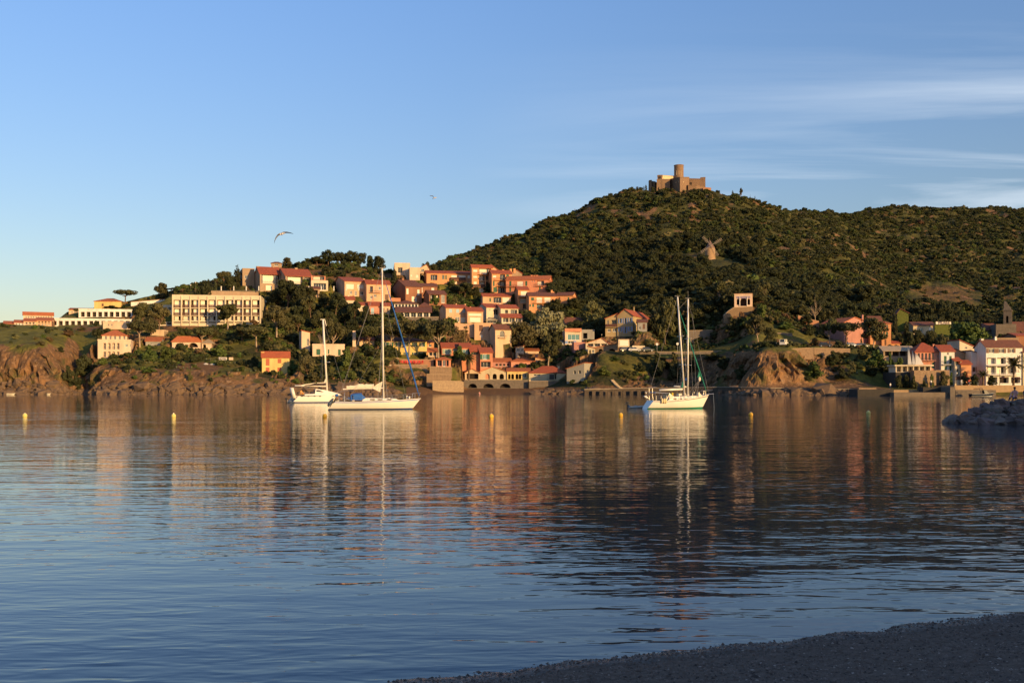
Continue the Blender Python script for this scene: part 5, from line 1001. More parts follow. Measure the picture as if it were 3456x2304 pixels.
T = [
 # crest on the left
 ('round topped pine', 'umb', 'pine', 2, 385, 470, 306, 240, 447), ('ragged pine against the sky', 'pine', 'pine', 2, 770, 400, 235, 185, 449), ('small dark tree', 'bush', 'dark', 2, 680, 412, 356, 75, 446), ('dark leaning pine', 'pine', 'dark', 2, 885, 450, 285, 140, 440),
 ('dark hedge like bush', 'bush', 'dark', 2, 240, 510, 470, 200, 436), ('dark hedge like bush', 'bush', 'green', 2, 400, 512, 470, 170, 436), ('sparse pine', 'pine', 'pine', 1, 810, 590, 505, 90, 440),
 ('large spreading pine', 'pine', 'pine', 2, 560, 790, 445, 250, 366), ('large spreading pine', 'pine', 'olive', 2, 740, 790, 455, 290, 367), ('broad low pine', 'umb', 'pine', 2, 540, 950, 640, 330, 348, True), ('dark pine', 'pine', 'pine', 2, 650, 800, 600, 200, 358),
 ('twisted pine with a bare trunk', 'umb', 'pine', 2, 1200, 975, 700, 250, 350, True),
 ('dark gully bush', 'bush', 'dark', 1, 900, 1290, 960, 260), ('dark gully bush', 'bush', 'dark', 1, 720, 1300, 1100, 150), ('dark gully bush', 'bush', 'dark', 1, 800, 1370, 1180, 150), ('bright green bush', 'bush', 'green', 1, 1090, 1110, 1010, 130), ('olive cliff shrub', 'bush', 'olive', 1, 1010, 1160, 1060, 170), ('dark cliff shrub', 'bush', 'dark', 1, 1350, 1180, 1080, 110),
 ('small dark shrub', 'bush', 'dark', 1, 1020, 690, 625, 80), ('dull cliff top shrub', 'bush', 'olive', 1, 880, 740, 690, 120), ('reddish scrubby shrub', 'bush', 'brown', 1, 720, 800, 720, 150), ('olive scrubby shrub', 'bush', 'olive', 1, 450, 900, 840, 140), ('dark notch shrub', 'bush', 'dark', 1, 640, 980, 900, 90),
 ('glossy green garden bush', 'bush', 'green', 2, 640, 1060, 885, 180), ('glossy green garden bush', 'bush', 'green', 2, 800, 1070, 885, 210), ('dull garden shrub', 'bush', 'olive', 2, 930, 1060, 960, 140), ('rounded dark shrub', 'bush', 'dark', 2, 1080, 1080, 970, 130), ('low green shrub', 'bush', 'green', 2, 640, 1185, 1120, 160), ('low green shrub', 'bush', 'olive', 2, 1070, 1270, 1170, 70),
 # round the large hotel
 ('dark tree', 'broad', 'dark', 3, 85, 515, 375, 165, 400), ('small dark conifer', 'pine', 'dark', 3, 190, 470, 395, 90, 412), ('flat topped pine', 'umb', 'pine', 3, 295, 425, 290, 170, 432), ('pointed conifer', 'cyp', 'dark', 3, 430, 430, 215, 110, 437), ('dark bushy tree', 'broad', 'dark', 3, 360, 470, 330, 160, 425),
 ('round tree on the skyline', 'broad', 'pine', 3, 940, 250, 150, 125, 468), ('pine hiding balconies', 'pine', 'pine', 3, 330, 860, 625, 290, 378, True), ('low wide pine', 'umb', 'olive', 3, 620, 1080, 850, 300, 352, True), ('low dark pine', 'pine', 'pine', 3, 470, 1000, 850, 200), ('sprawling pine', 'umb', 'pine', 3, 150, 1000, 860, 200, 357),
 ('tall dark pine', 'pine', 'dark', 3, 930, 790, 380, 330, 398), ('tall dark pine', 'pine', 'dark', 3, 1080, 830, 430, 290, 395), ('tall dark pine', 'broad', 'dark', 3, 830, 640, 470, 170, 404), ('pine with pale branching trunk', 'pine', 'pine', 3, 825, 1040, 640, 340, 360, True), ('dark pine', 'pine', 'dark', 3, 1010, 900, 640, 220, 380), ('bushy pine', 'broad', 'pine', 3, 950, 960, 760, 170, 370), ('dark shrub', 'bush', 'dark', 3, 700, 880, 780, 90),
 ('rounded dense evergreen', 'bush', 'green', 3, 245, 1150, 1028, 210), ('glossy bush', 'bush', 'green', 3, 985, 1350, 1185, 130), ('dark bush', 'bush', 'dark', 3, 600, 1260, 1120, 90), ('low green bush', 'bush', 'green', 3, 480, 1300, 1250, 130), ('clipped lawn hedge', 'bush', 'green', 3, 1035, 1350, 1298, 110), ('pale olive tree', 'broad', 'olive', 3, 1140, 1390, 1120, 170), ('dark green bush', 'bush', 'dark', 3, 1100, 1200, 1070, 130),
 # wood in the middle of the slope
 ('dark woodland pine', 'pine', 'dark', 4, 40, 560, 255, 170), ('dark woodland pine', 'broad', 'dark', 4, 140, 620, 330, 190), ('dark woodland pine', 'pine', 'pine', 4, 260, 660, 400, 190), ('dark woodland pine', 'broad', 'dark', 4, 390, 560, 365, 150), ('dark woodland pine', 'pine', 'dark', 4, 500, 620, 370, 190), ('dark woodland pine', 'broad', 'dark', 4, 590, 720, 440, 190), ('dark woodland pine', 'pine', 'dark', 4, 700, 740, 460, 170), ('dark woodland pine', 'broad', 'dark', 4, 790, 740, 500, 120),
 ('woodland pine', 'pine', 'pine', 4, 130, 790, 590, 190), ('woodland pine', 'broad', 'pine', 4, 340, 760, 540, 190), ('woodland pine', 'pine', 'dark', 4, 450, 760, 560, 170), ('woodland pine', 'broad', 'dark', 4, 660, 820, 620, 170), ('woodland pine', 'pine', 'pine', 4, 800, 900, 700, 220), ('woodland pine', 'broad', 'dark', 4, 880, 760, 620, 130), ('woodland pine', 'pine', 'pine', 4, 570, 900, 700, 180), ('woodland pine', 'broad', 'pine', 4, 30, 740, 600, 130),
 ('tall pine with a leaning trunk', 'pine', 'pine', 4, 465, 1040, 630, 260, 348, True), ('leafless tree', 'bare', 'pine', 4, 365, 1030, 760, 170, 349, True), ('pine with thin trunk', 'umb', 'pine', 4, 840, 1000, 700, 240, 350),
 ('narrow dark cypress', 'cyp', 'dark', 4, 1078, 250, 135, 55, 452), ('narrow dark bush', 'cyp', 'dark', 4, 485, 235, 150, 60, 447), ('slim cypress', 'cyp', 'dark', 4, 690, 560, 430, 40, 398), ('slim cypress', 'cyp', 'dark', 4, 825, 600, 500, 40, 394),
 ('grove tree on the hilltop', 'broad', 'dark', 4, 320, 90, 8, 150, 472), ('grove tree on the hilltop', 'broad', 'dark', 4, 430, 100, -50, 170, 474), ('grove tree on the hilltop', 'broad', 'dark', 4, 550, 105, -35, 170, 476), ('grove tree on the hilltop', 'broad', 'dark', 4, 650, 115, -45, 170, 476), ('grove tree on the hilltop', 'broad', 'dark', 4, 745, 125, -20, 130, 474), ('grove tree on the hilltop', 'bush', 'dark', 4, 830, 130, -10, 130, 472), ('grove tree on the hilltop', 'broad', 'dark', 4, 920, 140, 8, 150, 470), ('round tree left of the hilltop grove', 'bush', 'dark', 4, 40, 100, 40, 110, 470),
 ('olive green tree', 'broad', 'olive', 4, 225, 1210, 985, 170), ('dark green shrub', 'bush', 'dark', 4, 380, 1230, 1060, 200), ('dark green shrub', 'bush', 'green', 4, 620, 1110, 900, 220), ('dark green shrub', 'bush', 'dark', 4, 740, 1130, 960, 200), ('leafy shrub', 'bush', 'green', 4, 560, 1215, 1130, 150), ('leafy shrub', 'bush', 'green', 4, 660, 1230, 1120, 100), ('leafy shrub', 'bush', 'pine', 4, 830, 1250, 1080, 200), ('leafy shrub', 'bush', 'green', 4, 1030, 1250, 1180, 120), ('leafy shrub', 'bush', 'dark', 4, 890, 1180, 1060, 140), ('leafy shrub', 'bush', 'olive', 4, 300, 1240, 1150, 160), ('leafy shrub', 'bush', 'dark', 4, 480, 1080, 980, 130), ('leafy shrub', 'bush', 'dark', 4, 100, 1000, 930, 110), ('leafy shrub', 'bush', 'green', 4, 940, 1240, 1140, 120),
 # above the yellow villa
 ('wide umbrella pine', 'umb', 'pine', 5, 330, 1130, 740, 430, 349, True), ('wide umbrella pine', 'umb', 'pine', 5, 655, 1150, 715, 380, 346, True), ('wide umbrella pine', 'umb', 'pine', 5, 130, 1130, 765, 260, 350, True), ('bushy pine crown', 'broad', 'pine', 5, 500, 960, 730, 250, 366), ('brown fading pine', 'broad', 'brown', 5, 870, 960, 790, 200, 366), ('pine behind', 'broad', 'pine', 5, 250, 930, 770, 240, 366),
 ('column of dark cypress', 'cyp', 'dark', 5, 160, 740, 572, 85, 391), ('olive toned shrub', 'bush', 'olive', 5, 270, 790, 690, 160), ('green shrub', 'bush', 'green', 5, 450, 790, 700, 170), ('green shrub', 'bush', 'green', 5, 610, 650, 560, 130), ('green shrub', 'bush', 'dark', 5, 610, 600, 500, 110), ('green shrub', 'bush', 'dark', 5, 510, 520, 465, 120), ('green shrub', 'bush', 'green', 5, 400, 770, 705, 120),
 ('dark green tree', 'bush', 'dark', 5, 690, 330, 242, 100), ('dark green tree', 'bush', 'dark', 5, 590, 345, 283, 100), ('dark green tree', 'cyp', 'dark', 5, 510, 310, 248, 45), ('pine on the slope', 'pine', 'dark', 5, 940, 500, 305, 230), ('pine on the slope', 'broad', 'pine', 5, 820, 440, 310, 150), ('pine on the slope', 'broad', 'dark', 5, 1060, 520, 350, 130), ('pine on the slope', 'bush', 'green', 5, 960, 590, 490, 220), ('pine on the slope', 'bush', 'olive', 5, 830, 560, 450, 130), ('pine on the slope', 'bush', 'dark', 5, 1000, 470, 380, 130),
 ('round bush behind', 'broad', 'dark', 5, 525, 190, 75, 130, 478), ('round bush behind', 'broad', 'dark', 5, 610, 200, 100, 130, 480), ('cypress bush', 'cyp', 'dark', 5, 172, 290, 160, 60, 448), ('bare branched shrub', 'bare', 'pine', 5, 790, 745, 660, 80, 382, True), ('dark garden shrub', 'bush', 'dark', 5, 800, 775, 710, 90, 381), ('grey green cactus bed', 'bush', 'olive', 5, 320, 260, 200, 200), ('grey green cactus bed', 'bush', 'olive', 5, 230, 220, 180, 100),
 ('dark shrub in shade', 'bush', 'dark', 5, 1010, 940, 850, 190), ('dark shrub in shade', 'bush', 'dark', 5, 1180, 970, 895, 100), ('garden bush', 'bush', 'dark', 5, 850, 1200, 1090, 170), ('garden bush', 'bush', 'green', 5, 885, 1370, 1260, 160), ('garden bush', 'bush', 'green', 5, 725, 1325, 1265, 90), ('garden bush', 'bush', 'green', 5, 910, 1290, 1215, 110), ('garden bush', 'bush', 'green', 5, 135, 1400, 1320, 110), ('garden bush', 'bush', 'olive', 5, 260, 1440, 1350, 180), ('garden bush', 'bush', 'green', 5, 550, 1240, 1150, 90), ('round grassy hump', 'bush', 'olive', 5, 430, 1400, 1340, 160),
 # round the silver poplar
 ('large silvery poplar', 'broad', 'silver', 6, 1010, 1020, 575, 430, 384), ('dull green poplar', 'broad', 'olive', 6, 735, 1010, 735, 320, 374), ('tall pine', 'pine', 'pine', 6, 1010, 1240, 890, 300, 358, True), ('dark pine', 'pine', 'dark', 6, 1100, 1080, 850, 200, 372),
 ('dark garden tree', 'bush', 'dark', 6, 640, 510, 400, 110), ('dark garden tree', 'bush', 'dark', 6, 690, 600, 515, 110), ('low hedge bush', 'bush', 'dark', 6, 360, 545, 505, 130), ('low hedge bush', 'bush', 'green', 6, 560, 560, 505, 120), ('reddish shrub', 'bush', 'brown', 6, 740, 680, 590, 110), ('green shrub', 'bush', 'green', 6, 200, 560, 480, 150), ('dark shrub', 'bush', 'dark', 6, 840, 700, 620, 120, 402), ('dark shrub', 'bush', 'dark', 6, 900, 660, 590, 110, 405), ('dark shrub', 'bush', 'dark', 6, 1150, 620, 570, 110),
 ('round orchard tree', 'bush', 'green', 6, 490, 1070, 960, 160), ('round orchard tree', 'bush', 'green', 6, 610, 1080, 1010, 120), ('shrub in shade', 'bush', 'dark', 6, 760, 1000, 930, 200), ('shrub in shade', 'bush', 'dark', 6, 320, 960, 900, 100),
 ('dark tree at the wood edge', 'broad', 'dark', 6, 1090, 430, 280, 150), ('dark tree at the wood edge', 'pine', 'dark', 6, 1180, 640, 420, 170, 428), ('dark tree at the wood edge', 'broad', 'dark', 6, 1240, 820, 640, 170),
 # in the shade of the headland
 ('tree with a sunlit yellow green top', 'broad', 'olive', 7, 415, 590, 265, 330, 388), ('dark tree', 'broad', 'dark', 7, 560, 640, 400, 200, 380), ('tree with a pale top', 'broad', 'olive', 7, 1250, 620, 225, 260, 372), ('dark tree', 'broad', 'dark', 7, 1120, 640, 380, 200, 374), ('dark bushy tree', 'broad', 'pine', 7, 1760, 590, 260, 260, 384), ('dark bushy tree', 'broad', 'dark', 7, 1560, 590, 330, 220, 384), ('dark bushy tree', 'broad', 'dark', 7, 1960, 580, 400, 220, 385),
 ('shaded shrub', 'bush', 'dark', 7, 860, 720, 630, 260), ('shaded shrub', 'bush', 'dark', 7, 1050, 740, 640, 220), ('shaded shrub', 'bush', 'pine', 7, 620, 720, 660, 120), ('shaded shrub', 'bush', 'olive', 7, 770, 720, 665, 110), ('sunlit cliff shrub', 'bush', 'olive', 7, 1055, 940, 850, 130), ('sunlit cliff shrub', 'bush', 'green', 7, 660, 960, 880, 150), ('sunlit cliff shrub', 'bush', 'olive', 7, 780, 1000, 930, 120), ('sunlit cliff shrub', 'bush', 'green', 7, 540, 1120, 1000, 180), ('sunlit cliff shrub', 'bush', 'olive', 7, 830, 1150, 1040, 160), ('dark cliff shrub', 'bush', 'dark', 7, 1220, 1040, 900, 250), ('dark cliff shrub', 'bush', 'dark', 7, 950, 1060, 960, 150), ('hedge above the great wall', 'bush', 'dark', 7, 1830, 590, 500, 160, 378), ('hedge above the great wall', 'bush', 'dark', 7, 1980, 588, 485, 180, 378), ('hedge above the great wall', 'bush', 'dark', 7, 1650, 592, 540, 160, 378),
 # headland
 ('leaning pine with bare forked trunks', 'pine', 'pine', 8, 545, 965, 560, 290, 322, True), ('small pine', 'broad', 'pine', 8, 680, 930, 690, 160, 326, True), ('bright green bush', 'bush', 'green', 8, 420, 730, 560, 220, 358), ('bright green bush', 'bush', 'green', 8, 560, 760, 590, 200, 356), ('bright green bush', 'bush', 'green', 8, 860, 780, 620, 240, 350), ('bright green bush', 'bush', 'green', 8, 930, 800, 720, 130, 346), ('shrub behind the lawn', 'bush', 'dark', 8, 100, 620, 520, 200), ('hedge on the great wall', 'bush', 'dark', 8, 190, 730, 620, 300, 378),
 ('tall thin trunked pine', 'pine', 'pine', 8, 610, 475, 180, 210, 385, True), ('tall thin trunked pine', 'pine', 'pine', 8, 110, 400, 170, 200, 400, True), ('bushy headland tree', 'broad', 'pine', 8, 820, 560, 390, 230, 372), ('bushy headland tree', 'broad', 'pine', 8, 1030, 590, 430, 220, 378), ('bushy headland tree', 'broad', 'dark', 8, 1100, 700, 560, 200, 362), ('white barked dead tree', 'bare', 'pine', 8, 1200, 610, 380, 200, 371, True), ('pine in front of the cliff road', 'pine', 'pine', 8, 1370, 930, 600, 230, 330, True), ('dark parasol shaped pine', 'umb', 'dark', 8, 1550, 935, 640, 330, 326), ('bare forked shrub', 'bare', 'pine', 8, 660, 950, 850, 110, 318, True),
 ('dark headland shrub', 'bush', 'dark', 8, 800, 760, 690, 130, 352), ('dark headland shrub', 'bush', 'dark', 8, 1130, 780, 650, 180, 350), ('dark headland shrub', 'bush', 'pine', 8, 960, 540, 470, 120), ('yellow green cliff bush', 'bush', 'green', 8, 1210, 1320, 1060, 290), ('dark cliff bush', 'bush', 'dark', 8, 1400, 1120, 960, 180), ('tall slim cypress', 'cyp', 'dark', 8, 1430, 640, 400, 70, 372), ('headland tree', 'broad', 'pine', 8, 1330, 640, 480, 200, 374), ('headland tree', 'broad', 'dark', 8, 1600, 560, 400, 220, 385),
 ('cliff foot shrub', 'bush', 'dark', 8, 1120, 1350, 1250, 120), ('shrub on the shaded cliff', 'bush', 'dark', 8, 150, 1180, 1000, 220), ('shrub on the shaded cliff', 'bush', 'dark', 8, 350, 1300, 1120, 200), ('ochre shrub', 'bush', 'brown', 8, 1210, 870, 800, 160, 335),
 ('rough shrub below the pavilion wall', 'bush', 'pine', 8, 230, 660, 560, 150, 362), ('rough shrub below the pavilion wall', 'bush', 'dark', 8, 330, 680, 560, 190, 361), ('rough shrub below the pavilion wall', 'bush', 'pine', 8, 450, 640, 520, 160, 362), ('rough shrub below the pavilion wall', 'bush', 'dark', 8, 540, 620, 480, 170, 363),
 ('shrub under the cliff road', 'bush', 'dark', 7, 1150, 900, 840, 200, 338), ('shrub under the cliff road', 'bush', 'pine', 7, 1350, 900, 845, 220, 338), ('shrub under the cliff road', 'bush', 'dark', 7, 1560, 900, 845, 220, 338), ('shrub under the cliff road', 'bush', 'dark', 7, 1800, 900, 845, 240, 338),
 # right hand side
 ('tall eucalyptus', 'broad', 'pine', 9, 460, 605, 285, 290, 340, True), ('rounded dark topiary tree', 'bush', 'dark', 9, 815, 560, 328, 170, 352), ('slender dark cypress', 'cyp', 'dark', 9, 690, 560, 185, 75, 372), ('dark evergreen', 'broad', 'dark', 9, 940, 560, 400, 170, 356), ('dark evergreen', 'broad', 'pine', 9, 1060, 560, 420, 190, 356), ('large round crowned green tree', 'broad', 'green', 9, 1480, 580, 330, 430, 352), ('dark round tree', 'broad', 'dark', 9, 1040, 310, 145, 180, 420), ('dark round tree', 'broad', 'dark', 9, 1200, 300, 110, 200, 424), ('young tree', 'broad', 'pine', 9, 1200, 570, 460, 150, 352), ('young tree', 'broad', 'pine', 9, 1320, 340, 240, 150),
 ('climbing cliff bush', 'bush', 'green', 9, 520, 830, 600, 270, 303), ('climbing cliff bush', 'bush', 'pine', 9, 340, 760, 610, 200, 308), ('climbing cliff bush', 'bush', 'olive', 9, 250, 900, 740, 180), ('climbing cliff bush', 'bush', 'dark', 9, 420, 930, 780, 230), ('climbing cliff bush', 'bush', 'dark', 9, 600, 930, 770, 180, 300), ('climbing cliff bush', 'bush', 'dark', 9, 130, 960, 820, 200), ('climbing cliff bush', 'bush', 'pine', 9, 100, 740, 640, 180), ('hanging green plant', 'bush', 'green', 9, 740, 780, 690, 150, 300), ('hanging green plant', 'bush', 'green', 9, 640, 720, 650, 80, 301),
 ('clipped round quay tree', 'bush', 'pine', 9, 1430, 975, 850, 120, 292), ('leafy quay tree', 'bush', 'dark', 9, 1530, 985, 870, 130, 290), ('leafy quay tree', 'bush', 'dark', 9, 1725, 985, 880, 120, 290), ('creeper on the quay wall', 'bush', 'green', 9, 1285, 950, 850, 60, 294), ('creeper on the quay wall', 'bush', 'green', 9, 1175, 900, 850, 110, 291), ('slim dark cypress', 'cyp', 'dark', 9, 335, 600, 490, 30, 330), ('dark tree on the terraces', 'broad', 'dark', 9, 640, 330, 230, 160), ('dark tree on the terraces', 'broad', 'pine', 9, 480, 270, 190, 200),
 ('dark creeper on the cave wall', 'bush', 'dark', 9, 730, 1010, 880, 130, 285), ('dark creeper on the cave wall', 'bush', 'dark', 9, 820, 1020, 870, 120, 285), ('dark creeper on the cave wall', 'bush', 'pine', 9, 890, 1015, 900, 90, 283), ('creeper on the sunlit terrace wall', 'bush', 'green', 9, 1085, 960, 860, 60, 282.5), ('creeper on the sunlit terrace wall', 'bush', 'olive', 9, 1000, 1012, 950, 90, 282.5), ('creeper on the sunlit terrace wall', 'bush', 'pine', 9, 1210, 900, 835, 130, 284.5),
 # fort hill
 ('pointed cypress', 'cyp', 'dark', 10, 210, 545, 448, 52, 850), ('pointed cypress', 'cyp', 'dark', 10, 303, 530, 440, 22, 850), ('pointed cypress', 'cyp', 'dark', 10, 332, 535, 415, 36, 850), ('pointed cypress', 'cyp', 'dark', 10, 505, 545, 455, 30, 838), ('round dark tree', 'bush', 'dark', 10, 425, 550, 450, 90, 838), ('bushy tree', 'bush', 'dark', 10, 640, 580, 490, 110, 832), ('bushy tree', 'bush', 'dark', 10, 1000, 580, 480, 90, 832), ('round dark tree', 'bush', 'dark', 10, 15, 560, 490, 90, 850), ('lone skyline cypress', 'cyp', 'dark', 10, 1535, 570, 500, 42, 872), ('sparse skyline tree', 'pine', 'pine', 10, 1655, 580, 475, 60, 880), ('lone skyline cypress', 'cyp', 'dark', 10, 1783, 615, 555, 16, 892), ('lone skyline cypress', 'cyp', 'dark', 10, 1848, 635, 575, 18, 896),
]
for t_ in T:
    tree(t_[0], t_[1], t_[2], t_[3], t_[4], t_[5], t_[6], t_[7], t_[8] if len(t_) > 8 else None, len(t_) > 9)
# palms and agaves
def palm(spec, Z, x, yb, yt, w, Y=None, droop=0.5, brown=False, trunk=True):
    px, pb = zq(Z, x, yb); pt = zq(Z, x, yt)[1]
    if Y is None: Y = hit(px, pb) or 300
    X, _, z = P(px, pb, Y); z = ground(X, Y) if Z != 9 or Y > 320 else z; h = P(px, pt, Y)[2] - z; R = w / ZOOM[Z][2] * Y / F / 2
    o = thing('palm_tree', '', 'palm', (X, Y, z)); zc = h - R * .55 if trunk else .3
    if trunk:
        tr = MB(); tr.path([(0, 0, -.3), (.1, 0, zc * .5), (0, 0, zc)], [.34, .26, .3], 8); tr.build('trunk', BARK, o, True)
    r = random.Random(int(px)); cm = MB()
    for i in range(44 if R > 2 else 26):
        a = r.uniform(0, 6.28); el = r.uniform(-.25, 1.25) if not brown else r.uniform(-.6, .7); L = R * r.uniform(.85, 1.1); p0 = np.array([0, 0, zc]); pts = [p0]
        for k in range(1, 7):
            e = el - droop * 1.7 * (k / 6) ** 1.4; p0 = p0 + np.array([cos(a) * cos(e), sin(a) * cos(e), sin(e)]) * L / 5.2; pts.append(p0)
        side = np.array([-sin(a), cos(a), 0])
        for k in range(6):
            for s in (-1, 1):
                for q in range(2):
                    b0 = pts[k] + (pts[k + 1] - pts[k]) * q / 2; b1 = pts[k] + (pts[k + 1] - pts[k]) * (q + .75) / 2; w_ = L * .16 * (1.1 - k / 7)
                    cm.face([b0, b1, b1 + side * s * w_ + np.array([0, 0, -w_ * .35]), b0 + side * s * w_ * .8 + np.array([0, 0, -w_ * .35])])
    cm.build('crown', LM['brown' if brown else 'pine'], o)
    TREES.append((o, spec, px, (pb + pt) / 2, pb))
palm('large date palm with arching fronds', 9, 1945, 992, 715, 250, 288)
palm('short quay palm', 9, 1622, 995, 850, 160, 289)
palm('dark feathery palm', 5, 985, 1270, 1085, 220, 346)
palm('old palm with a drooping brown skirt', 8, 1140, 900, 690, 380, 336, droop=.7, brown=True, trunk=False)
AG = {}
def agave(spec, Z, x, yb, w, Y=None):
    px, pb = zq(Z, x, yb)
    if Y is None: Y = hit(px, pb)
    if not Y: return
    X, _, z = P(px, pb, Y); z = ground(X, Y); R = w / ZOOM[Z][2] * Y / F / 2
    if 'm' not in AG:
        r = random.Random(3); m_ = MB()
        for i in range(26):
            a = r.uniform(0, 6.28); el = r.uniform(.15, 1.4); L = r.uniform(.8, 1.1); d = np.array([cos(a) * cos(el), sin(a) * cos(el), sin(el)]); s = np.array([-sin(a), cos(a), 0]) * .11
            m_.face([-s * .6, s * .6, d * L * .5 + s, d * L * .5 - s]); m_.face([d * L * .5 - s, d * L * .5 + s, d * L])
        AG['m'] = m_.mesh('agave_leaves'); AG['m'].materials.append(LM['agave'])
    o = obj('agave', AG['m']); o.location = (X, Y, z - .05); o.scale = (R, R, R * 1.15); tag(o, '', 'agave'); TREES.append((o, spec, px, pb, pb))
for x_, y_ in ((610, 1090), (640, 1085), (700, 1095), (770, 1110), (800, 1125), (830, 1140), (890, 1130), (925, 1135), (960, 1138), (1000, 1140), (1040, 1142), (1085, 1140), (1130, 1110), (590, 1070)): agave('spiky agave', 2, x_, y_, 46)
for x_, y_ in ((110, 1195), (150, 1200), (200, 1215), (250, 1225), (300, 1228), (350, 1232), (400, 1235), (440, 1230), (430, 1310), (500, 1305), (560, 1315), (610, 1312), (650, 1310)): agave('spiky agave', 3, x_, y_, 52)
for x_, y_ in ((1110, 1255), (1150, 1262), (1190, 1268), (1230, 1265)): agave('spiky agave', 4, x_, y_, 46)
for x_, y_ in ((190, 1410), (230, 1425), (280, 1435), (330, 1430)): agave('spiky agave', 5, x_, y_, 50)
for x_, y_ in ((200, 900), (290, 890), (340, 880), (430, 830), (510, 850), (260, 800), (600, 700)): agave('pale agave', 9, x_, y_, 60)
for x_, y_ in ((20, 700), (920, 690), (970, 690), (295, 725), (1620, 1210), (1660, 1150)): agave('pale agave', 8, x_, y_, 60)
# ---- labels that single each plant out by what it stands beside
HB = []
for o, lab, cat in HOUSES:
    p = o.location
    cx_, cy_ = topix(p.x, p.y, p.z + 3)
    s = lab
    for k in (' beside ', ' behind ', ' above ', ' below ', ' under ', ' left of ', ' right of ', ' just ', ' at the ', ' on the ', ' on two', ' among ', ' between ', ' next ', ' by the ', ' along ', ' over ', ' in front', ' in the', ' lit ', ' beside', ', ', ' cut by', ' in shade', ' stepping', ' running', ' climbing', ' holding', ' carrying', ' second', ' third', ' rising', ' stretching', ' fixed', ' stepped', ' set back', ' whose', ' and '):
        if k in s: s = s.split(k)[0]
    HB.append((cx_ + 12, cy_, ' '.join(s.split()[:8])))
cnt = {}
for _, _, s in HB: cnt[s] = cnt.get(s, 0) + 1
HB = [h for h in HB if cnt[h[2]] == 1]
def describe(items):
    grp = {}
    for o, spec, px, pc, pb in items:
        best = sorted(HB, key=lambda h: (h[0] - px) ** 2 + 1.5 * (h[1] - pc) ** 2)[0]; dx, dy = px - best[0], pc - best[1]
        if dx * dx + dy * dy > 160 ** 2:
            where = 'on the far hill' if pc < 800 else 'far from any house'
        else:
            where = ('left of' if dx < 0 else 'right of') if abs(dx) > abs(dy) * 1.1 else ('above' if dy < 0 else 'below')
            where += ' the ' + best[2]
        grp.setdefault(spec + ' ' + where, []).append((px, o))
    order = {2: ('left hand', 'right hand'), 3: ('leftmost', 'middle', 'rightmost')}
    for k, v in grp.items():
        v.sort(key=lambda t: t[0]); n = len(v)
        for i, (px, o) in enumerate(v):
            if n == 1: o['label'] = k
            else:
                w = order[n][i] if n <= 3 else ('leftmost', 'second', 'third', 'fourth', 'fifth', 'sixth', 'seventh', 'eighth', 'ninth', 'tenth', 'eleventh', 'twelfth', 'thirteenth')[min(i, 12)] if i < n - 1 else 'rightmost'
                if n > 3 and 0 < i < n - 1: k2 = w + ' from the left ' + k
                else: k2 = w + ' ' + k
                o['label'] = k2
            wds = o['label'].split()
            if len(wds) > 16: o['label'] = ' '.join(wds[:16])
describe(TREES)
for o, spec, *_ in TREES:
    o['group'] = {'agave': 'agaves on the banks', 'palm': 'palm trees'}.get(o['category'], 'trees and bushes on the slopes')
# ---- scrub and woods too many to count
PC = bpy.data.collections.new('scrub_kinds')
KINDS_ = [('scrub', 0, 'dark'), ('scrub', 1, 'maquis'), ('scrub', 2, 'olive'), ('scrub', 0, 'green'), ('scrub', 1, 'brown'), ('broad', 0, 'dark'), ('pine', 1, 'dark')]
for i, (k, v, l) in enumerate(KINDS_):
    o = bpy.data.objects.new('plant_%02d' % i, crown_mesh(k, v, l)); PC.objects.link(o)
def scatter(name, pts, idx, sx, sz):
    me = bpy.data.meshes.new(name); n = len(pts); me.vertices.add(n); me.vertices.foreach_set('co', np.asarray(pts, np.float32).reshape(-1))
    for nm, ty, val in (('idx', 'INT', idx), ):
        a = me.attributes.new(nm, ty, 'POINT'); a.data.foreach_set('value', np.asarray(val, np.int32))
    a = me.attributes.new('sc', 'FLOAT_VECTOR', 'POINT'); a.data.foreach_set('vector', np.stack([sx, sx, sz], -1).astype(np.float32).reshape(-1))
    a = me.attributes.new('rot', 'FLOAT_VECTOR', 'POINT'); a.data.foreach_set('vector', np.stack([np.zeros(n), np.zeros(n), rng.uniform(0, 6.28, n)], -1).astype(np.float32).reshape(-1))
    me.update(); o = obj(name, me, kind='stuff')
    g = bpy.data.node_groups.new(name, 'GeometryNodeTree'); g.interface.new_socket('Geometry', in_out='INPUT', socket_type='NodeSocketGeometry'); g.interface.new_socket('Geometry', in_out='OUTPUT', socket_type='NodeSocketGeometry')
    gi = g.nodes.new('NodeGroupInput'); go = g.nodes.new('NodeGroupOutput'); ip = g.nodes.new('GeometryNodeInstanceOnPoints'); ci = g.nodes.new('GeometryNodeCollectionInfo')
    ci.inputs['Collection'].default_value = PC; ci.inputs['Separate Children'].default_value = True; ci.inputs['Reset Children'].default_value = True
    def na(nm, ty):
        q = g.nodes.new('GeometryNodeInputNamedAttribute'); q.data_type = ty; q.inputs['Name'].default_value = nm; return q.outputs['Attribute']
    ip.inputs['Pick Instance'].default_value = True
    g.links.new(gi.outputs[0], ip.inputs['Points']); g.links.new(ci.outputs[0], ip.inputs['Instance']); g.links.new(na('idx', 'INT'), ip.inputs['Instance Index'])
    er = g.nodes.new('FunctionNodeEulerToRotation'); g.links.new(na('rot', 'FLOAT_VECTOR'), er.inputs[0]); g.links.new(er.outputs[0], ip.inputs['Rotation'])
    g.links.new(na('sc', 'FLOAT_VECTOR'), ip.inputs['Scale']); g.links.new(ip.outputs[0], go.inputs[0])
    md = o.modifiers.new('scatter', 'NODES'); md.node_group = g
    return o
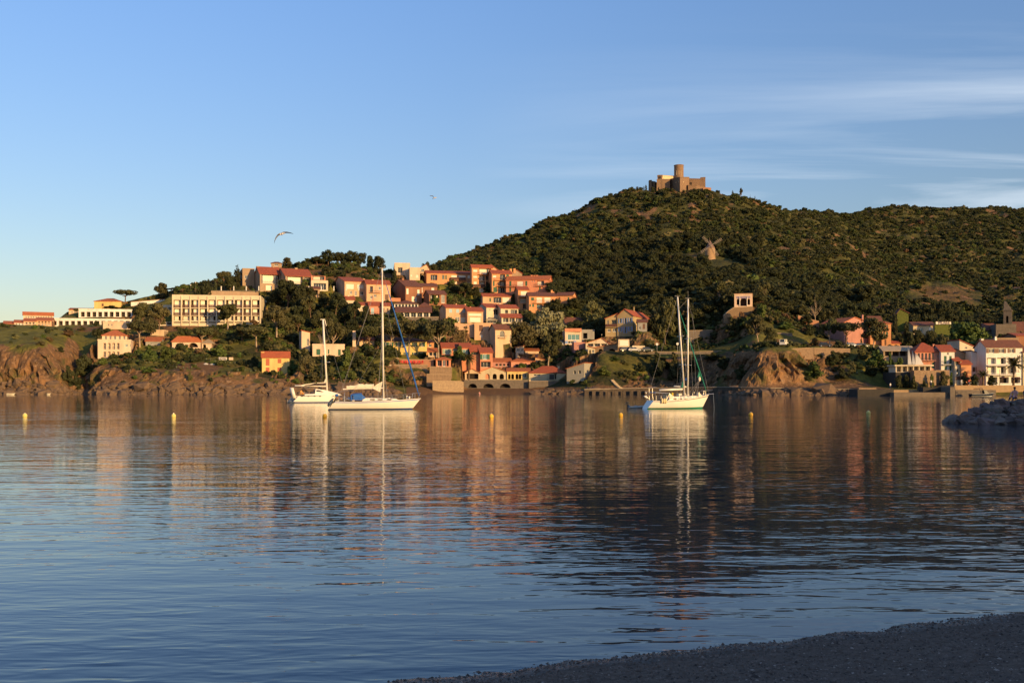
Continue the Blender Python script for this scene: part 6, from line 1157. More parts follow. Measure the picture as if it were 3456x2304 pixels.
def far_scrub(n):
    u = rng.uniform(1380, 3560, n); y = 480 + (rng.uniform(0, 1, n) ** 0.9) * 830
    z = zt_at(u, y); x = (u - CX) / F * y
    rk = fbm(x / 20, y / 20, 0, 5, 71) * 1.6 - 0.75
    cover = 0.85 + 0.6 * fbm(x / 30, y / 30, 0, 4, 303)
    fld = np.zeros(n, bool)
    for a, b, c, d in ((2215, 2395, 545, 590), (3060, 3320, 565, 700)): fld |= (u > a) & (u < b) & (y > c) & (y < d)
    big = (u > 1840) & (u < 2560) & (y < 640)
    keep = (z > 10) & (rng.uniform(0, 1, n) < np.where(big, 1.0, cover)) & ((rk < 0.35) | (rng.uniform(0, 1, n) < .4)) & ((~fld) | (rng.uniform(0, 1, n) < .04))
    keep &= ~((u > 2165) & (u < 2420) & (y > 838) & (y < 900)) & ~in_foot(x, y, 1.0) & ~((np.abs(x - wp[0]) < 14) & (y > wY - 70) & (y < wY + 12))
    u, y, z, x, big = u[keep], y[keep], z[keep], x[keep], big[keep]; n = len(u)
    s = np.minimum(rng.gamma(2.2, 1.25, n) + 1.1, 9.0); s = np.where(big, np.minimum(s * 1.25 + .8, 8.5), s)
    k = rng.choice(5, n, p=[.50, .40, .05, .04, .01]); wood = big & (rng.uniform(0, 1, n) < .5); k = np.where(wood, rng.choice([5, 6], n), k)
    return scatter('hill_scrub', np.stack([x, y, z - 0.1 * s], -1), k, s, s * rng.uniform(.55, .95, n) * np.where(k >= 5, 1.25, 1))
wx, wy = zq(10, 1225, 1462); wY = hit(wx, wy) or 600; wp = P(wx, wy, wY)
far_scrub(44000)
def near_scrub(n):
    u = rng.uniform(-60, 3560, n); y = rng.uniform(302, 482, n); z = zt_at(u, y); x = (u - CX) / F * y
    cover = np.where((u > 900) & (u < 1900), 0.75, 0.45) + 0.7 * fbm(x / 10, y / 10, 0, 4, 404)
    cover = np.where((u < 330), cover * .12, cover); cover = np.where((u > 1840) & (y > 345), 1.0, cover)
    cover = np.where((u > 880) & (u < 1340) & (y > 430), cover * .55, cover)
    cover = np.where((u > 2000) & (u < 3000) & (y > 324) & (y < 352) & (z > 8), 0.0, cover)
    cliff = np.interp(u, [0, 230, 340, 900, 1340, 1345, 2100, 2250, 2700, 2900, 3000], [15, 9, 9.5, 6, 5, 2.5, 2.5, 12, 12.5, 4, 3])
    cover = np.where(z < cliff, np.where(u > 2850, cover, cover * .18), cover)
    keep = ~((u < 590) & (y > 368)) & (z > 2.2) & (rng.uniform(0, 1, n) < cover) & ~in_foot(x, y, 1.2) & ~((u > 2980) & (y < 330)) & ~((u > 1345) & (u < 1930) & (y < 352))
    u, y, z, x = u[keep], y[keep], z[keep], x[keep]; n = len(u)
    s = rng.gamma(4, 0.35, n) + 0.6; wood = (u > 1840) & (y > 380) ; s = np.where(wood, s * 2.2 + 1, s); s = np.where((u > 900) & (u < 1860) & (y > 345), s * 1.45 + .3, s)
    k = rng.choice(5, n, p=[.38, .27, .15, .15, .05]); w2 = wood & (rng.uniform(0, 1, n) < .45); k = np.where(w2, rng.choice([5, 6], n), k)
    return scatter('slope_scrub', np.stack([x, y, z - 0.05 * s], -1), k, s, s * rng.uniform(.6, 1.0, n))
near_scrub(24000)
# ================================================================ fort and windmill on the hill
FS = mat('fort_stone', (0.27, 0.17, 0.10), 0.95, 0.15, 0.35, bump=1.0, bdist=0.25, col2=(0.19, 0.125, 0.08)); FP = mat('fort_render', (0.66, 0.50, 0.30), 0.9, 0.08, 0.5)
X0, _, Z0 = P(*zq(10, 805, 545), 850)
fort = thing('hill_fort', 'brown star shaped stone fort with a round keep crowning the hill', 'fort', (X0, 850, Z0))
def fpt(x, Y): return (P(zq(10, x, 0)[0], 0, Y)[0] - X0, Y - 850)
def fz(y, Y=850): return P(0, zq(10, 0, y)[1], Y)[2] - Z0
def bastion(name, pts, yt, batter=0.0, m=FS, zb=-14, ztops=None, slits=()):
    q = [fpt(x, Y) for x, Y in pts]; cx_ = sum(a for a, b in q) / len(q); cy_ = sum(b for a, b in q) / len(q); zt_ = fz(yt, pts[0][1]); f = MB()
    top = [(a + (cx_ - a) * batter, b + (cy_ - b) * batter, zt_ if not ztops else fz(ztops[i], pts[i][1])) for i, (a, b) in enumerate(q)]; n = len(q)
    for i in range(n): j = (i + 1) % n; f.face([(q[i][0], q[i][1], zb), (q[j][0], q[j][1], zb), top[j], top[i]])
    f.face(top)
    o = f.build(name, m, fort)
    g = MB()      # string course and parapet lip
    for i in range(n):
        j = (i + 1) % n; a, b = top[i], top[j]; g.bar((a[0], a[1], a[2] - .5), (b[0], b[1], b[2] - .5), .22, .22, 5)
    g.build('string_course', m, o)
    return o
bastion('bastion', [(475, 850), (668, 850), (690, 868), (510, 868)], 345, .06, ztops=[348, 348, 348, 348])
bastion('bastion', [(664, 857), (805, 838), (937, 852), (930, 880), (700, 880)], 318, .02, ztops=[345, 316, 320, 320, 340])
bastion('bastion', [(934, 853), (1160, 850), (1130, 880), (930, 880)], 338, .05, ztops=[340, 345, 345, 340])
bastion('bastion', [(1085, 852), (1162, 850.5), (1140, 870), (1090, 870)], 322, .09)
bastion('outwork', [(1125, 842), (1240, 845), (1225, 860), (1125, 860)], 458, .04, m=mat('fort_orange', (.36, .19, .11), .95, .12, .4, bump=.8, bdist=.2))
bastion('outwork', [(915, 846), (1035, 845), (1130, 848), (1128, 856), (920, 860)], 430, .02, ztops=[430, 430, 460, 460, 430])
bastion('outwork', [(362, 862), (455, 858), (492, 862), (492, 876), (370, 878)], 378, .07, ztops=[375, 378, 400, 400, 375])
bastion('turret', [(372, 860), (410, 858), (412, 866), (375, 868)], 365, .02)
o_ = bastion('turret', [(490, 851), (560, 850), (562, 860), (492, 860)], 292, .02)
bastion('barracks', [(560, 856), (722, 864), (722, 872), (560, 870)], 300, 0, m=FP, ztops=[296, 308, 302, 292])
f = MB()
for x_ in (575, 612, 632, 690): a = fpt(x_, 856 + (x_ - 560) * .05); f.box(a[0] - .35, a[1] - .15, fz(345), a[0] + .35, a[1] + .1, fz(322))
f.build('window', DARK, fort)
f = MB()
for x_ in (742, 758, 785): a = fpt(x_, 858 - (x_ - 664) * .135); f.box(a[0] - .25, a[1] - .7, fz(425), a[0] + .25, a[1] - .1, fz(402))
a = fpt(853, 843); f.box(a[0] - .3, a[1] - .4, fz(425), a[0] + .3, a[1] + .1, fz(405)); f.build('loophole', FP, fort)
f = MB(); a = fpt(525, 850.5); f.box(a[0] - .9, a[1] - .12, fz(342), a[0] + .9, a[1] + .3, fz(308)); a = fpt(955, 852.6); f.box(a[0] - .9, a[1] - .12, fz(425), a[0] + .9, a[1] + .3, fz(385)); f.build('recess', DARK, fort)
kx, ky = fpt(788, 864); R_ = (855 - 722) / 4.126 * 864 / F / 2; kt = fz(158, 864); n_ = 28
f = MB(); f.bar((kx, ky, -2), (kx, ky, kt), R_ * 1.02, R_ * .98, n_); kp = f.build('keep_tower', FS, fort)
f = MB(); f.bar((kx, ky, kt - .35), (kx, ky, kt), R_ * 1.04, R_ * 1.04, n_); f.build('parapet', FS, kp)
f = MB()
for an in (-1.9, -1.55, -1.2, -2.2):
    for z_, h_ in ((.62, .14), (.36, .12)):
        f.bar((kx + cos(an) * R_ * 1.0, ky + sin(an) * R_ * 1.0, kt * z_ + 1), (kx + cos(an) * R_, ky + sin(an) * R_, kt * (z_ + h_) + 1), .13, .13, 5)
f.build('loophole', FP, kp)
f = MB(); f.box(kx + 1, ky - .6, kt + .003, kx + 2.4, ky + .6, kt + .6); f.build('roof_hatch', FRAME, kp)
g_ = house(10, 'guard_house', 'low brown guard house left of the fort cypresses', 70, 190, 502, 560, 'tan', None, yaw=4, D=8, Y=850, cat='hut', wallmat=FS, base=False)
# windmill
wx, wy = zq(10, 1225, 1462); wY = hit(wx, wy) or 600; wp = P(wx, wy, wY); sc_ = wY / F / 4.126
wmill = thing('windmill', 'round stone windmill with a pointed cap and lattice sails on the hillside', 'windmill', (wp[0], wp[1], wp[2]))
f = MB(); f.bar((0, 0, -4), (0, 0, 150 * sc_), 78 * sc_, 64 * sc_, 24); f.build('tower', mat('mill_stone', (.42, .27, .15), .95, .15, .6, bump=1.0, bdist=.2), wmill)
f = MB(); f.bar((0, 0, 148 * sc_), (-6 * sc_, 0, 262 * sc_), 68 * sc_, 3 * sc_, 20); f.bar((-6 * sc_, 0, 255 * sc_), (-8 * sc_, 0, 302 * sc_), 3 * sc_, 1 * sc_, 6); f.build('cap', mat('mill_cap', (.20, .13, .10), .8, .1, 1), wmill)
f = MB(); hb = (-5 * sc_, -80 * sc_, 178 * sc_); f.bar((0, 0, 178 * sc_), hb, 5 * sc_, 5 * sc_, 8); f.build('windshaft', BARK, wmill)
sm_ = mat('sail_timber', (.42, .35, .28), .8, .1)
for ex, ey in ((-112, 122), (148, 92), (-138, -95), (98, -138)):
    f = MB(); L = math.hypot(ex, ey); nx_, ny_ = -ey / L, ex / L
    for off in (-16, 0, 16):
        f.bar((hb[0] + (ex * (.0 if off == 0 else .38) + nx_ * off) * sc_, hb[1] - .1, hb[2] + (ey * (.0 if off == 0 else .38) + ny_ * off) * sc_), (hb[0] + (ex + nx_ * off) * sc_, hb[1] - .1, hb[2] + (ey + ny_ * off) * sc_), (.10 if off == 0 else .055), None, 5)
    for t_ in np.linspace(.4, .98, 7): f.bar((hb[0] + (ex * t_ - nx_ * 16) * sc_, hb[1] - .1, hb[2] + (ey * t_ - ny_ * 16) * sc_), (hb[0] + (ex * t_ + nx_ * 16) * sc_, hb[1] - .1, hb[2] + (ey * t_ + ny_ * 16) * sc_), .035, None, 4)
    f.build('sail', sm_, wmill)
# poles along the ridges
for k_, (px_, pb_, pt_, Yd) in enumerate(((1862, 775, 752, 800), (1940, 722, 704, 830), (1665, 865, 835, 820), (1560, 912, 889, 520))):
    a = P(px_, pb_, Yd); h_ = P(px_, pt_, Yd)[2] - a[2]; f = MB(); f.bar((0, 0, -6), (0, 0, h_), .16, .12, 6); f.bar((-.9, 0, h_ - .8), (.9, 0, h_ - .8), .08, .08, 4)
    o_ = f.build('utility_pole', BARK); o_.location = a; tag(o_, ('thin pole on the hill shoulder left of the second pole', 'thin pole highest on the hill flank', 'thin pole low on the left flank of the hill', 'thin pole above the long orange apartment house')[k_], 'pole', 'poles on the ridge')
# sunlit boulders showing through the scrub
# ================================================================ boats
GEL = mat('white_gelcoat', (0.80, 0.74, 0.62), 0.25, 0.03, 1, spec=0.5); NAVY = mat('navy_stripe', (0.03, 0.06, 0.16), 0.35, 0); BLUE = mat('blue_canvas', (0.03, 0.13, 0.42), 0.8, 0.08, 4)
TEAL = mat('green_canvas', (0.02, 0.20, 0.14), 0.8, 0.08, 4); CANV = mat('cream_canvas', (0.74, 0.66, 0.50), 0.85, 0.06, 3, bump=.4); ALU = mat('mast_paint', (0.80, 0.74, 0.62), 0.35, 0.0, spec=.5)
STEEL = mat('steel', (0.55, 0.53, 0.5), 0.3, 0, metallic=.8); WIRE = mat('rigging_wire', (0.30, 0.28, 0.26), 0.4, 0); GREYB = mat('grey_rubber', (0.28, 0.28, 0.29), 0.6, 0.05); BLK = mat('black_plastic', (0.02, 0.02, 0.022), 0.4, 0)
TEAK = mat('teak', (0.35, 0.2, 0.1), 0.7, 0.1, 3); HATCH = mat('tinted_hatch', (0.03, 0.03, 0.035), 0.15, 0); YELB = mat('yellow_plastic', (0.85, 0.62, 0.05), 0.4, 0); ORG = mat('orange_plastic', (0.85, 0.25, 0.05), 0.5, 0)
def hull(L, B, fb_bow, fb_stern, over, rev, mats, nst=18, transom=.72):
    """lofted hull, bow at +x; mats: (topsides, stripe, boot)"""
    lv = [1.0, .93, .86, .6, .3, .12, .05, 0.0, -.18, -.3]; hb = [1, .995, .99, .96, .88, .80, .74, .68, .35, 0]
    mi = [0, 1, 0, 0, 0, 2, 2, 2, 2]
    f = MB(); rows = []
    for i in range(nst + 1):
        t = i / nst; half = B / 2 * (1 - max(0, (t - .42) / .58) ** 2.1) * (transom + (1 - transom) * min(1, t / .42) ** .7); sh = fb_stern + (fb_bow - fb_stern) * t ** 1.6 - .10 * sin(pi * t) * fb_bow
        row = []
        for l, h in zip(lv, hb):
            z = l * sh if l > 0 else l * 1.6; xs = (t * (L - over)) + over * max(l, -.4) * t ** 3 + rev * max(l, 0) * (1 - t) ** 4
            hh = half * (h + (1 - h) * 0.0); row.append((xs - L / 2, hh, z))
        rows.append(row)
    base = len(f.v); n = len(lv)
    for s in (1, -1):
        idx = []
        for row in rows:
            idx.append([len(f.v) + k for k in range(n)]); f.v += [(a, b * s, c) for a, b, c in row]
        for i in range(nst):
            for k in range(n - 1):
                q = (idx[i][k], idx[i][k + 1], idx[i + 1][k + 1], idx[i + 1][k]); f.f.append(q if s > 0 else q[::-1]); f.m.append(mi[k])
    for k in range(n - 1):
        f.face([(rows[0][k][0], rows[0][k][1], rows[0][k][2]), (rows[0][k][0], -rows[0][k][1], rows[0][k][2]), (rows[0][k + 1][0], -rows[0][k + 1][1], rows[0][k + 1][2]), (rows[0][k + 1][0], rows[0][k + 1][1], rows[0][k + 1][2])], 0)
    for i in range(nst):
        a, b = rows[i][0], rows[i + 1][0]
        f.face([(a[0], a[1] - .02, a[2] - .03), (b[0], max(b[1] - .02, 0), b[2] - .03), (b[0], -max(b[1] - .02, 0), b[2] - .03), (a[0], -a[1] + .02, a[2] - .03)], 0)
    return f, rows
def boat_root(name, label, cat, px, Y, yaw, group=None): return thing(name, label, cat, ((px - CX) / F * Y, Y, 0), radians(yaw), group)
def lifeline(root, rows, z=.6, s_=1.0):
    f = MB(); pr = None
    for i in range(1, len(rows), 2):
        r = rows[i][0]
        for s in (1, -1): f.bar((r[0], r[1] * s * .97, r[2]), (r[0], r[1] * s * .97, r[2] + z), .014, .014, 5)
        if pr:
            for s in (1, -1):
                for h in (z, z * .55): f.bar((pr[0], pr[1] * s * .97, pr[2] + h), (r[0], r[1] * s * .97, r[2] + h), .008, .008, 4)
        pr = r
    f.build('lifelines', STEEL, root)
def sailcover(p0, p1, r0, r1, lumps=14):
    f = MB(); p0 = np.array(p0); p1 = np.array(p1); r = random.Random(4); n = lumps; prev = None
    for i in range(n + 1):
        t = i / n; c = p0 + (p1 - p0) * t; rad = (r0 + (r1 - r0) * t) * r.uniform(.8, 1.2); ring = []
        for k in range(8): a = 2 * pi * k / 8; ring.append(len(f.v)); f.v.append((c[0], c[1] + rad * .45 * cos(a), c[2] + rad * (sin(a) * .9 + .6)))
        if prev:
            for k in range(8): j = (k + 1) % 8; f.f.append((prev[k], prev[j], ring[j], ring[k])); f.m.append(0)
        prev = ring
    return f
# --- the sloop in front
Ys = 122.6; rt_ = boat_root('sloop_yacht', 'long white sloop with a blue furled headsail and cream sail along its boom', 'sailing boat', 1265, Ys, 9)
L_ = 11.25; f, rows = hull(L_, 3.5, 1.35, 1.0, 1.1, .9, None); f.build('hull', [GEL, mat('blue_stripe', (.06, .14, .42), .35, 0), NAVY], rt_, True)
k_ = Ys / F
def sx(px): return (px - 1265) * k_ / cos(radians(9))
f = MB(); f.hexa([(sx(1222), -1.0, 1.0), (sx(1345), -.55, 1.12), (sx(1345), .55, 1.12), (sx(1222), 1.0, 1.0), (sx(1228), -.8, 1.42), (sx(1335), -.4, 1.32), (sx(1335), .4, 1.32), (sx(1228), .8, 1.42)]); cr_ = f.build('coachroof', GEL, rt_)
f = MB()
for a in (1250, 1275, 1305): f.box(sx(a), -.92 + (a - 1250) * .004, 1.16, sx(a) + .55, -.75, 1.27)
f.build('cabin_window', HATCH, cr_)
mt = MB(); mb_ = (sx(1294), 0, 1.1); mtop = (sx(1289), 0, 3 + (1298 - 905) * k_); mt.bar(mb_, mtop, .11, .085, 10); mo = mt.build('mast', ALU, rt_, True)
f = MB(); f.bar((mtop[0] - .3, 0, mtop[2] + .02), (mtop[0] + .35, 0, mtop[2] + .02), .05, .05, 5); f.bar(mtop, (mtop[0], 0, mtop[2] + .5), .012, .012, 4); f.ball((mtop[0] + .25, 0, mtop[2] + .18), .06, .06, .08); f.build('masthead', WIRE, mo)
def mz(py): return 3 + (1298 - py) * k_
for z_, w_ in ((mz(1100), 1.05), (mz(1212), 1.25)):
    f = MB(); xx = mb_[0] + (mtop[0] - mb_[0]) * (z_ - 1.1) / (mtop[2] - 1.1); f.bar((xx - .15, -w_, z_), (xx, 0, z_ + .05), .03, .03, 5); f.bar((xx - .15, w_, z_), (xx, 0, z_ + .05), .03, .03, 5); f.build('spreader', ALU, mo)
f = MB(); f.bar((sx(1160), 0, mz(1313)), (mb_[0], 0, mz(1309)), .07, .07, 8); bo_ = f.build('boom', ALU, rt_)
sailcover((sx(1172), 0, mz(1312)), (sx(1262), 0, mz(1308)), .28, .36).build('furled_mainsail', CANV, bo_)
f = MB(); f.face([(sx(1256), -.06, mz(1310)), (sx(1283), -.1, mz(1323)), (mb_[0] - .12, 0, mz(1286)), (sx(1270), -.06, mz(1297))]); f.face([(sx(1256), .06, mz(1310)), (sx(1283), .1, mz(1323)), (mb_[0] - .12, 0.03, mz(1286)), (sx(1270), .06, mz(1297))]); f.face([(sx(1256), -.06, mz(1310)), (sx(1283), -.1, mz(1323)), (sx(1283), .1, mz(1323)), (sx(1256), .06, mz(1310))]); f.build('sail_bundle', CANV, bo_)
bow = rows[-1][0]; st_ = rows[0][0]
f = MB(); fs0 = np.array((bow[0] - .25, 0, bow[2] + .35)); fs1 = np.array((sx(1303), 0, mz(960))); f.path([fs0, fs0 + (fs1 - fs0) * .15, fs0 + (fs1 - fs0) * .5, fs1], [.05, .11, .10, .04], 8); f.build('furled_headsail', BLUE, rt_, True)
f = MB(); w = .014
f.bar(fs1, mtop, w, w, 4); f.bar(mtop, (st_[0] + .3, 0, 1.05), w, w, 4); f.bar(mtop, (sx(1160), 0, mz(1313)), .009, .009, 4)
for s in (-1, 1):
    f.bar(mtop, (mb_[0] - .25, s * 1.05, mz(1100)), w, w, 4); f.bar((mb_[0] - .25, s * 1.05, mz(1100)), (mb_[0] - .2, s * 1.25, mz(1212)), w, w, 4); f.bar((mb_[0] - .2, s * 1.25, mz(1212)), (mb_[0] + .1, s * 1.6, 1.15), w, w, 4)
    f.bar((mb_[0] - .1, 0, mz(1212)), (mb_[0] + .5, s * 1.6, 1.15), w, w, 4); f.bar((mb_[0] - .1, 0, mz(1100)), (mb_[0] - .7, s * 1.6, 1.1), w, w, 4)
f.bar((mb_[0], 0, mz(1150)), (sx(1180), -.4, 1.3), .009, .009, 4); f.bar((mb_[0] + .1, 0, mz(1000)), (bow[0] - 1.8, 0, 1.25), .010, .010, 4)
f.build('rigging', WIRE, rt_)
lifeline(rt_, rows)
f = MB(); b = bow
for s in (1, -1): f.path([(b[0] - 1.1, s * .35, b[2]), (b[0] - 1.0, s * .38, b[2] + .62), (b[0] - .1, s * .12, b[2] + .66), (b[0] - .3, s * .08, b[2])], .017, 5)
f.bar((b[0] - .1, -.12, b[2] + .66), (b[0] - .1, .12, b[2] + .66), .017, .017, 5); f.build('pulpit', STEEL, rt_)
f = MB()
for s in (1, -1): f.path([(sx(1150), s * 1.15, 1.0), (sx(1148), s * 1.15, 1.65), (sx(1138), s * .6, 1.65), (sx(1138), s * .6, 1.0)], .017, 5)
f.path([(sx(1147), -1.15, 1.65), (sx(1140), -1.1, 2.1), (sx(1170), -1.1, 2.3), (sx(1195), -1.1, 2.25)], .015, 5); f.path([(sx(1147), 1.15, 1.65), (sx(1140), 1.1, 2.1), (sx(1170), 1.1, 2.3), (sx(1195), 1.1, 2.25)], .015, 5); f.build('pushpit', STEEL, rt_)
f = MB()      # spray hood
pr = None
for i in range(7):
    a = pi * .5 * i / 6; ring = [(sx(1222) - 1.35 * sin(a * .9), y_, 1.38 + .62 * cos(a * .55) * (1 - .25 * (y_ / 1.05) ** 2)) for y_ in (-1.05, -.9, -.5, 0, .5, .9, 1.05)]
    ring[0] = (ring[0][0], -1.1, 1.15); ring[-1] = (ring[-1][0], 1.1, 1.15)
    if pr:
        for k in range(6): f.face([pr[k], pr[k + 1], ring[k + 1], ring[k]])
    pr = ring
f.face([(sx(1222), -1.1, 1.15), (sx(1222), -.9, 1.85), (sx(1235), -.8, 1.42)]); f.face([(sx(1222), -.9, 1.9), (sx(1222), .9, 1.9), (sx(1236), .8, 1.42), (sx(1236), -.8, 1.42)]); f.build('spray_hood', BLUE, rt_, True)
f = MB(); f.box(sx(1192), -1.09, 1.2, sx(1194), 1.09, 1.75); f.build('companionway', BLK, rt_)
f = MB()
for y_ in (-.5, .5):
    for k in range(12): a = 2 * pi * k / 12; a2 = 2 * pi * (k + 1) / 12; f.bar((sx(1165), y_ + .38 * cos(a), 1.6 + .38 * sin(a)), (sx(1165), y_ + .38 * cos(a2), 1.6 + .38 * sin(a2)), .018, .018, 4)
    f.bar((sx(1165), y_, 1.0), (sx(1165), y_, 1.65), .08, .06, 6)
f.build('steering_wheel', STEEL, rt_)
f = MB(); r = random.Random(2)
for k in range(26): a = r.uniform(1142, 1196); q = r.uniform(.05, .14); f.ball((sx(a), r.uniform(-1.1, 1.0), r.uniform(1.1, 1.5)), q * 1.6, q, q, 6, 4, r.choice([0, 0, 1, 2, 3]))
f.build('cockpit_gear', [CANV, TEAK, GREYB, STEEL], rt_)
f = MB(); f.ball((sx(1140), -1.2, 1.75), .2, .1, .16, 8, 5); f.build('lifebuoy_cover', BLUE, rt_)
f = MB(); f.path([(sx(1112), -1.0, .45), (sx(1122), -1.0, 1.0), (sx(1127), -.9, 1.25)], [.14, .2, .1], 7); f.path([(sx(1112), 1.0, .45), (sx(1122), 1.0, 1.0), (sx(1127), .9, 1.25)], [.14, .2, .1], 7); f.bar((sx(1127), -.9, 1.25), (sx(1127), .9, 1.25), .12, .12, 6); f.bar((sx(1114), -1, .5), (sx(1114), 1, .5), .14, .14, 6); f.box(sx(1118), -.8, .6, sx(1124), .8, 1.0)
td = f.build('hung_dinghy', mat('blue_grey_rubber', (.06, .085, .12), .6, .05), None, True); td.location = rt_.matrix_basis.translation; td.rotation_euler = (0, 0, radians(9)); td.name = 'inflatable_dinghy'; tag(td, 'dark grey inflatable dinghy hung across the stern of the long sloop', 'dinghy')
f = MB(); f.hexa([(sx(1124), -.2, .75), (sx(1128), -.2, .75), (sx(1128), .15, .75), (sx(1124), .15, .75), (sx(1122), -.2, 1.3), (sx(1127), -.2, 1.35), (sx(1127), .15, 1.35), (sx(1122), .15, 1.3)]); f.bar((sx(1124), 0, .8), (sx(1116), 0, .1), .06, .05, 6); ob = f.build('outboard_motor', BLK, td)
f = MB(); f.box(sx(1370), -.2, 1.28, sx(1373), .2, 1.7); f.ball((sx(1379), -.5, 1.45), .12, .1, .18, 6, 4); f.box(sx(1310), -.1, 1.34, sx(1316), .5, 1.42); f.build('deck_fittings', GEL, rt_)
# --- the catamaran behind
Yc = 169.0; kc = Yc / F; rc = boat_root('catamaran', 'white catamaran with a bare leaning mast half hidden behind the sloop', 'sailing boat', 1060, Yc, 16)
def cxm(px): return (px - 1060) * kc / cos(radians(16))
def cz(py): return 3 + (1298 - py) * kc
for yo in (-0.0, 3.6):
    f, rw = hull(7.2 if yo == 0 else 8.4, 1.15, 1.35, 1.15, .7, 1.0, None, 12, .85); ho = f.build('hull', [GEL, GEL, NAVY], rc, True); ho.location = (0, yo, 0)
f = MB(); f.hexa([(cxm(1030), -.2, 1.15), (cxm(1150), -.1, 1.25), (cxm(1150), 3.8, 1.25), (cxm(1030), 3.8, 1.15), (cxm(1030), -.1, 1.45), (cxm(1135), .1, 1.6), (cxm(1135), 3.6, 1.6), (cxm(1030), 3.7, 1.45)]); f.build('bridge_deck', GEL, rc)
f = MB(); f.hexa([(cxm(1063), .15, 1.45), (cxm(1142), .5, 1.5), (cxm(1142), 3.2, 1.5), (cxm(1063), 3.5, 1.45), (cxm(1066), .4, 2.3), (cxm(1098), .7, 2.1), (cxm(1098), 3.0, 2.1), (cxm(1066), 3.2, 2.3)]); ca_ = f.build('cabin', GEL, rc)
f = MB(); f.face([(cxm(1068), .22, 1.85), (cxm(1092), .38, 1.8), (cxm(1076), .33, 2.12), (cxm(1068), .3, 2.12)]); f.face([(cxm(1061), .3, 1.5), (cxm(1061), 3.4, 1.5), (cxm(1062), 3.3, 2.15), (cxm(1062), .5, 2.15)]); f.build('cabin_window', HATCH, ca_)
f = MB()
for a in (1018, 1038, 1058, 1076, 1118): f.box(cxm(a), -.6, 1.02, cxm(a) + .28, -.54, 1.12)
f.build('porthole', HATCH, rc)
f = MB(); m0 = (cxm(1105), 1.8, 2.0); m1 = (cxm(1092), 1.8, cz(1075)); f.bar(m0, m1, .17, .15, 10); cm_ = f.build('mast', ALU, rc, True)
f = MB(); f.bar((m1[0] - .45, 1.8, m1[2]), (m1[0] + .35, 1.8, m1[2]), .06, .06, 5); f.bar((m1[0] + .3, 1.8, m1[2] - .1), (m1[0] + .55, 1.8, m1[2] - 1.1), .07, .05, 5); f.build('masthead', ALU, cm_)
f = MB(); f.bar((cxm(1104), 1.8, cz(1221)), (cxm(1112), .7, cz(1221)), .05, .05, 5); f.build('radar_bracket', ALU, cm_)
f = MB(); f.bar((cxm(1001), 1.8, cz(1301)), (m0[0] - .2, 1.8, cz(1303)), .11, .11, 8); cb_ = f.build('boom', ALU, rc, True)
f = MB(); f.hexa([(cxm(1030), 1.6, cz(1302)), (m0[0] - .4, 1.6, cz(1301)), (m0[0] - .4, 2.0, cz(1301)), (cxm(1030), 2.0, cz(1302)), (cxm(1038), 1.75, cz(1297)), (m0[0] - .4, 1.7, cz(1292)), (m0[0] - .4, 1.9, cz(1292)), (cxm(1038), 1.85, cz(1297))]); f.build('mainsail_bag', mat('dark_canvas', (.06, .04, .035), .8, .05), cb_)
f = MB(); f.face([(cxm(1012), 1.7, cz(1301)), (cxm(1036), 1.7, cz(1301)), (cxm(1072), 1.7, cz(1291)), (cxm(1034), 1.7, cz(1296))]); f.face([(cxm(1072), 1.65, cz(1291)), (m0[0] - .3, 1.65, cz(1289.5)), (m0[0] - .3, 1.65, cz(1292)), (cxm(1072), 1.65, cz(1293))]); f.bar((m0[0] - .4, 1.8, cz(1290)), (m0[0] - .1, 1.8, cz(1270)), .18, .04, 6); f.build('furled_mainsail', CANV, cb_)
f = MB()
for s in (.1, 3.5): f.bar(m1, (cxm(1085), s, 1.4), .014, .014, 4); f.bar((m1[0] + .1, 1.8, cz(1180)), (cxm(1112), s, 1.4), .012, .012, 4)
f.bar(m1, (cxm(1165), 1.8, 1.4), .014, .014, 4); f.bar((cxm(1022), 1.8, cz(1306)), (cxm(1068), 1.8, cz(1310)), .02, .02, 4); f.build('rigging', WIRE, rc)
f = MB()
for a in range(1012, 1064, 8): f.bar((cxm(a), -.5, 1.15), (cxm(a), -.5, 1.8), .014, .014, 4)
f.bar((cxm(1012), -.5, 1.8), (cxm(1060), -.5, 1.8), .012, .012, 4); f.bar((cxm(1012), -.5, 1.5), (cxm(1060), -.5, 1.5), .012, .012, 4); f.build('lifelines', STEEL, rc)
f = MB(); f.hexa([(cxm(993), -.4, .75), (cxm(1003), -.4, .75), (cxm(1003), 2.8, .75), (cxm(993), 2.8, .75), (cxm(985), -.4, 2.5), (cxm(994), -.4, 2.5), (cxm(994), 2.8, 2.5), (cxm(985), 2.8, 2.5)]); o_ = f.build('upright_dinghy', GEL, rc, True); o_['label'] = 'white board standing upright at the stern'
# --- ketch
Yk = 127.0; kk = Yk / F; rk_ = boat_root('ketch_yacht', 'cream two masted yacht with a green furled headsail and a frame canopy at its stern', 'sailing boat', 2285, Yk, 14)
def kx_(px): return (px - 2285) * kk / cos(radians(14))
def kz(py): return 3 + (1298 - py) * kk
f, rows = hull(8.75, 3.1, 1.75, 1.05, .95, .8, None); f.build('hull', [GEL, mat('grey_line', (.18, .17, .16), .4, 0), mat('green_antifoul', (.02, .22, .13), .5, .05)], rk_, True)
f = MB(); f.hexa([(kx_(2240), -1.05, 1.0), (kx_(2358), -.6, 1.35), (kx_(2358), .6, 1.35), (kx_(2240), 1.05, 1.0), (kx_(2262), -.8, 1.5), (kx_(2350), -.4, 1.62), (kx_(2350), .4, 1.62), (kx_(2262), .8, 1.5)]); kc_ = f.build('coachroof', GEL, rk_)
f = MB()
for a in (2262, 2282, 2302, 2322): f.box(kx_(a), -.98 + (a - 2262) * .0045, 1.2, kx_(a) + .42, -.8, 1.3)
f.build('cabin_window', HATCH, kc_)
masts = []
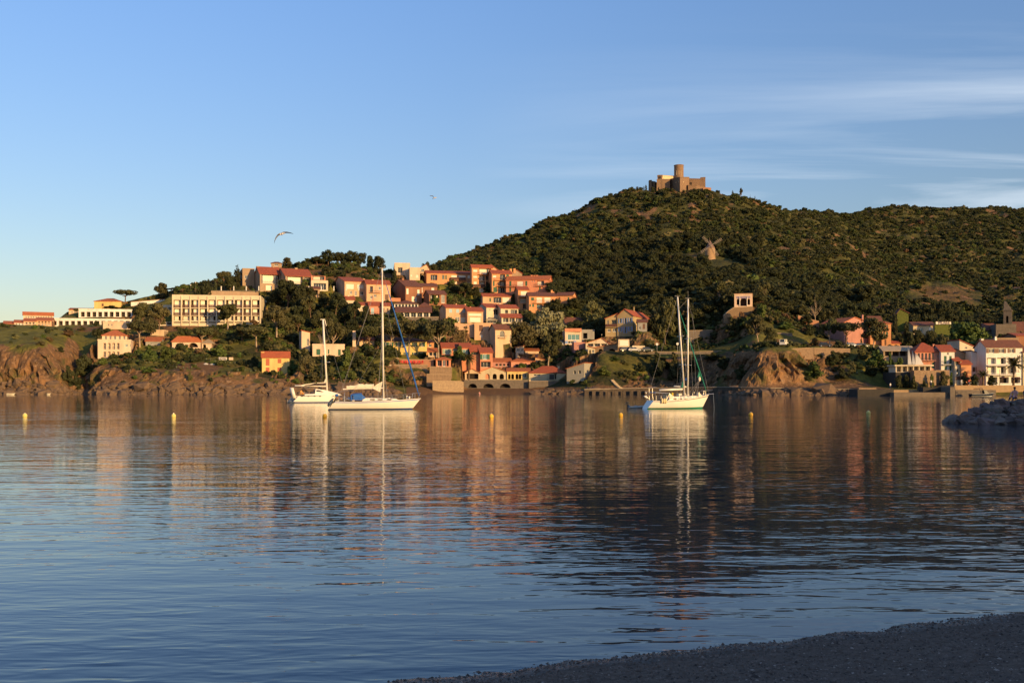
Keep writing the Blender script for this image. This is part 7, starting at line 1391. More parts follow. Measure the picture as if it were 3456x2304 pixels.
for b0, t0, sp in (((2312, 1338), (2287, 1002), (1134, 1230)), ((2323, 1335), (2324, 1008), (1142, 1232))):
    f = MB(); a = (kx_(b0[0]), 0, 1.3); c = (kx_(t0[0]), 0, kz(t0[1])); f.bar(a, c, .11, .09, 10); mo = f.build('mast', ALU, rk_, True); masts.append((a, c))
    f = MB(); f.bar(c, (c[0], 0, c[2] + (1.0 if t0[0] > 2300 else .3)), .015, .015, 4); f.bar((c[0] - .4, 0, c[2] + .1), (c[0] + .35, 0, c[2] + .1), .03, .02, 4); f.build('masthead', WIRE, mo)
    for s in sp:
        z_ = kz(s); x_ = a[0] + (c[0] - a[0]) * (z_ - 1.3) / (c[2] - 1.3); f = MB(); f.bar((x_, -1.0, z_), (x_, 1.0, z_), .03, .03, 5); f.build('spreader', ALU, mo)
        f = MB()
f = MB(); f.bar((kx_(2223), 0, kz(1316)), (kx_(2304), 0, kz(1313)), .13, .13, 8); f.build('boom', ALU, rk_, True)
f = MB(); f.bar((kx_(2277), .3, kz(1303)), (kx_(2322), .1, kz(1305)), .08, .08, 8); f.build('boom', ALU, rk_, True)
bw_ = rows[-1][0]; hs0 = np.array((bw_[0] - .35, 0, bw_[2] + .4)); hs1 = np.array((kx_(2291), 0, kz(1042)))
f = MB(); f.path([hs0, hs0 + (hs1 - hs0) * .12, hs0 + (hs1 - hs0) * .6, hs1], [.04, .08, .07, .03], 7); hso = f.build('furled_headsail', TEAL, rk_, True)
f = MB(); q = hs0 + (hs1 - hs0) * .18; f.face([q + np.array((-.05, 0, 0)), q + np.array((-.55, 0, -.1)), hs0 + (hs1 - hs0) * .26]); f.build('sail_clew', TEAL, hso)
f = MB(); q2 = (kx_(2363), -.15, kz(1279)); f.ball(q2, .18, .12, .30, 8, 6); f.build('radar_reflector', CANV, rk_, True)
f = MB()
for x_, y_ in ((2330, -1), (2330, 1), (2340, -1.2), (2345, 1.1)): f.bar(q2, (kx_(x_), y_, 1.5), .014, .014, 4)
for a, c in masts:
    for s in (-1, 1):
        for zz_ in (0.99, .66, .33): z_ = a[2] + (c[2] - a[2]) * zz_; x_ = a[0] + (c[0] - a[0]) * zz_; f.bar((x_, 0, z_), (a[0] - .55 * (1 if zz_ < .9 else -.2), s * 1.4, 1.25), .013, .013, 4)
f.bar(masts[0][1], (kx_(2180), 0, 1.2), .013, .013, 4); f.bar(masts[1][1], hs1, .013, .013, 4); f.bar(hs1, masts[0][1], .013, .013, 4); f.bar(masts[1][1], (bw_[0], 0, bw_[2]), .013, .013, 4); f.bar((kx_(2330), -.9, kz(1060)), (kx_(2338), -1.3, 1.4), .012, .012, 4); f.build('rigging', WIRE, rk_)
lifeline(rk_, rows)
f = MB(); f.hexa([(kx_(2196), -1.1, kz(1325)), (kx_(2247), -1.1, kz(1327)), (kx_(2247), 1.1, kz(1327)), (kx_(2196), 1.1, kz(1325)), (kx_(2200), -1, kz(1322)), (kx_(2246), -1, kz(1325.5)), (kx_(2246), 1, kz(1325.5)), (kx_(2200), 1, kz(1322))]); f.build('canopy', mat('solar_grey', (.25, .25, .26), .4, 0), rk_)
f = MB()
for s in (-1.1, 1.1): f.bar((kx_(2196), s, kz(1325)), (kx_(2204), s, 1.0), .02, .02, 5); f.bar((kx_(2247), s, kz(1327)), (kx_(2236), s, 1.1), .02, .02, 5); f.bar((kx_(2232), s, kz(1327)), (kx_(2246), s, 1.15), .02, .02, 5); f.path([(kx_(2194), s * .5, 1.1), (kx_(2193), s * .5, kz(1310)), (kx_(2197), s * .5, kz(1306)), (kx_(2206), s * .5, kz(1306))], .025, 5)
f.bar((kx_(2190), .9, 1), (kx_(2186), .9, kz(1323)), .03, .03, 5); f.bar((kx_(2182), .9, kz(1323)), (kx_(2190), .9, kz(1323)), .05, .05, 5); f.build('stern_frame', STEEL, rk_)
f = MB(); f.hexa([(kx_(2247), -1.0, 1.1), (kx_(2266), -.8, 1.5), (kx_(2266), .8, 1.5), (kx_(2247), 1, 1.1), (kx_(2247), -.95, 1.95), (kx_(2250), -.8, 1.97), (kx_(2250), .8, 1.97), (kx_(2247), .95, 1.95)]); f.build('spray_hood', [CANV], rk_)
f = MB(); f.hexa([(kx_(2250), -.7, 1.95), (kx_(2267), -.55, 1.5), (kx_(2267), .75, 1.5), (kx_(2250), .9, 1.95), (kx_(2251), -.7, 2.0), (kx_(2268), -.5, 1.56), (kx_(2268), .75, 1.56), (kx_(2251), .9, 2.0)]); f.build('hood_panel', TEAL, rk_)
f = MB()
for a in (2217, 2224, 2230): f.ball((kx_(a), -1.5, 1.0), .13, .1, .34, 8, 6)
f.build('fender', mat('tan_fender', (.75, .58, .30), .5, .05), rk_)
f = MB(); f.hexa([(kx_(2174), -.5, 1.35), (kx_(2182), -.5, 1.3), (kx_(2182), -.1, 1.3), (kx_(2174), -.1, 1.35), (kx_(2165), -.5, 1.55), (kx_(2172), -.5, 1.65), (kx_(2172), -.1, 1.65), (kx_(2165), -.1, 1.55)]); f.build('outboard_cowl', FRAME, rk_)
f = MB(); f.box(kx_(2288), -.3, 1.62, kx_(2300), .3, 1.9); f.box(kx_(2316), -.5, 1.62, kx_(2322), 0, 1.85); f.hexa([(kx_(2358), -.3, 1.5), (kx_(2372), -.3, 1.55), (kx_(2372), .3, 1.55), (kx_(2358), .3, 1.5), (kx_(2358), -.25, 2.0), (kx_(2362), -.2, 2.0), (kx_(2362), .2, 2.0), (kx_(2358), .25, 2.0)]); f.build('deck_box', CANV, rk_)
f = MB(); f.bar((bw_[0] - 1.0, 0, bw_[2] - .05), (bw_[0] + .65, 0, bw_[2] + .1), .07, .05, 6); f.path([(bw_[0] - 1, -.5, bw_[2]), (bw_[0] - .9, -.5, bw_[2] + .5), (bw_[0] + .5, 0, bw_[2] + .55), (bw_[0] - .9, .5, bw_[2] + .5)], .018, 5); f.build('bowsprit', STEEL, rk_)
f = MB(); f.bar((bw_[0] + .6, 0, bw_[2] + .05), (bw_[0] + .75, 0, -.6), .02, .02, 5); f.build('anchor_chain', STEEL, rk_)
f = MB(); f.hexa([(kx_(2316), .1, kz(1283)), (kx_(2321), .1, kz(1283)), (kx_(2321), .3, kz(1283)), (kx_(2316), .3, kz(1283)), (kx_(2318), .1, kz(1274)), (kx_(2320), .1, kz(1274)), (kx_(2320), .3, kz(1274)), (kx_(2318), .3, kz(1274))]); f.build('burgee', BLUE, rk_)
f = MB(); f.hexa([(kx_(2300), -.12, kz(1308)), (kx_(2304), -.12, kz(1308)), (kx_(2304), .1, kz(1308)), (kx_(2300), .1, kz(1308)), (kx_(2303), -.1, kz(1288)), (kx_(2304), -.1, kz(1288)), (kx_(2304), .1, kz(1288)), (kx_(2303), .1, kz(1288))]); f.build('green_flag', TEAL, rk_)
f = MB()
for py_, px__ in ((1176, 2349), (1188, 2350), (1202, 2353), (1205, 2354), (1218, 2357), (1232, 2359)):
    f.hexa([(kx_(px__), -.05, kz(py_)), (kx_(px__ + 2), -.05, kz(py_ + 3)), (kx_(px__ + 2), .05, kz(py_ + 3)), (kx_(px__), .05, kz(py_)), (kx_(px__), -.05, kz(py_ - 3)), (kx_(px__ + 1), -.05, kz(py_ - 1)), (kx_(px__ + 1), .05, kz(py_ - 1)), (kx_(px__), .05, kz(py_ - 3))])
# towed dinghy
def dinghy(name, label, px, Y, yaw, L, tube, motor=True, cat='dinghy'):
    o = thing(name, label, cat, ((px - CX) / F * Y, Y, 0), radians(yaw)); f = MB(); r = .2 * L / 2.6
    pts = [(-L / 2, -.6, r * .8), (L * .2, -.62, r * .8), (L * .42, -.4, r * 1.1), (L / 2, 0, r * 1.4), (L * .42, .4, r * 1.1), (L * .2, .62, r * .8), (-L / 2, .6, r * .8)]
    f.path(pts, [r * .6, r, r, r, r, r, r * .6], 8); f.build('tube', tube, o, True)
    f = MB(); f.box(-L / 2 + .1, -.5, .02, L * .35, .5, .12); f.box(-L / 2 + .05, -.5, .12, -L / 2 + .12, .5, .45); f.box(-.2, -.5, .3, .1, .5, .36); f.build('floor', GREYB, o)
    if motor: f = MB(); f.hexa([(-L / 2 - .35, -.17, .45), (-L / 2 + .1, -.17, .5), (-L / 2 + .1, .17, .5), (-L / 2 - .35, .17, .45), (-L / 2 - .3, -.14, .8), (-L / 2 + .05, -.14, .85), (-L / 2 + .05, .14, .85), (-L / 2 - .3, .14, .8)]); f.bar((-L / 2 - .1, 0, .5), (-L / 2 - .15, 0, -.3), .07, .06, 6); f.build('outboard_motor', BLK, o)
    return o
dinghy('inflatable_dinghy', 'pale grey inflatable dinghy with a black outboard behind the two masted yacht', 2146, 129, 6, 2.0, mat('pale_rubber', (.62, .57, .48), .5, .04))
dinghy('inflatable_dinghy', 'small dark dinghy with an outboard behind the catamaran stern', 982, 168, 10, 1.3, mat('blue_grey_rubber', (.06, .085, .12), .6, .05))
# motor boat at the quay
Ym = 262; rm_ = thing('motor_boat', 'dark blue motor boat with a black canopy frame moored by the quay', 'motor boat', ((3316 - CX) / F * Ym, Ym, 0), radians(4))
f, rw = hull(6.6, 2.1, 1.0, .62, .8, .0, None, 12, .85); f.build('hull', [mat('dark_hull', (.02, .03, .05), .3, 0), FRAME, FRAME], rm_, True)
f = MB(); f.hexa([(.3, -.6, .7), (1.5, -.5, .75), (1.5, .5, .75), (.3, .6, .7), (.1, -.5, 1.6), (.8, -.4, 1.6), (.8, .4, 1.6), (.1, .5, 1.6)]); f.build('console', BLK, rm_)
f = MB()
for s in (-.8, .8): f.path([(.1, s, .7), (-.4, s, 1.9), (-1.5, s, 2.05), (-2.0, s, 1.85)], .05, 6)
f.build('canopy_frame', BLK, rm_)
f = MB(); f.hexa([(-1.9, -.85, 1.9), (-.4, -.85, 1.95), (-.4, .85, 1.95), (-1.9, .85, 1.9), (-1.9, -.8, 2.03), (-.4, -.8, 2.1), (-.4, .8, 2.1), (-1.9, .8, 2.03)]); f.build('canopy', BLK, rm_)
# small boats drawn up below the left cliff
for px_, Yc_, lb in ((38, 300, 'pale upturned rowing boat at the foot of the far left cliff'), (166, 299, 'small white rowing boat at the foot of the left cliff')):
    o_ = thing('rowing_boat', lb, 'rowing boat', ((px_ - CX) / F * Yc_, Yc_, .2), radians(5)); f, _r = hull(2.6 if px_ < 100 else 1.3, .9, .3, .25, .4, .1, None, 8); f.build('hull', [CANV, CANV, CANV], o_, True)
# buoys
for k, (px_, py_) in enumerate(((84, 1400), (586, 1401), (1096, 1401), (1658, 1402), (2095, 1398), (2534, 1396), (2931, 1390))):
    Y_ = 3 * F / (py_ + 7 - HY); f = MB(); f.ball((0, 0, .12), .22, .22, .24, 14, 10); ob = f.mesh('buoy_body', True); ob.materials.append(mat('buoy_orange' if k in (2, 3, 4, 5) else 'buoy_yellow', (.85, .48, .05) if k in (2, 3, 4, 5) else (.75, .62, .18), .5, .05))
    o_ = thing('mooring_buoy', ('pale yellow buoy nearest the left edge of the water', 'pale yellow buoy second from the left, below the villa on the rocks', 'orange buoy just under the stern of the sloop', 'orange buoy in open water midway between the sloop and the two masted yacht', 'orange buoy left of the two masted yacht near its dinghy', 'orange buoy right of the two masted yacht', 'pale yellow buoy nearest the stone breakwater')[k], 'buoy', ((px_ - CX) / F * Y_, Y_, 0), 0, 'buoys across the bay')
    b_ = obj('float', ob, None, o_); f = MB(); f.bar((0, 0, .34), (0, 0, .39), .04, .03, 6); f.build('ring', STEEL, o_)
# gulls
def gull(label, px, py, Y, pts_l, pts_r, s, body_dir):
    o = thing('gull', label, 'bird', P(px, py, Y)); f = MB()
    f.path([(-.22 * body_dir, .1, -.01), (-.1 * body_dir, .05, 0), (0.05 * body_dir, 0, 0), (.17 * body_dir, -.04, .02), (.24 * body_dir, -.06, .03), (.31 * body_dir, -.07, .01)], [.012, .05, .072, .05, .038, .008], 8)
    f.build('body', mat('gull_white', (.75, .7, .65), .8, .03), o, True)
    for pts in (pts_l, pts_r):
        f = MB(); ch = [.17, .19, .15, .10, .02]
        for i in range(len(pts) - 1):
            a, b = pts[i], pts[i + 1]; c0, c1 = ch[i], ch[i + 1]
            f.hexa([(a[0], a[1] - c0 * .5, a[2] - .008), (b[0], b[1] - c1 * .5, b[2] - .004), (b[0], b[1] + c1 * .5, b[2] - .004), (a[0], a[1] + c0 * .5, a[2] - .008), (a[0], a[1] - c0 * .5, a[2] + .012), (b[0], b[1] - c1 * .5, b[2] + .004), (b[0], b[1] + c1 * .5, b[2] + .004), (a[0], a[1] + c0 * .5, a[2] + .012)], 1 if i == 3 else 0)
        f.build('wing', [mat('gull_grey', (.20, .20, .22), .8, .03), BLK], o)
    o.scale = (s,) * 3; o.rotation_euler = (radians(-18), 0, 0)
gull('larger gull gliding with drooping curved wings on the left of the sky', 947, 790, 62, [(-.04, 0, .02), (-.18, 0, -.10), (-.28, 0, -.28), (-.33, 0, -.45), (-.36, .02, -.62)], [(.04, 0, .03), (.18, 0, .10), (.38, 0, .12), (.58, 0, .08), (.78, .02, .03)], 1.0, 1)
gull('smaller distant gull with one raised wing near the middle of the sky', 1466, 668, 120, [(-.03, 0, .02), (-.1, -.1, .12), (-.25, -.2, .15), (-.42, -.3, .12), (-.55, -.35, .08)], [(.0, .1, .03), (-.05, .2, .12), (-.1, .3, .16), (-.2, .4, .14), (-.3, .5, .1)], 1.0, 1)
# ================================================================ quays, breakwater, cars, people and small things
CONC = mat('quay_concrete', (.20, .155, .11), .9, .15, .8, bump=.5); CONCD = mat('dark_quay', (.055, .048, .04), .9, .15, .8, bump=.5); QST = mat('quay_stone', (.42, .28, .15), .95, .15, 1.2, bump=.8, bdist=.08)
def block(name, label, Z, x0, x1, yt, yb, D, m, Y=None, cat='quay', yaw=0, down=3, kind=None):
    h = house(Z, name, label, x0, x1, yt, yb, 'tan', None, yaw=yaw, D=D, Y=Y, cat=cat, wallmat=m, base=False, down=down)
    FOOT.pop()
    return h
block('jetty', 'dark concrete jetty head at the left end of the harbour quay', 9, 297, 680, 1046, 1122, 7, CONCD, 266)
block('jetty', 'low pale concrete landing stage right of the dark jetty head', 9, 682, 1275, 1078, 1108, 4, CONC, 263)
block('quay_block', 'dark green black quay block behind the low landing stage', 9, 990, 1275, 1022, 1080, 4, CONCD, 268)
block('quay_block', 'short rough stone pier end between the landing stage and the promenade wall', 9, 1277, 1330, 1020, 1112, 8, STONED, 262)
block('promenade_wall', 'long sunlit orange stone promenade wall in front of the harbour hotel', 9, 1322, 2400, 1004, 1075, 22, QST, 272)
block('boat_ramp', 'low stone boat ramp at the foot of the promenade wall', 9, 1335, 1760, 1052, 1090, 4, STONED, 267)
block('foreshore', 'pale low bank behind the dark jetty head', 9, 680, 1010, 1052, 1100, 6, QST, 271, cat='bank')
block('terrace_wall', 'tall sunlit stone terrace wall under the quay restaurant', 9, 895, 1128, 845, 1012, 12, STONE, 284, cat='wall')
block('terrace_wall', 'stone corner tower of the terrace hung with creeper', 9, 1128, 1270, 842, 1000, 12, STONE, 286, cat='wall')
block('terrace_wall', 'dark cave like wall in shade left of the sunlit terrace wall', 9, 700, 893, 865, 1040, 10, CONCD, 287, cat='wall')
block('footpath', 'pale rocky ledge with a path left of the dark jetty', 8, 1700, 1900, 1392, 1450, 6, STONE, 279, cat='ledge')
# pergola and sails on the restaurant terrace
pg = house(9, 'terrace_pergola', 'long white roofed pergola over the restaurant terrace with dark openings', 700, 1075, 800, 868, 'cream', None, yaw=-2, D=6, Y=287, win=[('rgn', 6, 705, 1070, 806, 862, .85)], cat='pergola', base=False); FOOT.pop()
f = MB(); f.box(-.5, -.6, pg['H'], pg['W'] + .5, 6, pg['H'] + .35); f.build('roof', plaster('cream'), pg['root'])
for k, (xa, xb, yt, yb_) in enumerate(((828, 866, 588, 782), (874, 905, 640, 782), (908, 992, 668, 784))):
    h0 = P(*zq(9, xa, yb_), 286.5); h1 = P(*zq(9, xb, yb_), 286.5); tz = P(*zq(9, xa, yt), 286.5)[2] - h0[2]; w_ = h1[0] - h0[0]
    o_ = thing('decorative_sail', ('tallest leftmost white sail on the restaurant terrace', 'middle white sail on the restaurant terrace', 'widest rightmost white sail on the restaurant terrace')[k], 'sail', h0, 0, 'sails on the terrace roof')
    f = MB(); f.bar((0, 0, 0), (0, 0, tz), .06, .05, 6); f.build('pole', STEEL, o_)
    f = MB(); n = 8
    for i in range(n):
        t0, t1 = i / n, (i + 1) / n; w0, w1 = w_ * (1 - t0) ** .75, w_ * (1 - t1) ** .75
        f.hexa([(.07, -.02, tz * t0), (max(w0, .1), -.25, tz * t0), (max(w0, .1), -.22, tz * t0), (.07, .02, tz * t0), (.07, -.02, tz * t1), (max(w1, .1), -.25, tz * t1), (max(w1, .1), -.22, tz * t1), (.07, .02, tz * t1)])
    f.build('cloth', mat('sail_cloth', (.62, .60, .57), .8, .03), o_)
# shore footpath under the headland
f = MB(); pts = [(1972, 1314, 303), (2060, 1312, 306), (2200, 1309, 306), (2330, 1308, 303), (2420, 1306, 298), (2500, 1307, 290), (2600, 1309, 284), (2700, 1311, 284), (2800, 1312, 285), (2898, 1313, 283)]
q = [P(a, b, c) for a, b, c in pts]
for a, b in zip(q[:-1], q[1:]): f.hexa([(a[0], a[1], -1), (b[0], b[1], -1), (b[0], b[1] + 3.2, -1), (a[0], a[1] + 3.2, -1), (a[0], a[1], a[2]), (b[0], b[1], b[2]), (b[0], b[1] + 3.2, b[2]), (a[0], a[1] + 3.2, a[2])])
f.build('footpath', mat('wet_wall', (.13, .095, .065), .9, .2, .7, bump=1.0, bdist=.2, col2=(.05, .04, .03)), kind='structure')
f = MB()
for i in range(9):
    t = i / 9; xa, xb = q[0][0] + (q[2][0] - q[0][0]) * t, q[0][0] + (q[2][0] - q[0][0]) * (t + .05); ya = q[0][1] + (q[2][1] - q[0][1]) * t
    f.box(xa, ya - .9, -1, xb, ya - .05, 1.25)
f.build('wall_buttresses', MATS['wet_wall'], kind='structure')
f = MB()
for a, b in zip(q[:-1], q[1:]): f.hexa([(a[0], a[1] - .12, a[2] + .004), (b[0], b[1] - .12, b[2] + .004), (b[0], b[1] + 1.2, b[2] + .004), (a[0], a[1] + 1.2, a[2] + .004), (a[0], a[1] - .12, a[2] + .12), (b[0], b[1] - .12, b[2] + .12), (b[0], b[1] + 1.2, b[2] + .12), (a[0], a[1] + 1.2, a[2] + .12)])
f.build('path_edge', mat('pale_edge', (.46, .38, .28), .9, .1), kind='structure')
# stair down the grassy mound
a0, a1 = P(*zq(7, 625, 1010), 326), P(*zq(7, 872, 1243), 312); o_ = thing('cliff_stair', 'pale stone stair running down the grassy mound to the shore path', 'stair', a1)
f = MB(); n = 26
for i in range(n):
    t = i / n; x_ = (a0[0] - a1[0]) * t; y_ = (a0[1] - a1[1]) * t; z_ = max((a0[2] - a1[2]) * t, ground(a1[0] + x_, a1[1] + y_) - a1[2] + .15); z_ = ground(a1[0] + x_, a1[1] + y_) - a1[2]; f.box(x_ - .45, y_ - .8, z_ - .6, x_ + .5, y_ + .8, z_ + .35)
f.build('steps', mat('pale_step', (.5, .38, .24), .9, .1), o_)
f = MB()
for i in range(0, n, 3): t = i / n; x_ = (a0[0] - a1[0]) * t; y_ = (a0[1] - a1[1]) * t; z_ = ground(a1[0] + x_, a1[1] + y_) - a1[2]; f.bar((x_, y_ - .8, z_), (x_, y_ - .8, z_ + 1.2), .04, .04, 5)
f.build('railing', BARK, o_)
# stones at the water's edge
ico_v = []; t5 = (1 + 5 ** .5) / 2
for a, b in ((1, t5), (-1, t5), (1, -t5), (-1, -t5)): ico_v += [(0, a, b), (a, b, 0), (b, 0, a)]
ico_v = np.array(ico_v) / math.hypot(1, t5)
def hullfaces(v):
    fs = []
    for i in range(12):
        for j in range(i + 1, 12):
            for k in range(j + 1, 12):
                if all(abs(np.linalg.norm(v[a] - v[b]) - 1.0515) < .02 for a, b in ((i, j), (j, k), (i, k))): fs.append((i, j, k) if np.dot(np.cross(v[j] - v[i], v[k] - v[i]), v[i]) > 0 else (i, k, j))
    return fs
ico_f = np.array(hullfaces(ico_v))
def rocks_mesh(P_, R_, name, rg, zs=.75):
    n = len(P_); d = ico_v[None] * (1 + rg.uniform(-.3, .3, (n, 12, 1))) * R_[:, None, None] * rg.uniform(.6, 1.3, (n, 1, 3))
    a = rg.uniform(0, 6.28, n); c, s = np.cos(a)[:, None], np.sin(a)[:, None]; x = d[..., 0] * c - d[..., 1] * s; y = d[..., 0] * s + d[..., 1] * c
    V_ = np.stack([x + (zs > 1) * d[..., 2] * .7, y, d[..., 2] * zs], -1) + P_[:, None]
    ff = (ico_f[None] + (np.arange(n) * 12)[:, None, None]).reshape(-1, 3); me = bpy.data.meshes.new(name); me.from_pydata(V_.reshape(-1, 3).tolist(), [], ff.tolist()); me.update(); return me
rg = np.random.default_rng(8); us = np.concatenate([rg.uniform(-40, 1340, 1500), rg.uniform(1800, 2900, 1700)]); ps = []
for u in us:
    ys = np.arange(262, 345, 1.0); z = zt_at(np.full(len(ys), u), ys); k = np.nonzero(z > -.1)[0]
    if len(k): y = ys[k[0]] + rg.uniform(-2.0, 3.5) ; ps.append(((u - CX) / F * y, y, max(float(zt_at(np.array(u), np.array(y))), -.35) + rg.uniform(-.2, .15)))
ps = np.array(ps); ROCKM = mat('shore_rock', (.20, .125, .07), .95, .2, .8, bump=.8, col2=(.085, .06, .042))
obj('shore_rocks', rocks_mesh(ps, rg.gamma(2.5, .28, len(ps)) + .15, 'shore_rocks', rg), ROCKM, kind='stuff')
# crags standing out of the cliff faces
pc = []
for _ in range(2600):
    u = rg.choice([rg.uniform(-40, 1330), rg.uniform(2140, 2800)]); y = rg.uniform(298, 330); z = float(zt_at(np.array(u), np.array(y))); zc_ = np.interp(u, [0, 230, 340, 900, 1330, 2140, 2250, 2700, 2800], [14, 7, 8, 6, 4, 10, 12, 13, 9])
    if 1 < z < zc_ and rg.uniform() < .6: pc.append(((u - CX) / F * y, y + .2, z - .15))
pc = np.array(pc); me_ = rocks_mesh(pc, rg.gamma(2.5, .17, len(pc)) + .2, 'cliff_crags', rg, 1.5); ca_ = me_.color_attributes.new('mask', 'FLOAT_COLOR', 'POINT'); ca_.data.foreach_set('color', np.tile(np.array([1, 0, 0, 1], np.float32), len(me_.vertices))); obj('cliff_crags', me_, gm, kind='stuff')
# breakwater
LIME = mat('limestone_boulder', (.23, .17, .135), .9, .15, .9, bump=.9, bdist=.06, col2=(.11, .082, .066), objvar=.25); bm_ = []
for v in range(6):
    rr = np.random.default_rng(60 + v); n = 14; MBk = MB(); rows_ = []
    for a in range(9):
        th = pi * a / 8; row = []
        for b in range(n):
            ph = 2 * pi * b / n; d = np.array((sin(th) * cos(ph), sin(th) * sin(ph), cos(th))); p_ = np.sign(d) * np.abs(d) ** .62
            nse = .16 * float(vnoise(d[0] * 2 + v * 9, d[1] * 2, d[2] * 2, 4)) + .07 * float(vnoise(d[0] * 5 + v * 9, d[1] * 5, d[2] * 5, 5)); row.append(len(MBk.v)); MBk.v.append(tuple(p_ * (.5 + nse)))
        rows_.append(row)
    for a in range(8):
        for b in range(n): j = (b + 1) % n; MBk.f.append((rows_[a][b], rows_[a + 1][b], rows_[a + 1][j], rows_[a][j])); MBk.m.append(0)
    me_ = MBk.mesh('boulder', False); me_.materials.append(LIME); bm_.append(me_)
rr = random.Random(12); cnt_ = 0
def ridge(x): return np.interp(x, [34.5, 35.5, 37, 38.5, 40, 60], [.1, .6, 1.25, 1.7, 1.85, 1.9])
x_ = 35.0
while x_ < 48:
    hgt = ridge(x_); wd = min(.5 + (x_ - 34.6) * .75, 4.5)
    for lay in range(int(4 + hgt * 5)):
        yy = 78.5 + rr.uniform(-wd, wd) + (x_ - 34) * .08; e_ = 1 - abs(yy - 78.5 - (x_ - 34) * .08) / (wd + .3); z_ = hgt * e_ * rr.uniform(.8, 1.0) - .25; s = rr.uniform(.75, 1.5)
        o_ = obj('boulder', bm_[rr.randrange(6)]); o_.location = (x_ + rr.uniform(-.4, .4), yy, z_); o_.scale = (s, s * rr.uniform(.7, 1.1), s * rr.uniform(.6, .85)); o_.rotation_euler = (rr.uniform(-.4, .4), rr.uniform(-.4, .4), rr.uniform(0, 6.28))
        lv_ = 'low wet dark boulder along the waterline of the breakwater' if z_ < .15 else ('brown grey boulder on the flank of the breakwater' if z_ < .95 else 'pale boulder along the crest of the breakwater by the seated people'); tag(o_, lv_, 'boulder', 'boulders of the breakwater, ' + lv_.split(' of ')[0].split(' on ')[0]); cnt_ += 1
    x_ += .62
f = MB(); f.hexa([(35.2, 78.2, -1.5), (60, 74, -1.5), (60, 84, -1.5), (35.2, 79.2, -1.5), (36.5, 78.2, .5), (60, 77.5, .9), (60, 83, .9), (36.5, 80, .5)]); f.build('breakwater_core', LIME, kind='structure')
# cars
def car(label, Z, x, yb, w, col, Y=None, yaw=0, van=False, group='cars parked by the cliff road'):
    px, pb = zq(Z, x, yb)
    if Y is None: Y = (hit(px, pb) or 340) + .5
    X, _, z = P(px, pb, Y); zg = ground(X, Y); z = z if abs(zg - z) > 1.5 else max(z, zg); o = thing('parked_van' if van else 'parked_car', label, 'van' if van else 'car', (X, Y, z), radians(yaw), group)
    L = 4.3; pa = mat('car_paint_' + label.split()[0] + str(int(col[0] * 100)), col, .25, 0, spec=.6); H1 = .95 if not van else 1.1; H2 = 1.48 if not van else 1.95
    prof = [(-2.1, .32), (-2.15, .7), (-1.95, H1 - .02), (-1.0, H1), (.8, H1), (1.75, H1 - .12), (2.12, .62), (2.1, .32)] if not van else [(-2.1, .32), (-2.12, H1), (-1.0, H1), (.8, H1), (1.4, H1), (1.9, H1 - .1), (2.12, .7), (2.1, .32)]
    f = MB(); n = len(prof)
    for s, t in ((-.84, -.84), (.84, .84)): f.face([(a, s, b) for a, b in prof])
    for i in range(n): a, b = prof[i], prof[(i + 1) % n]; f.face([(a[0], -.84, a[1]), (b[0], -.84, b[1]), (b[0], .84, b[1]), (a[0], .84, a[1])])
    f.build('body', pa, o)
    cab = [(-1.75, H1 + .003), (-1.35, H2), (.25, H2), (1.0, H1 + .003)] if not van else [(-2.05, H1 + .003), (-2.0, H2), (.9, H2), (1.5, H1 + .003)]
    f = MB(); lo = .78; hi = .66
    f.hexa([(cab[0][0], -lo, cab[0][1]), (cab[3][0], -lo, cab[3][1]), (cab[3][0], lo, cab[3][1]), (cab[0][0], lo, cab[0][1]), (cab[1][0], -hi, H2 - .06), (cab[2][0], -hi, H2 - .06), (cab[2][0], hi, H2 - .06), (cab[1][0], hi, H2 - .06)]); f.build('window', GLASS, o)
    f = MB(); f.box(cab[1][0] - .03, -hi - .02, H2 - .055, cab[2][0] + .03, hi + .02, H2)
    for xx, xt in ((cab[0][0], cab[1][0]), (cab[3][0], cab[2][0]), (-.35, -.35)):
        for s in (-1, 1): f.bar((xx, lo * s, H1), (xt, hi * s, H2 - .03), .05, .05, 4)
    f.build('roof', pa, o)
    for xw in (-1.3, 1.32):
        for s in (-1, 1):
            f = MB(); f.bar((xw, s * .70, .31), (xw, s * .88, .31), .31, .31, 14); wo = f.build('wheel', BLK, o); f = MB(); f.bar((xw, s * .875, .31), (xw, s * .90, .31), .19, .19, 10); f.build('rim', STEEL, wo)
    f = MB(); f.box(2.0, -.75, .6, 2.14, -.45, .75); f.build('headlight', FRAME, o); f = MB(); f.box(2.0, .45, .6, 2.14, .75, .75); f.build('headlight', FRAME, o)
    f = MB(); f.box(-2.17, -.78, .7, -2.05, -.6, .85); f.box(-2.17, .6, .7, -2.05, .78, .85); f.build('tail_light', SHUT['R'], o)
    return o
car('black car parked first below the cream direction sign', 7, 790, 838, 80, (.03, .035, .045), 339.5, 12)
car('silver car parked second below the cream direction sign', 7, 890, 838, 100, (.5, .48, .44), 338.5, 4)
car('dark green car at the right end of the direction sign', 7, 1040, 838, 60, (.05, .06, .05), 340, 5)
car('silver car behind the bare forked shrub on the cliff top', 8, 725, 945, 100, (.45, .47, .48), 313, 5)
car('white van seen from behind on the sunlit cliff parapet', 8, 838, 946, 100, (.75, .72, .66), 306, 60, True)
car('black car in the shade of the drooping palm', 8, 1310, 925, 140, (.015, .015, .018), 323, -8)
car('pale blue estate car beside the pink gable house', 9, 232, 600, 130, (.42, .47, .55), 330, 6)
car('dark car half hidden right of the pale blue estate car', 9, 345, 604, 80, (.04, .045, .05), 330, 6)
car('silver car left of the glazed white bay house', 6, 1140, 1000, 80, (.5, .5, .5), 373, 10)
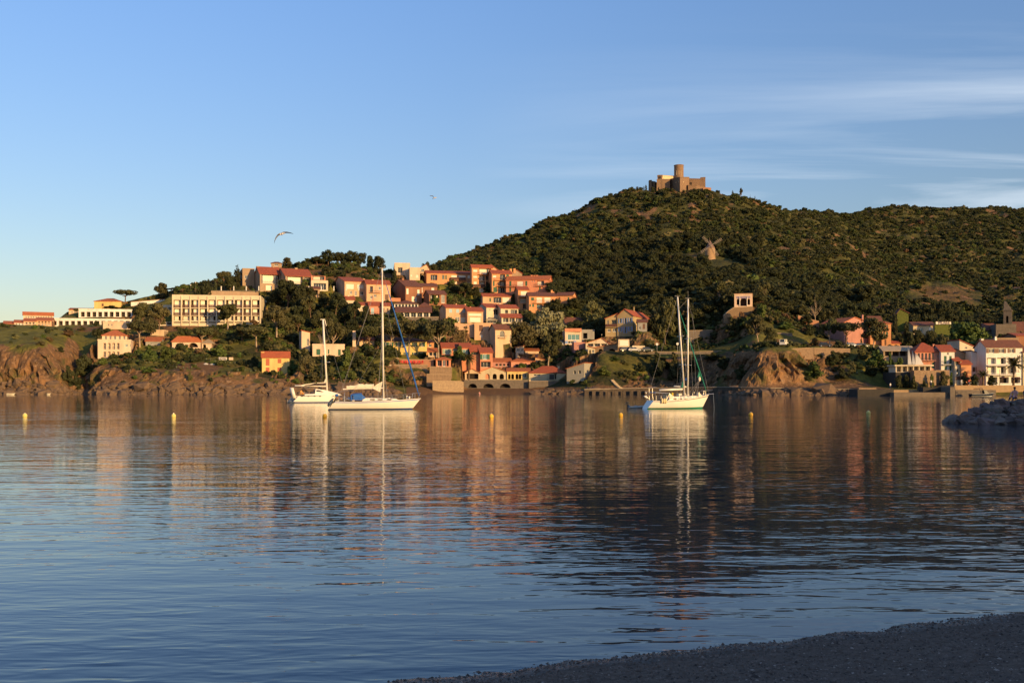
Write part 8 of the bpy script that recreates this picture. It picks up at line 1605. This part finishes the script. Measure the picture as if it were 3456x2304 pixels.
car('white van behind the silver car under the shaded pine', 6, 1175, 985, 60, (.7, .68, .62), 376, 8, True)
# traffic mirrors, lamps
for k, (Z, x, yt, yb_, Yd) in enumerate(((7, 1150, 742, 828, 341), (7, 1385, 738, 828, 341))):
    a = P(*zq(Z, x, yb_), Yd); h_ = P(*zq(Z, x, yt), Yd)[2] - a[2]; o_ = thing('traffic_mirror', ('round pale traffic mirror on a pole, the left one of two by the cliff road', 'round pale traffic mirror on a pole just left of the yacht masts')[k], 'mirror', a, 0, 'traffic mirrors')
    f = MB(); f.bar((0, 0, -1), (0, 0, h_), .06, .06, 6); f.build('pole', STEEL, o_); f = MB(); f.bar((0, -.12, h_ - .35), (0, -.04, h_ - .35), .42, .42, 16); f.build('mirror_disc', FRAME, o_)
def lamp(label, Z, x, yt, yb_, Yd, arm=0):
    a = P(*zq(Z, x, yb_), Yd); h_ = P(*zq(Z, x, yt), Yd)[2] - a[2]; o_ = thing('street_lamp', label, 'street lamp', a, 0, 'street lamps'); f = MB(); f.bar((0, 0, -1), (0, 0, h_), .08, .05, 6)
    f.build('post', RAIL, o_); f = MB(); f.ball((0, -.05, h_ + .15), .2, .2, .28, 8, 6); f.build('lantern', FRAME, o_)
lamp('slim lamp left of the taller one above the large hotel', 2, 1078, 262, 345, 410); lamp('taller slim lamp above the large hotel', 2, 1128, 232, 345, 411)
lamp('quay lamp in front of the harbour hotel between two palms', 9, 1800, 850, 1000, 287); lamp('lamp over the terracotta row beside the umbrella pine', 5, 607, 920, 975, 352); lamp('quay lamp beside the orange shop', 9, 1345, 880, 1000, 288)
# parasols
def parasol(label, Z, x, yt, yb_, w, Yd, m):
    a = P(*zq(Z, x, yb_), Yd); h_ = P(*zq(Z, x, yt), Yd)[2] - a[2]; R = w / ZOOM[Z][2] * Yd / F / 2; o_ = thing('parasol', label, 'parasol', a, 0, 'parasols'); f = MB(); f.bar((0, 0, 0), (0, 0, h_), .04, .04, 6); f.build('pole', BARK, o_)
    f = MB(); n = 8
    for k in range(n): t0, t1 = 2 * pi * k / n, 2 * pi * (k + 1) / n; f.face([(0, 0, h_), (R * cos(t0), R * sin(t0), h_ - R * .4), (R * cos(t1), R * sin(t1), h_ - R * .4)]); f.face([(R * cos(t0), R * sin(t0), h_ - R * .4), (R * cos(t1), R * sin(t1), h_ - R * .4), (R * cos(t1), R * sin(t1), h_ - R * .4 - .15), (R * cos(t0), R * sin(t0), h_ - R * .4 - .15)])
    f.build('canopy', m, o_)
parasol('cream parasol left of the two on the rocks terrace', 3, 105, 1218, 1262, 90, 325, CANV); parasol('cream parasol right of the two on the rocks terrace', 3, 172, 1222, 1262, 80, 325, CANV)
parasol('dark parasol left of the tall date palm', 9, 1835, 905, 990, 80, 286, RAILB); parasol('dark parasol right of the tall date palm', 9, 1985, 915, 990, 90, 286, RAILB); parasol('closed white parasol by the stone restaurant', 7, 513, 640, 700, 12, 356, CANV)
for k, (x0, x1) in enumerate(((235, 318), (340, 382))):
    rwall(3, 'sign_board', ('white board lettered HOTEL on the slope above the cream parasols', 'small cream board right of the white HOTEL board')[k], [(x0, 1162), (x1, 1162)], 1190, Y=331, t=.12, m=(FRAME if k == 0 else plaster('palepeach')), cap=False, down=0, cat='sign')
def text(s, Z, x, y, Yd, size, m, parent, name='lettering'):
    cu = bpy.data.curves.new('t', 'FONT'); cu.body = s; cu.size = size; cu.extrude = .02; cu.align_x = 'CENTER'; cu.align_y = 'CENTER'; o = bpy.data.objects.new('tmp', cu); COL.objects.link(o)
    dg = bpy.context.evaluated_depsgraph_get(); me = bpy.data.meshes.new_from_object(o.evaluated_get(dg)); bpy.data.objects.remove(o); me.materials.clear(); l = obj(name, me, m, parent)
    a = P(*zq(Z, x, y), Yd); l.location = (a[0] - parent.location[0], a[1] - parent.location[1], a[2] - parent.location[2]); l.rotation_euler = (pi / 2, 0, 0)
sb = [o for o in bpy.data.objects if o.name.startswith('sign_board') and 'HOTEL' in o.get('label', '')][0]; text('HOTEL', 3, 277, 1178, 330.8, .85, mat('letter_brown', (.10, .04, .03), .7, 0), sb)
rs = [o for o in bpy.data.objects if o.name.startswith('roof_sign')][0]; text('MUSEE', 9, 1215, 344, 374.3, 1.5, mat('letter_brown', (.10, .04, .03), .7, 0), rs)
ORD = ('first', 'second', 'third', 'fourth', 'fifth', 'sixth', 'seventh', 'eighth', 'ninth', 'tenth', 'eleventh', 'twelfth', 'thirteenth', 'fourteenth')
# red chairs on the terrace
cmb = MB(); cmb.box(-.22, -.2, .4, .22, .2, .46)
for a in (-.2, .16):
    for b in (-.18, .14): cmb.box(a, b, 0, a + .04, b + .04, .4)
cmb.box(-.22, .17, .46, .22, .21, 1.0); cme = cmb.mesh('chair'); cme.materials.append(mat('red_plastic', (.55, .05, .04), .5, .03))
for k in range(14):
    a = P(*zq(5, 70 + k * 31, 1207), 342.8); o_ = obj('terrace_chair', cme); o_.location = a; o_.scale = (1.5, 1.3, 1.35); o_.rotation_euler = (0, 0, (k * 1.3) % .8 - .4); tag(o_, ORD[k] + ' red chair from the left on the terrace under the long yellow villa', 'chair', 'red chairs on the terrace')
# people: each body one skinned surface, clothes as its children
def person(label, pos, rz, pose, shirt, trousers, s=1.0, group=None):
    o = thing('person', label, 'person', pos, rz, group); o.scale = (s,) * 3
    if pose == 'stand': J = [((0, 0, .95), .12, None), ((0, 0, 1.2), .13, 0), ((0, .01, 1.42), .12, 1), ((0, 0, 1.52), .055, 2), ((0, -.02, 1.66), .095, 3), ((.19, 0, 1.4), .055, 2), ((.25, -.02, 1.12), .045, 5), ((.24, -.1, .86), .03, 6), ((-.19, 0, 1.4), .055, 2), ((-.25, 0, 1.12), .045, 8), ((-.24, -.08, .86), .03, 9), ((.1, 0, .9), .09, 0), ((.12, -.02, .48), .06, 11), ((.12, .02, .08), .045, 12), ((.12, -.12, .04), .04, 13), ((-.1, 0, .9), .09, 0), ((-.12, .05, .48), .06, 15), ((-.12, .1, .08), .045, 16), ((-.12, -.03, .04), .04, 17)]; tz, sz = (0.98, 1.5), (.1, .98)
    else: J = [((0, 0, .12), .14, None), ((0, .02, .4), .13, 0), ((0, -.02, .62), .12, 1), ((0, -.05, .72), .055, 2), ((0, -.08, .86), .095, 3), ((.19, -.03, .6), .055, 2), ((.26, -.15, .38), .045, 5), ((.16, -.36, .36), .03, 6), ((-.19, -.03, .6), .055, 2), ((-.26, -.15, .38), .045, 8), ((-.16, -.36, .36), .03, 9), ((.1, -.02, .12), .09, 0), ((.14, -.4, .36), .06, 11), ((.13, -.62, .0), .045, 12), ((.13, -.76, -.03), .04, 13), ((-.1, -.02, .12), .09, 0), ((-.14, -.4, .33), .06, 15), ((-.13, -.64, .0), .045, 16), ((-.13, -.78, -.03), .04, 17)]; tz, sz = (.16, .7), (-1, .16)
    me = bpy.data.meshes.new('figure'); me.from_pydata([j[0] for j in J], [(j[2], i) for i, j in enumerate(J) if j[2] is not None], []); b = bpy.data.objects.new('tmp', me); COL.objects.link(b)
    sk = b.modifiers.new('s', 'SKIN'); su = b.modifiers.new('u', 'SUBSURF'); su.levels = 1; su.render_levels = 1
    for i, j in enumerate(J): me.skin_vertices[0].data[i].radius = (j[1], j[1])
    me.skin_vertices[0].data[0].use_root = True
    dg = bpy.context.evaluated_depsgraph_get(); m2 = bpy.data.meshes.new_from_object(b.evaluated_get(dg)); bpy.data.objects.remove(b)
    body = obj('body', m2, mat('skin', (.55, .30, .19), .6, .05), o)
    def shell(nm, lo, hi, m, k=1.012):
        vs = np.array([v.co for v in m2.vertices]); nn = np.array([v.normal for v in m2.vertices]); f = MB()
        for p in m2.polygons:
            c = vs[list(p.vertices)].mean(0)
            if lo < c[2] < hi and not (abs(c[0]) > .21 and c[2] < (hi + lo) / 2): f.face([vs[i] + nn[i] * .018 for i in p.vertices])
        if f.v: f.build(nm, m, o, True)
    shell('shirt', tz[0], tz[1], shirt); shell('trousers', sz[0], sz[1], trousers)
    h = J[4][0]; f = MB(); f.ball((h[0], h[1] + .02, h[2] + .04), .10, .11, .10, 10, 6); f.build('hair', mat('dark_hair', (.03, .02, .015), .8, 0), o, True)
    return o
WHT = mat('white_cloth', (.7, .67, .62), .9, .03); RED = mat('red_cloth', (.45, .05, .04), .9, .03); NAV = mat('navy_cloth', (.03, .04, .08), .9, .03); YEL = mat('yellow_cloth', (.8, .6, .03), .9, .03); OCH = mat('orange_cloth', (.75, .35, .06), .9, .03); PNK = mat('pink_cloth', (.7, .35, .28), .9, .03)
person('person in white standing on the dark jetty head', P(*zq(9, 642, 1044), 268), .5, 'stand', WHT, NAV)
person('person in pale red sitting on the breakwater, the left one', (39.7, 79.3, 1.85), -.9, 'sit', PNK, NAV, 1.0); person('person with bare arms sitting on the breakwater in the middle', (40.75, 79.6, 1.95), -.5, 'sit', NAV, NAV, .9); person('person in red sitting on the breakwater at the picture edge', (41.2, 78.8, 1.95), -1.1, 'sit', RED, NAV, 1.05)
person('person in yellow standing on the deck of the two masted yacht', (rk_.location[0] + kx_(2267) * cos(radians(14)), rk_.location[1] + kx_(2267) * sin(radians(14)) - .3, 1.05), 2.6, 'stand', YEL, YEL, .62)
person('person in orange sitting at the stern of the catamaran', (rc.location[0] + cxm(1018), rc.location[1] - .1, 1.2), 1.2, 'sit', OCH, NAV, 1.1)
a = P(*zq(6, 255, 1500), 322); person('sunbather in pink sitting on the small beach under the arches', (a[0], a[1], ground(a[0], a[1])), .3, 'sit', PNK, PNK, 1.0)
person('person in white standing by the terrace wall on the quay', P(*zq(9, 1075, 1010), 281), .2, 'stand', WHT, NAV, 1.0); person('person in red near the quay tables', P(*zq(9, 1475, 1003), 286), .2, 'stand', RED, NAV, 1.0); person('waiter in white beside the leftmost round quay tree', P(*zq(9, 1395, 1003), 287), -.4, 'stand', WHT, WHT, 1.0)
# quay cafe tables
tb = MB(); tb.bar((0, 0, .7), (0, 0, .74), .45, .45, 10); tb.bar((0, 0, 0), (0, 0, .7), .04, .04, 6); tb.bar((0, 0, 0), (0, 0, .03), .25, .25, 8); tme = tb.mesh('cafe_table'); tme.materials.append(FRAME)
for k in range(8): a = P(*zq(9, 1400 + 85 * k, 1003), 284.5 + (k % 3)); o_ = obj('cafe_table', tme); o_.location = a; tag(o_, ORD[k] + ' white cafe table from the left on the promenade by the harbour hotel', 'table', 'cafe tables on the promenade')
# weathered drifts: pots of wall lights omitted; fence rail by the yellow house
f = MB()
for k in range(6): f.bar((k * 1.0, 0, 0), (k * 1.0, 0, .9), .03, .03, 5)
for z_ in (.3, .6, .88): f.bar((0, 0, z_), (5, 0, z_), .03, .03, 5)
o_ = f.build('garden_railing', STEEL); o_.location = P(*zq(3, 890, 1384), 316); tag(o_, 'grey metal railing below the bright yellow house', 'railing')
# ---------------------------------------------------------------- unseen castle rampart, added behind the beach to shade it and the breakwater
cw = thing('castle_rampart', 'long unseen castle rampart with battlements added behind the beach for its shade', 'castle wall', (25, -50, 0), math.atan2(0.64, 0.77))
m_ = mat('rampart_stone', (0.30, 0.24, 0.17), 0.9, 0.2, 0.5, bump=0.6)
w_ = MB(); w_.box(-190, -8, -3, 115, 0, 21.0); w_.build('wall', m_, cw)
w_ = MB()
for k in range(-46, 28): w_.box(k * 4.1, -2, 21.0, k * 4.1 + 2.4, 0, 22.4)
w_.build('battlements', m_, cw)
for k, tx in enumerate((-120, -30, 60)):
    w_ = MB(); w_.box(tx, -14, -3, tx + 14, 3, 25); w_.build('tower', m_, cw)
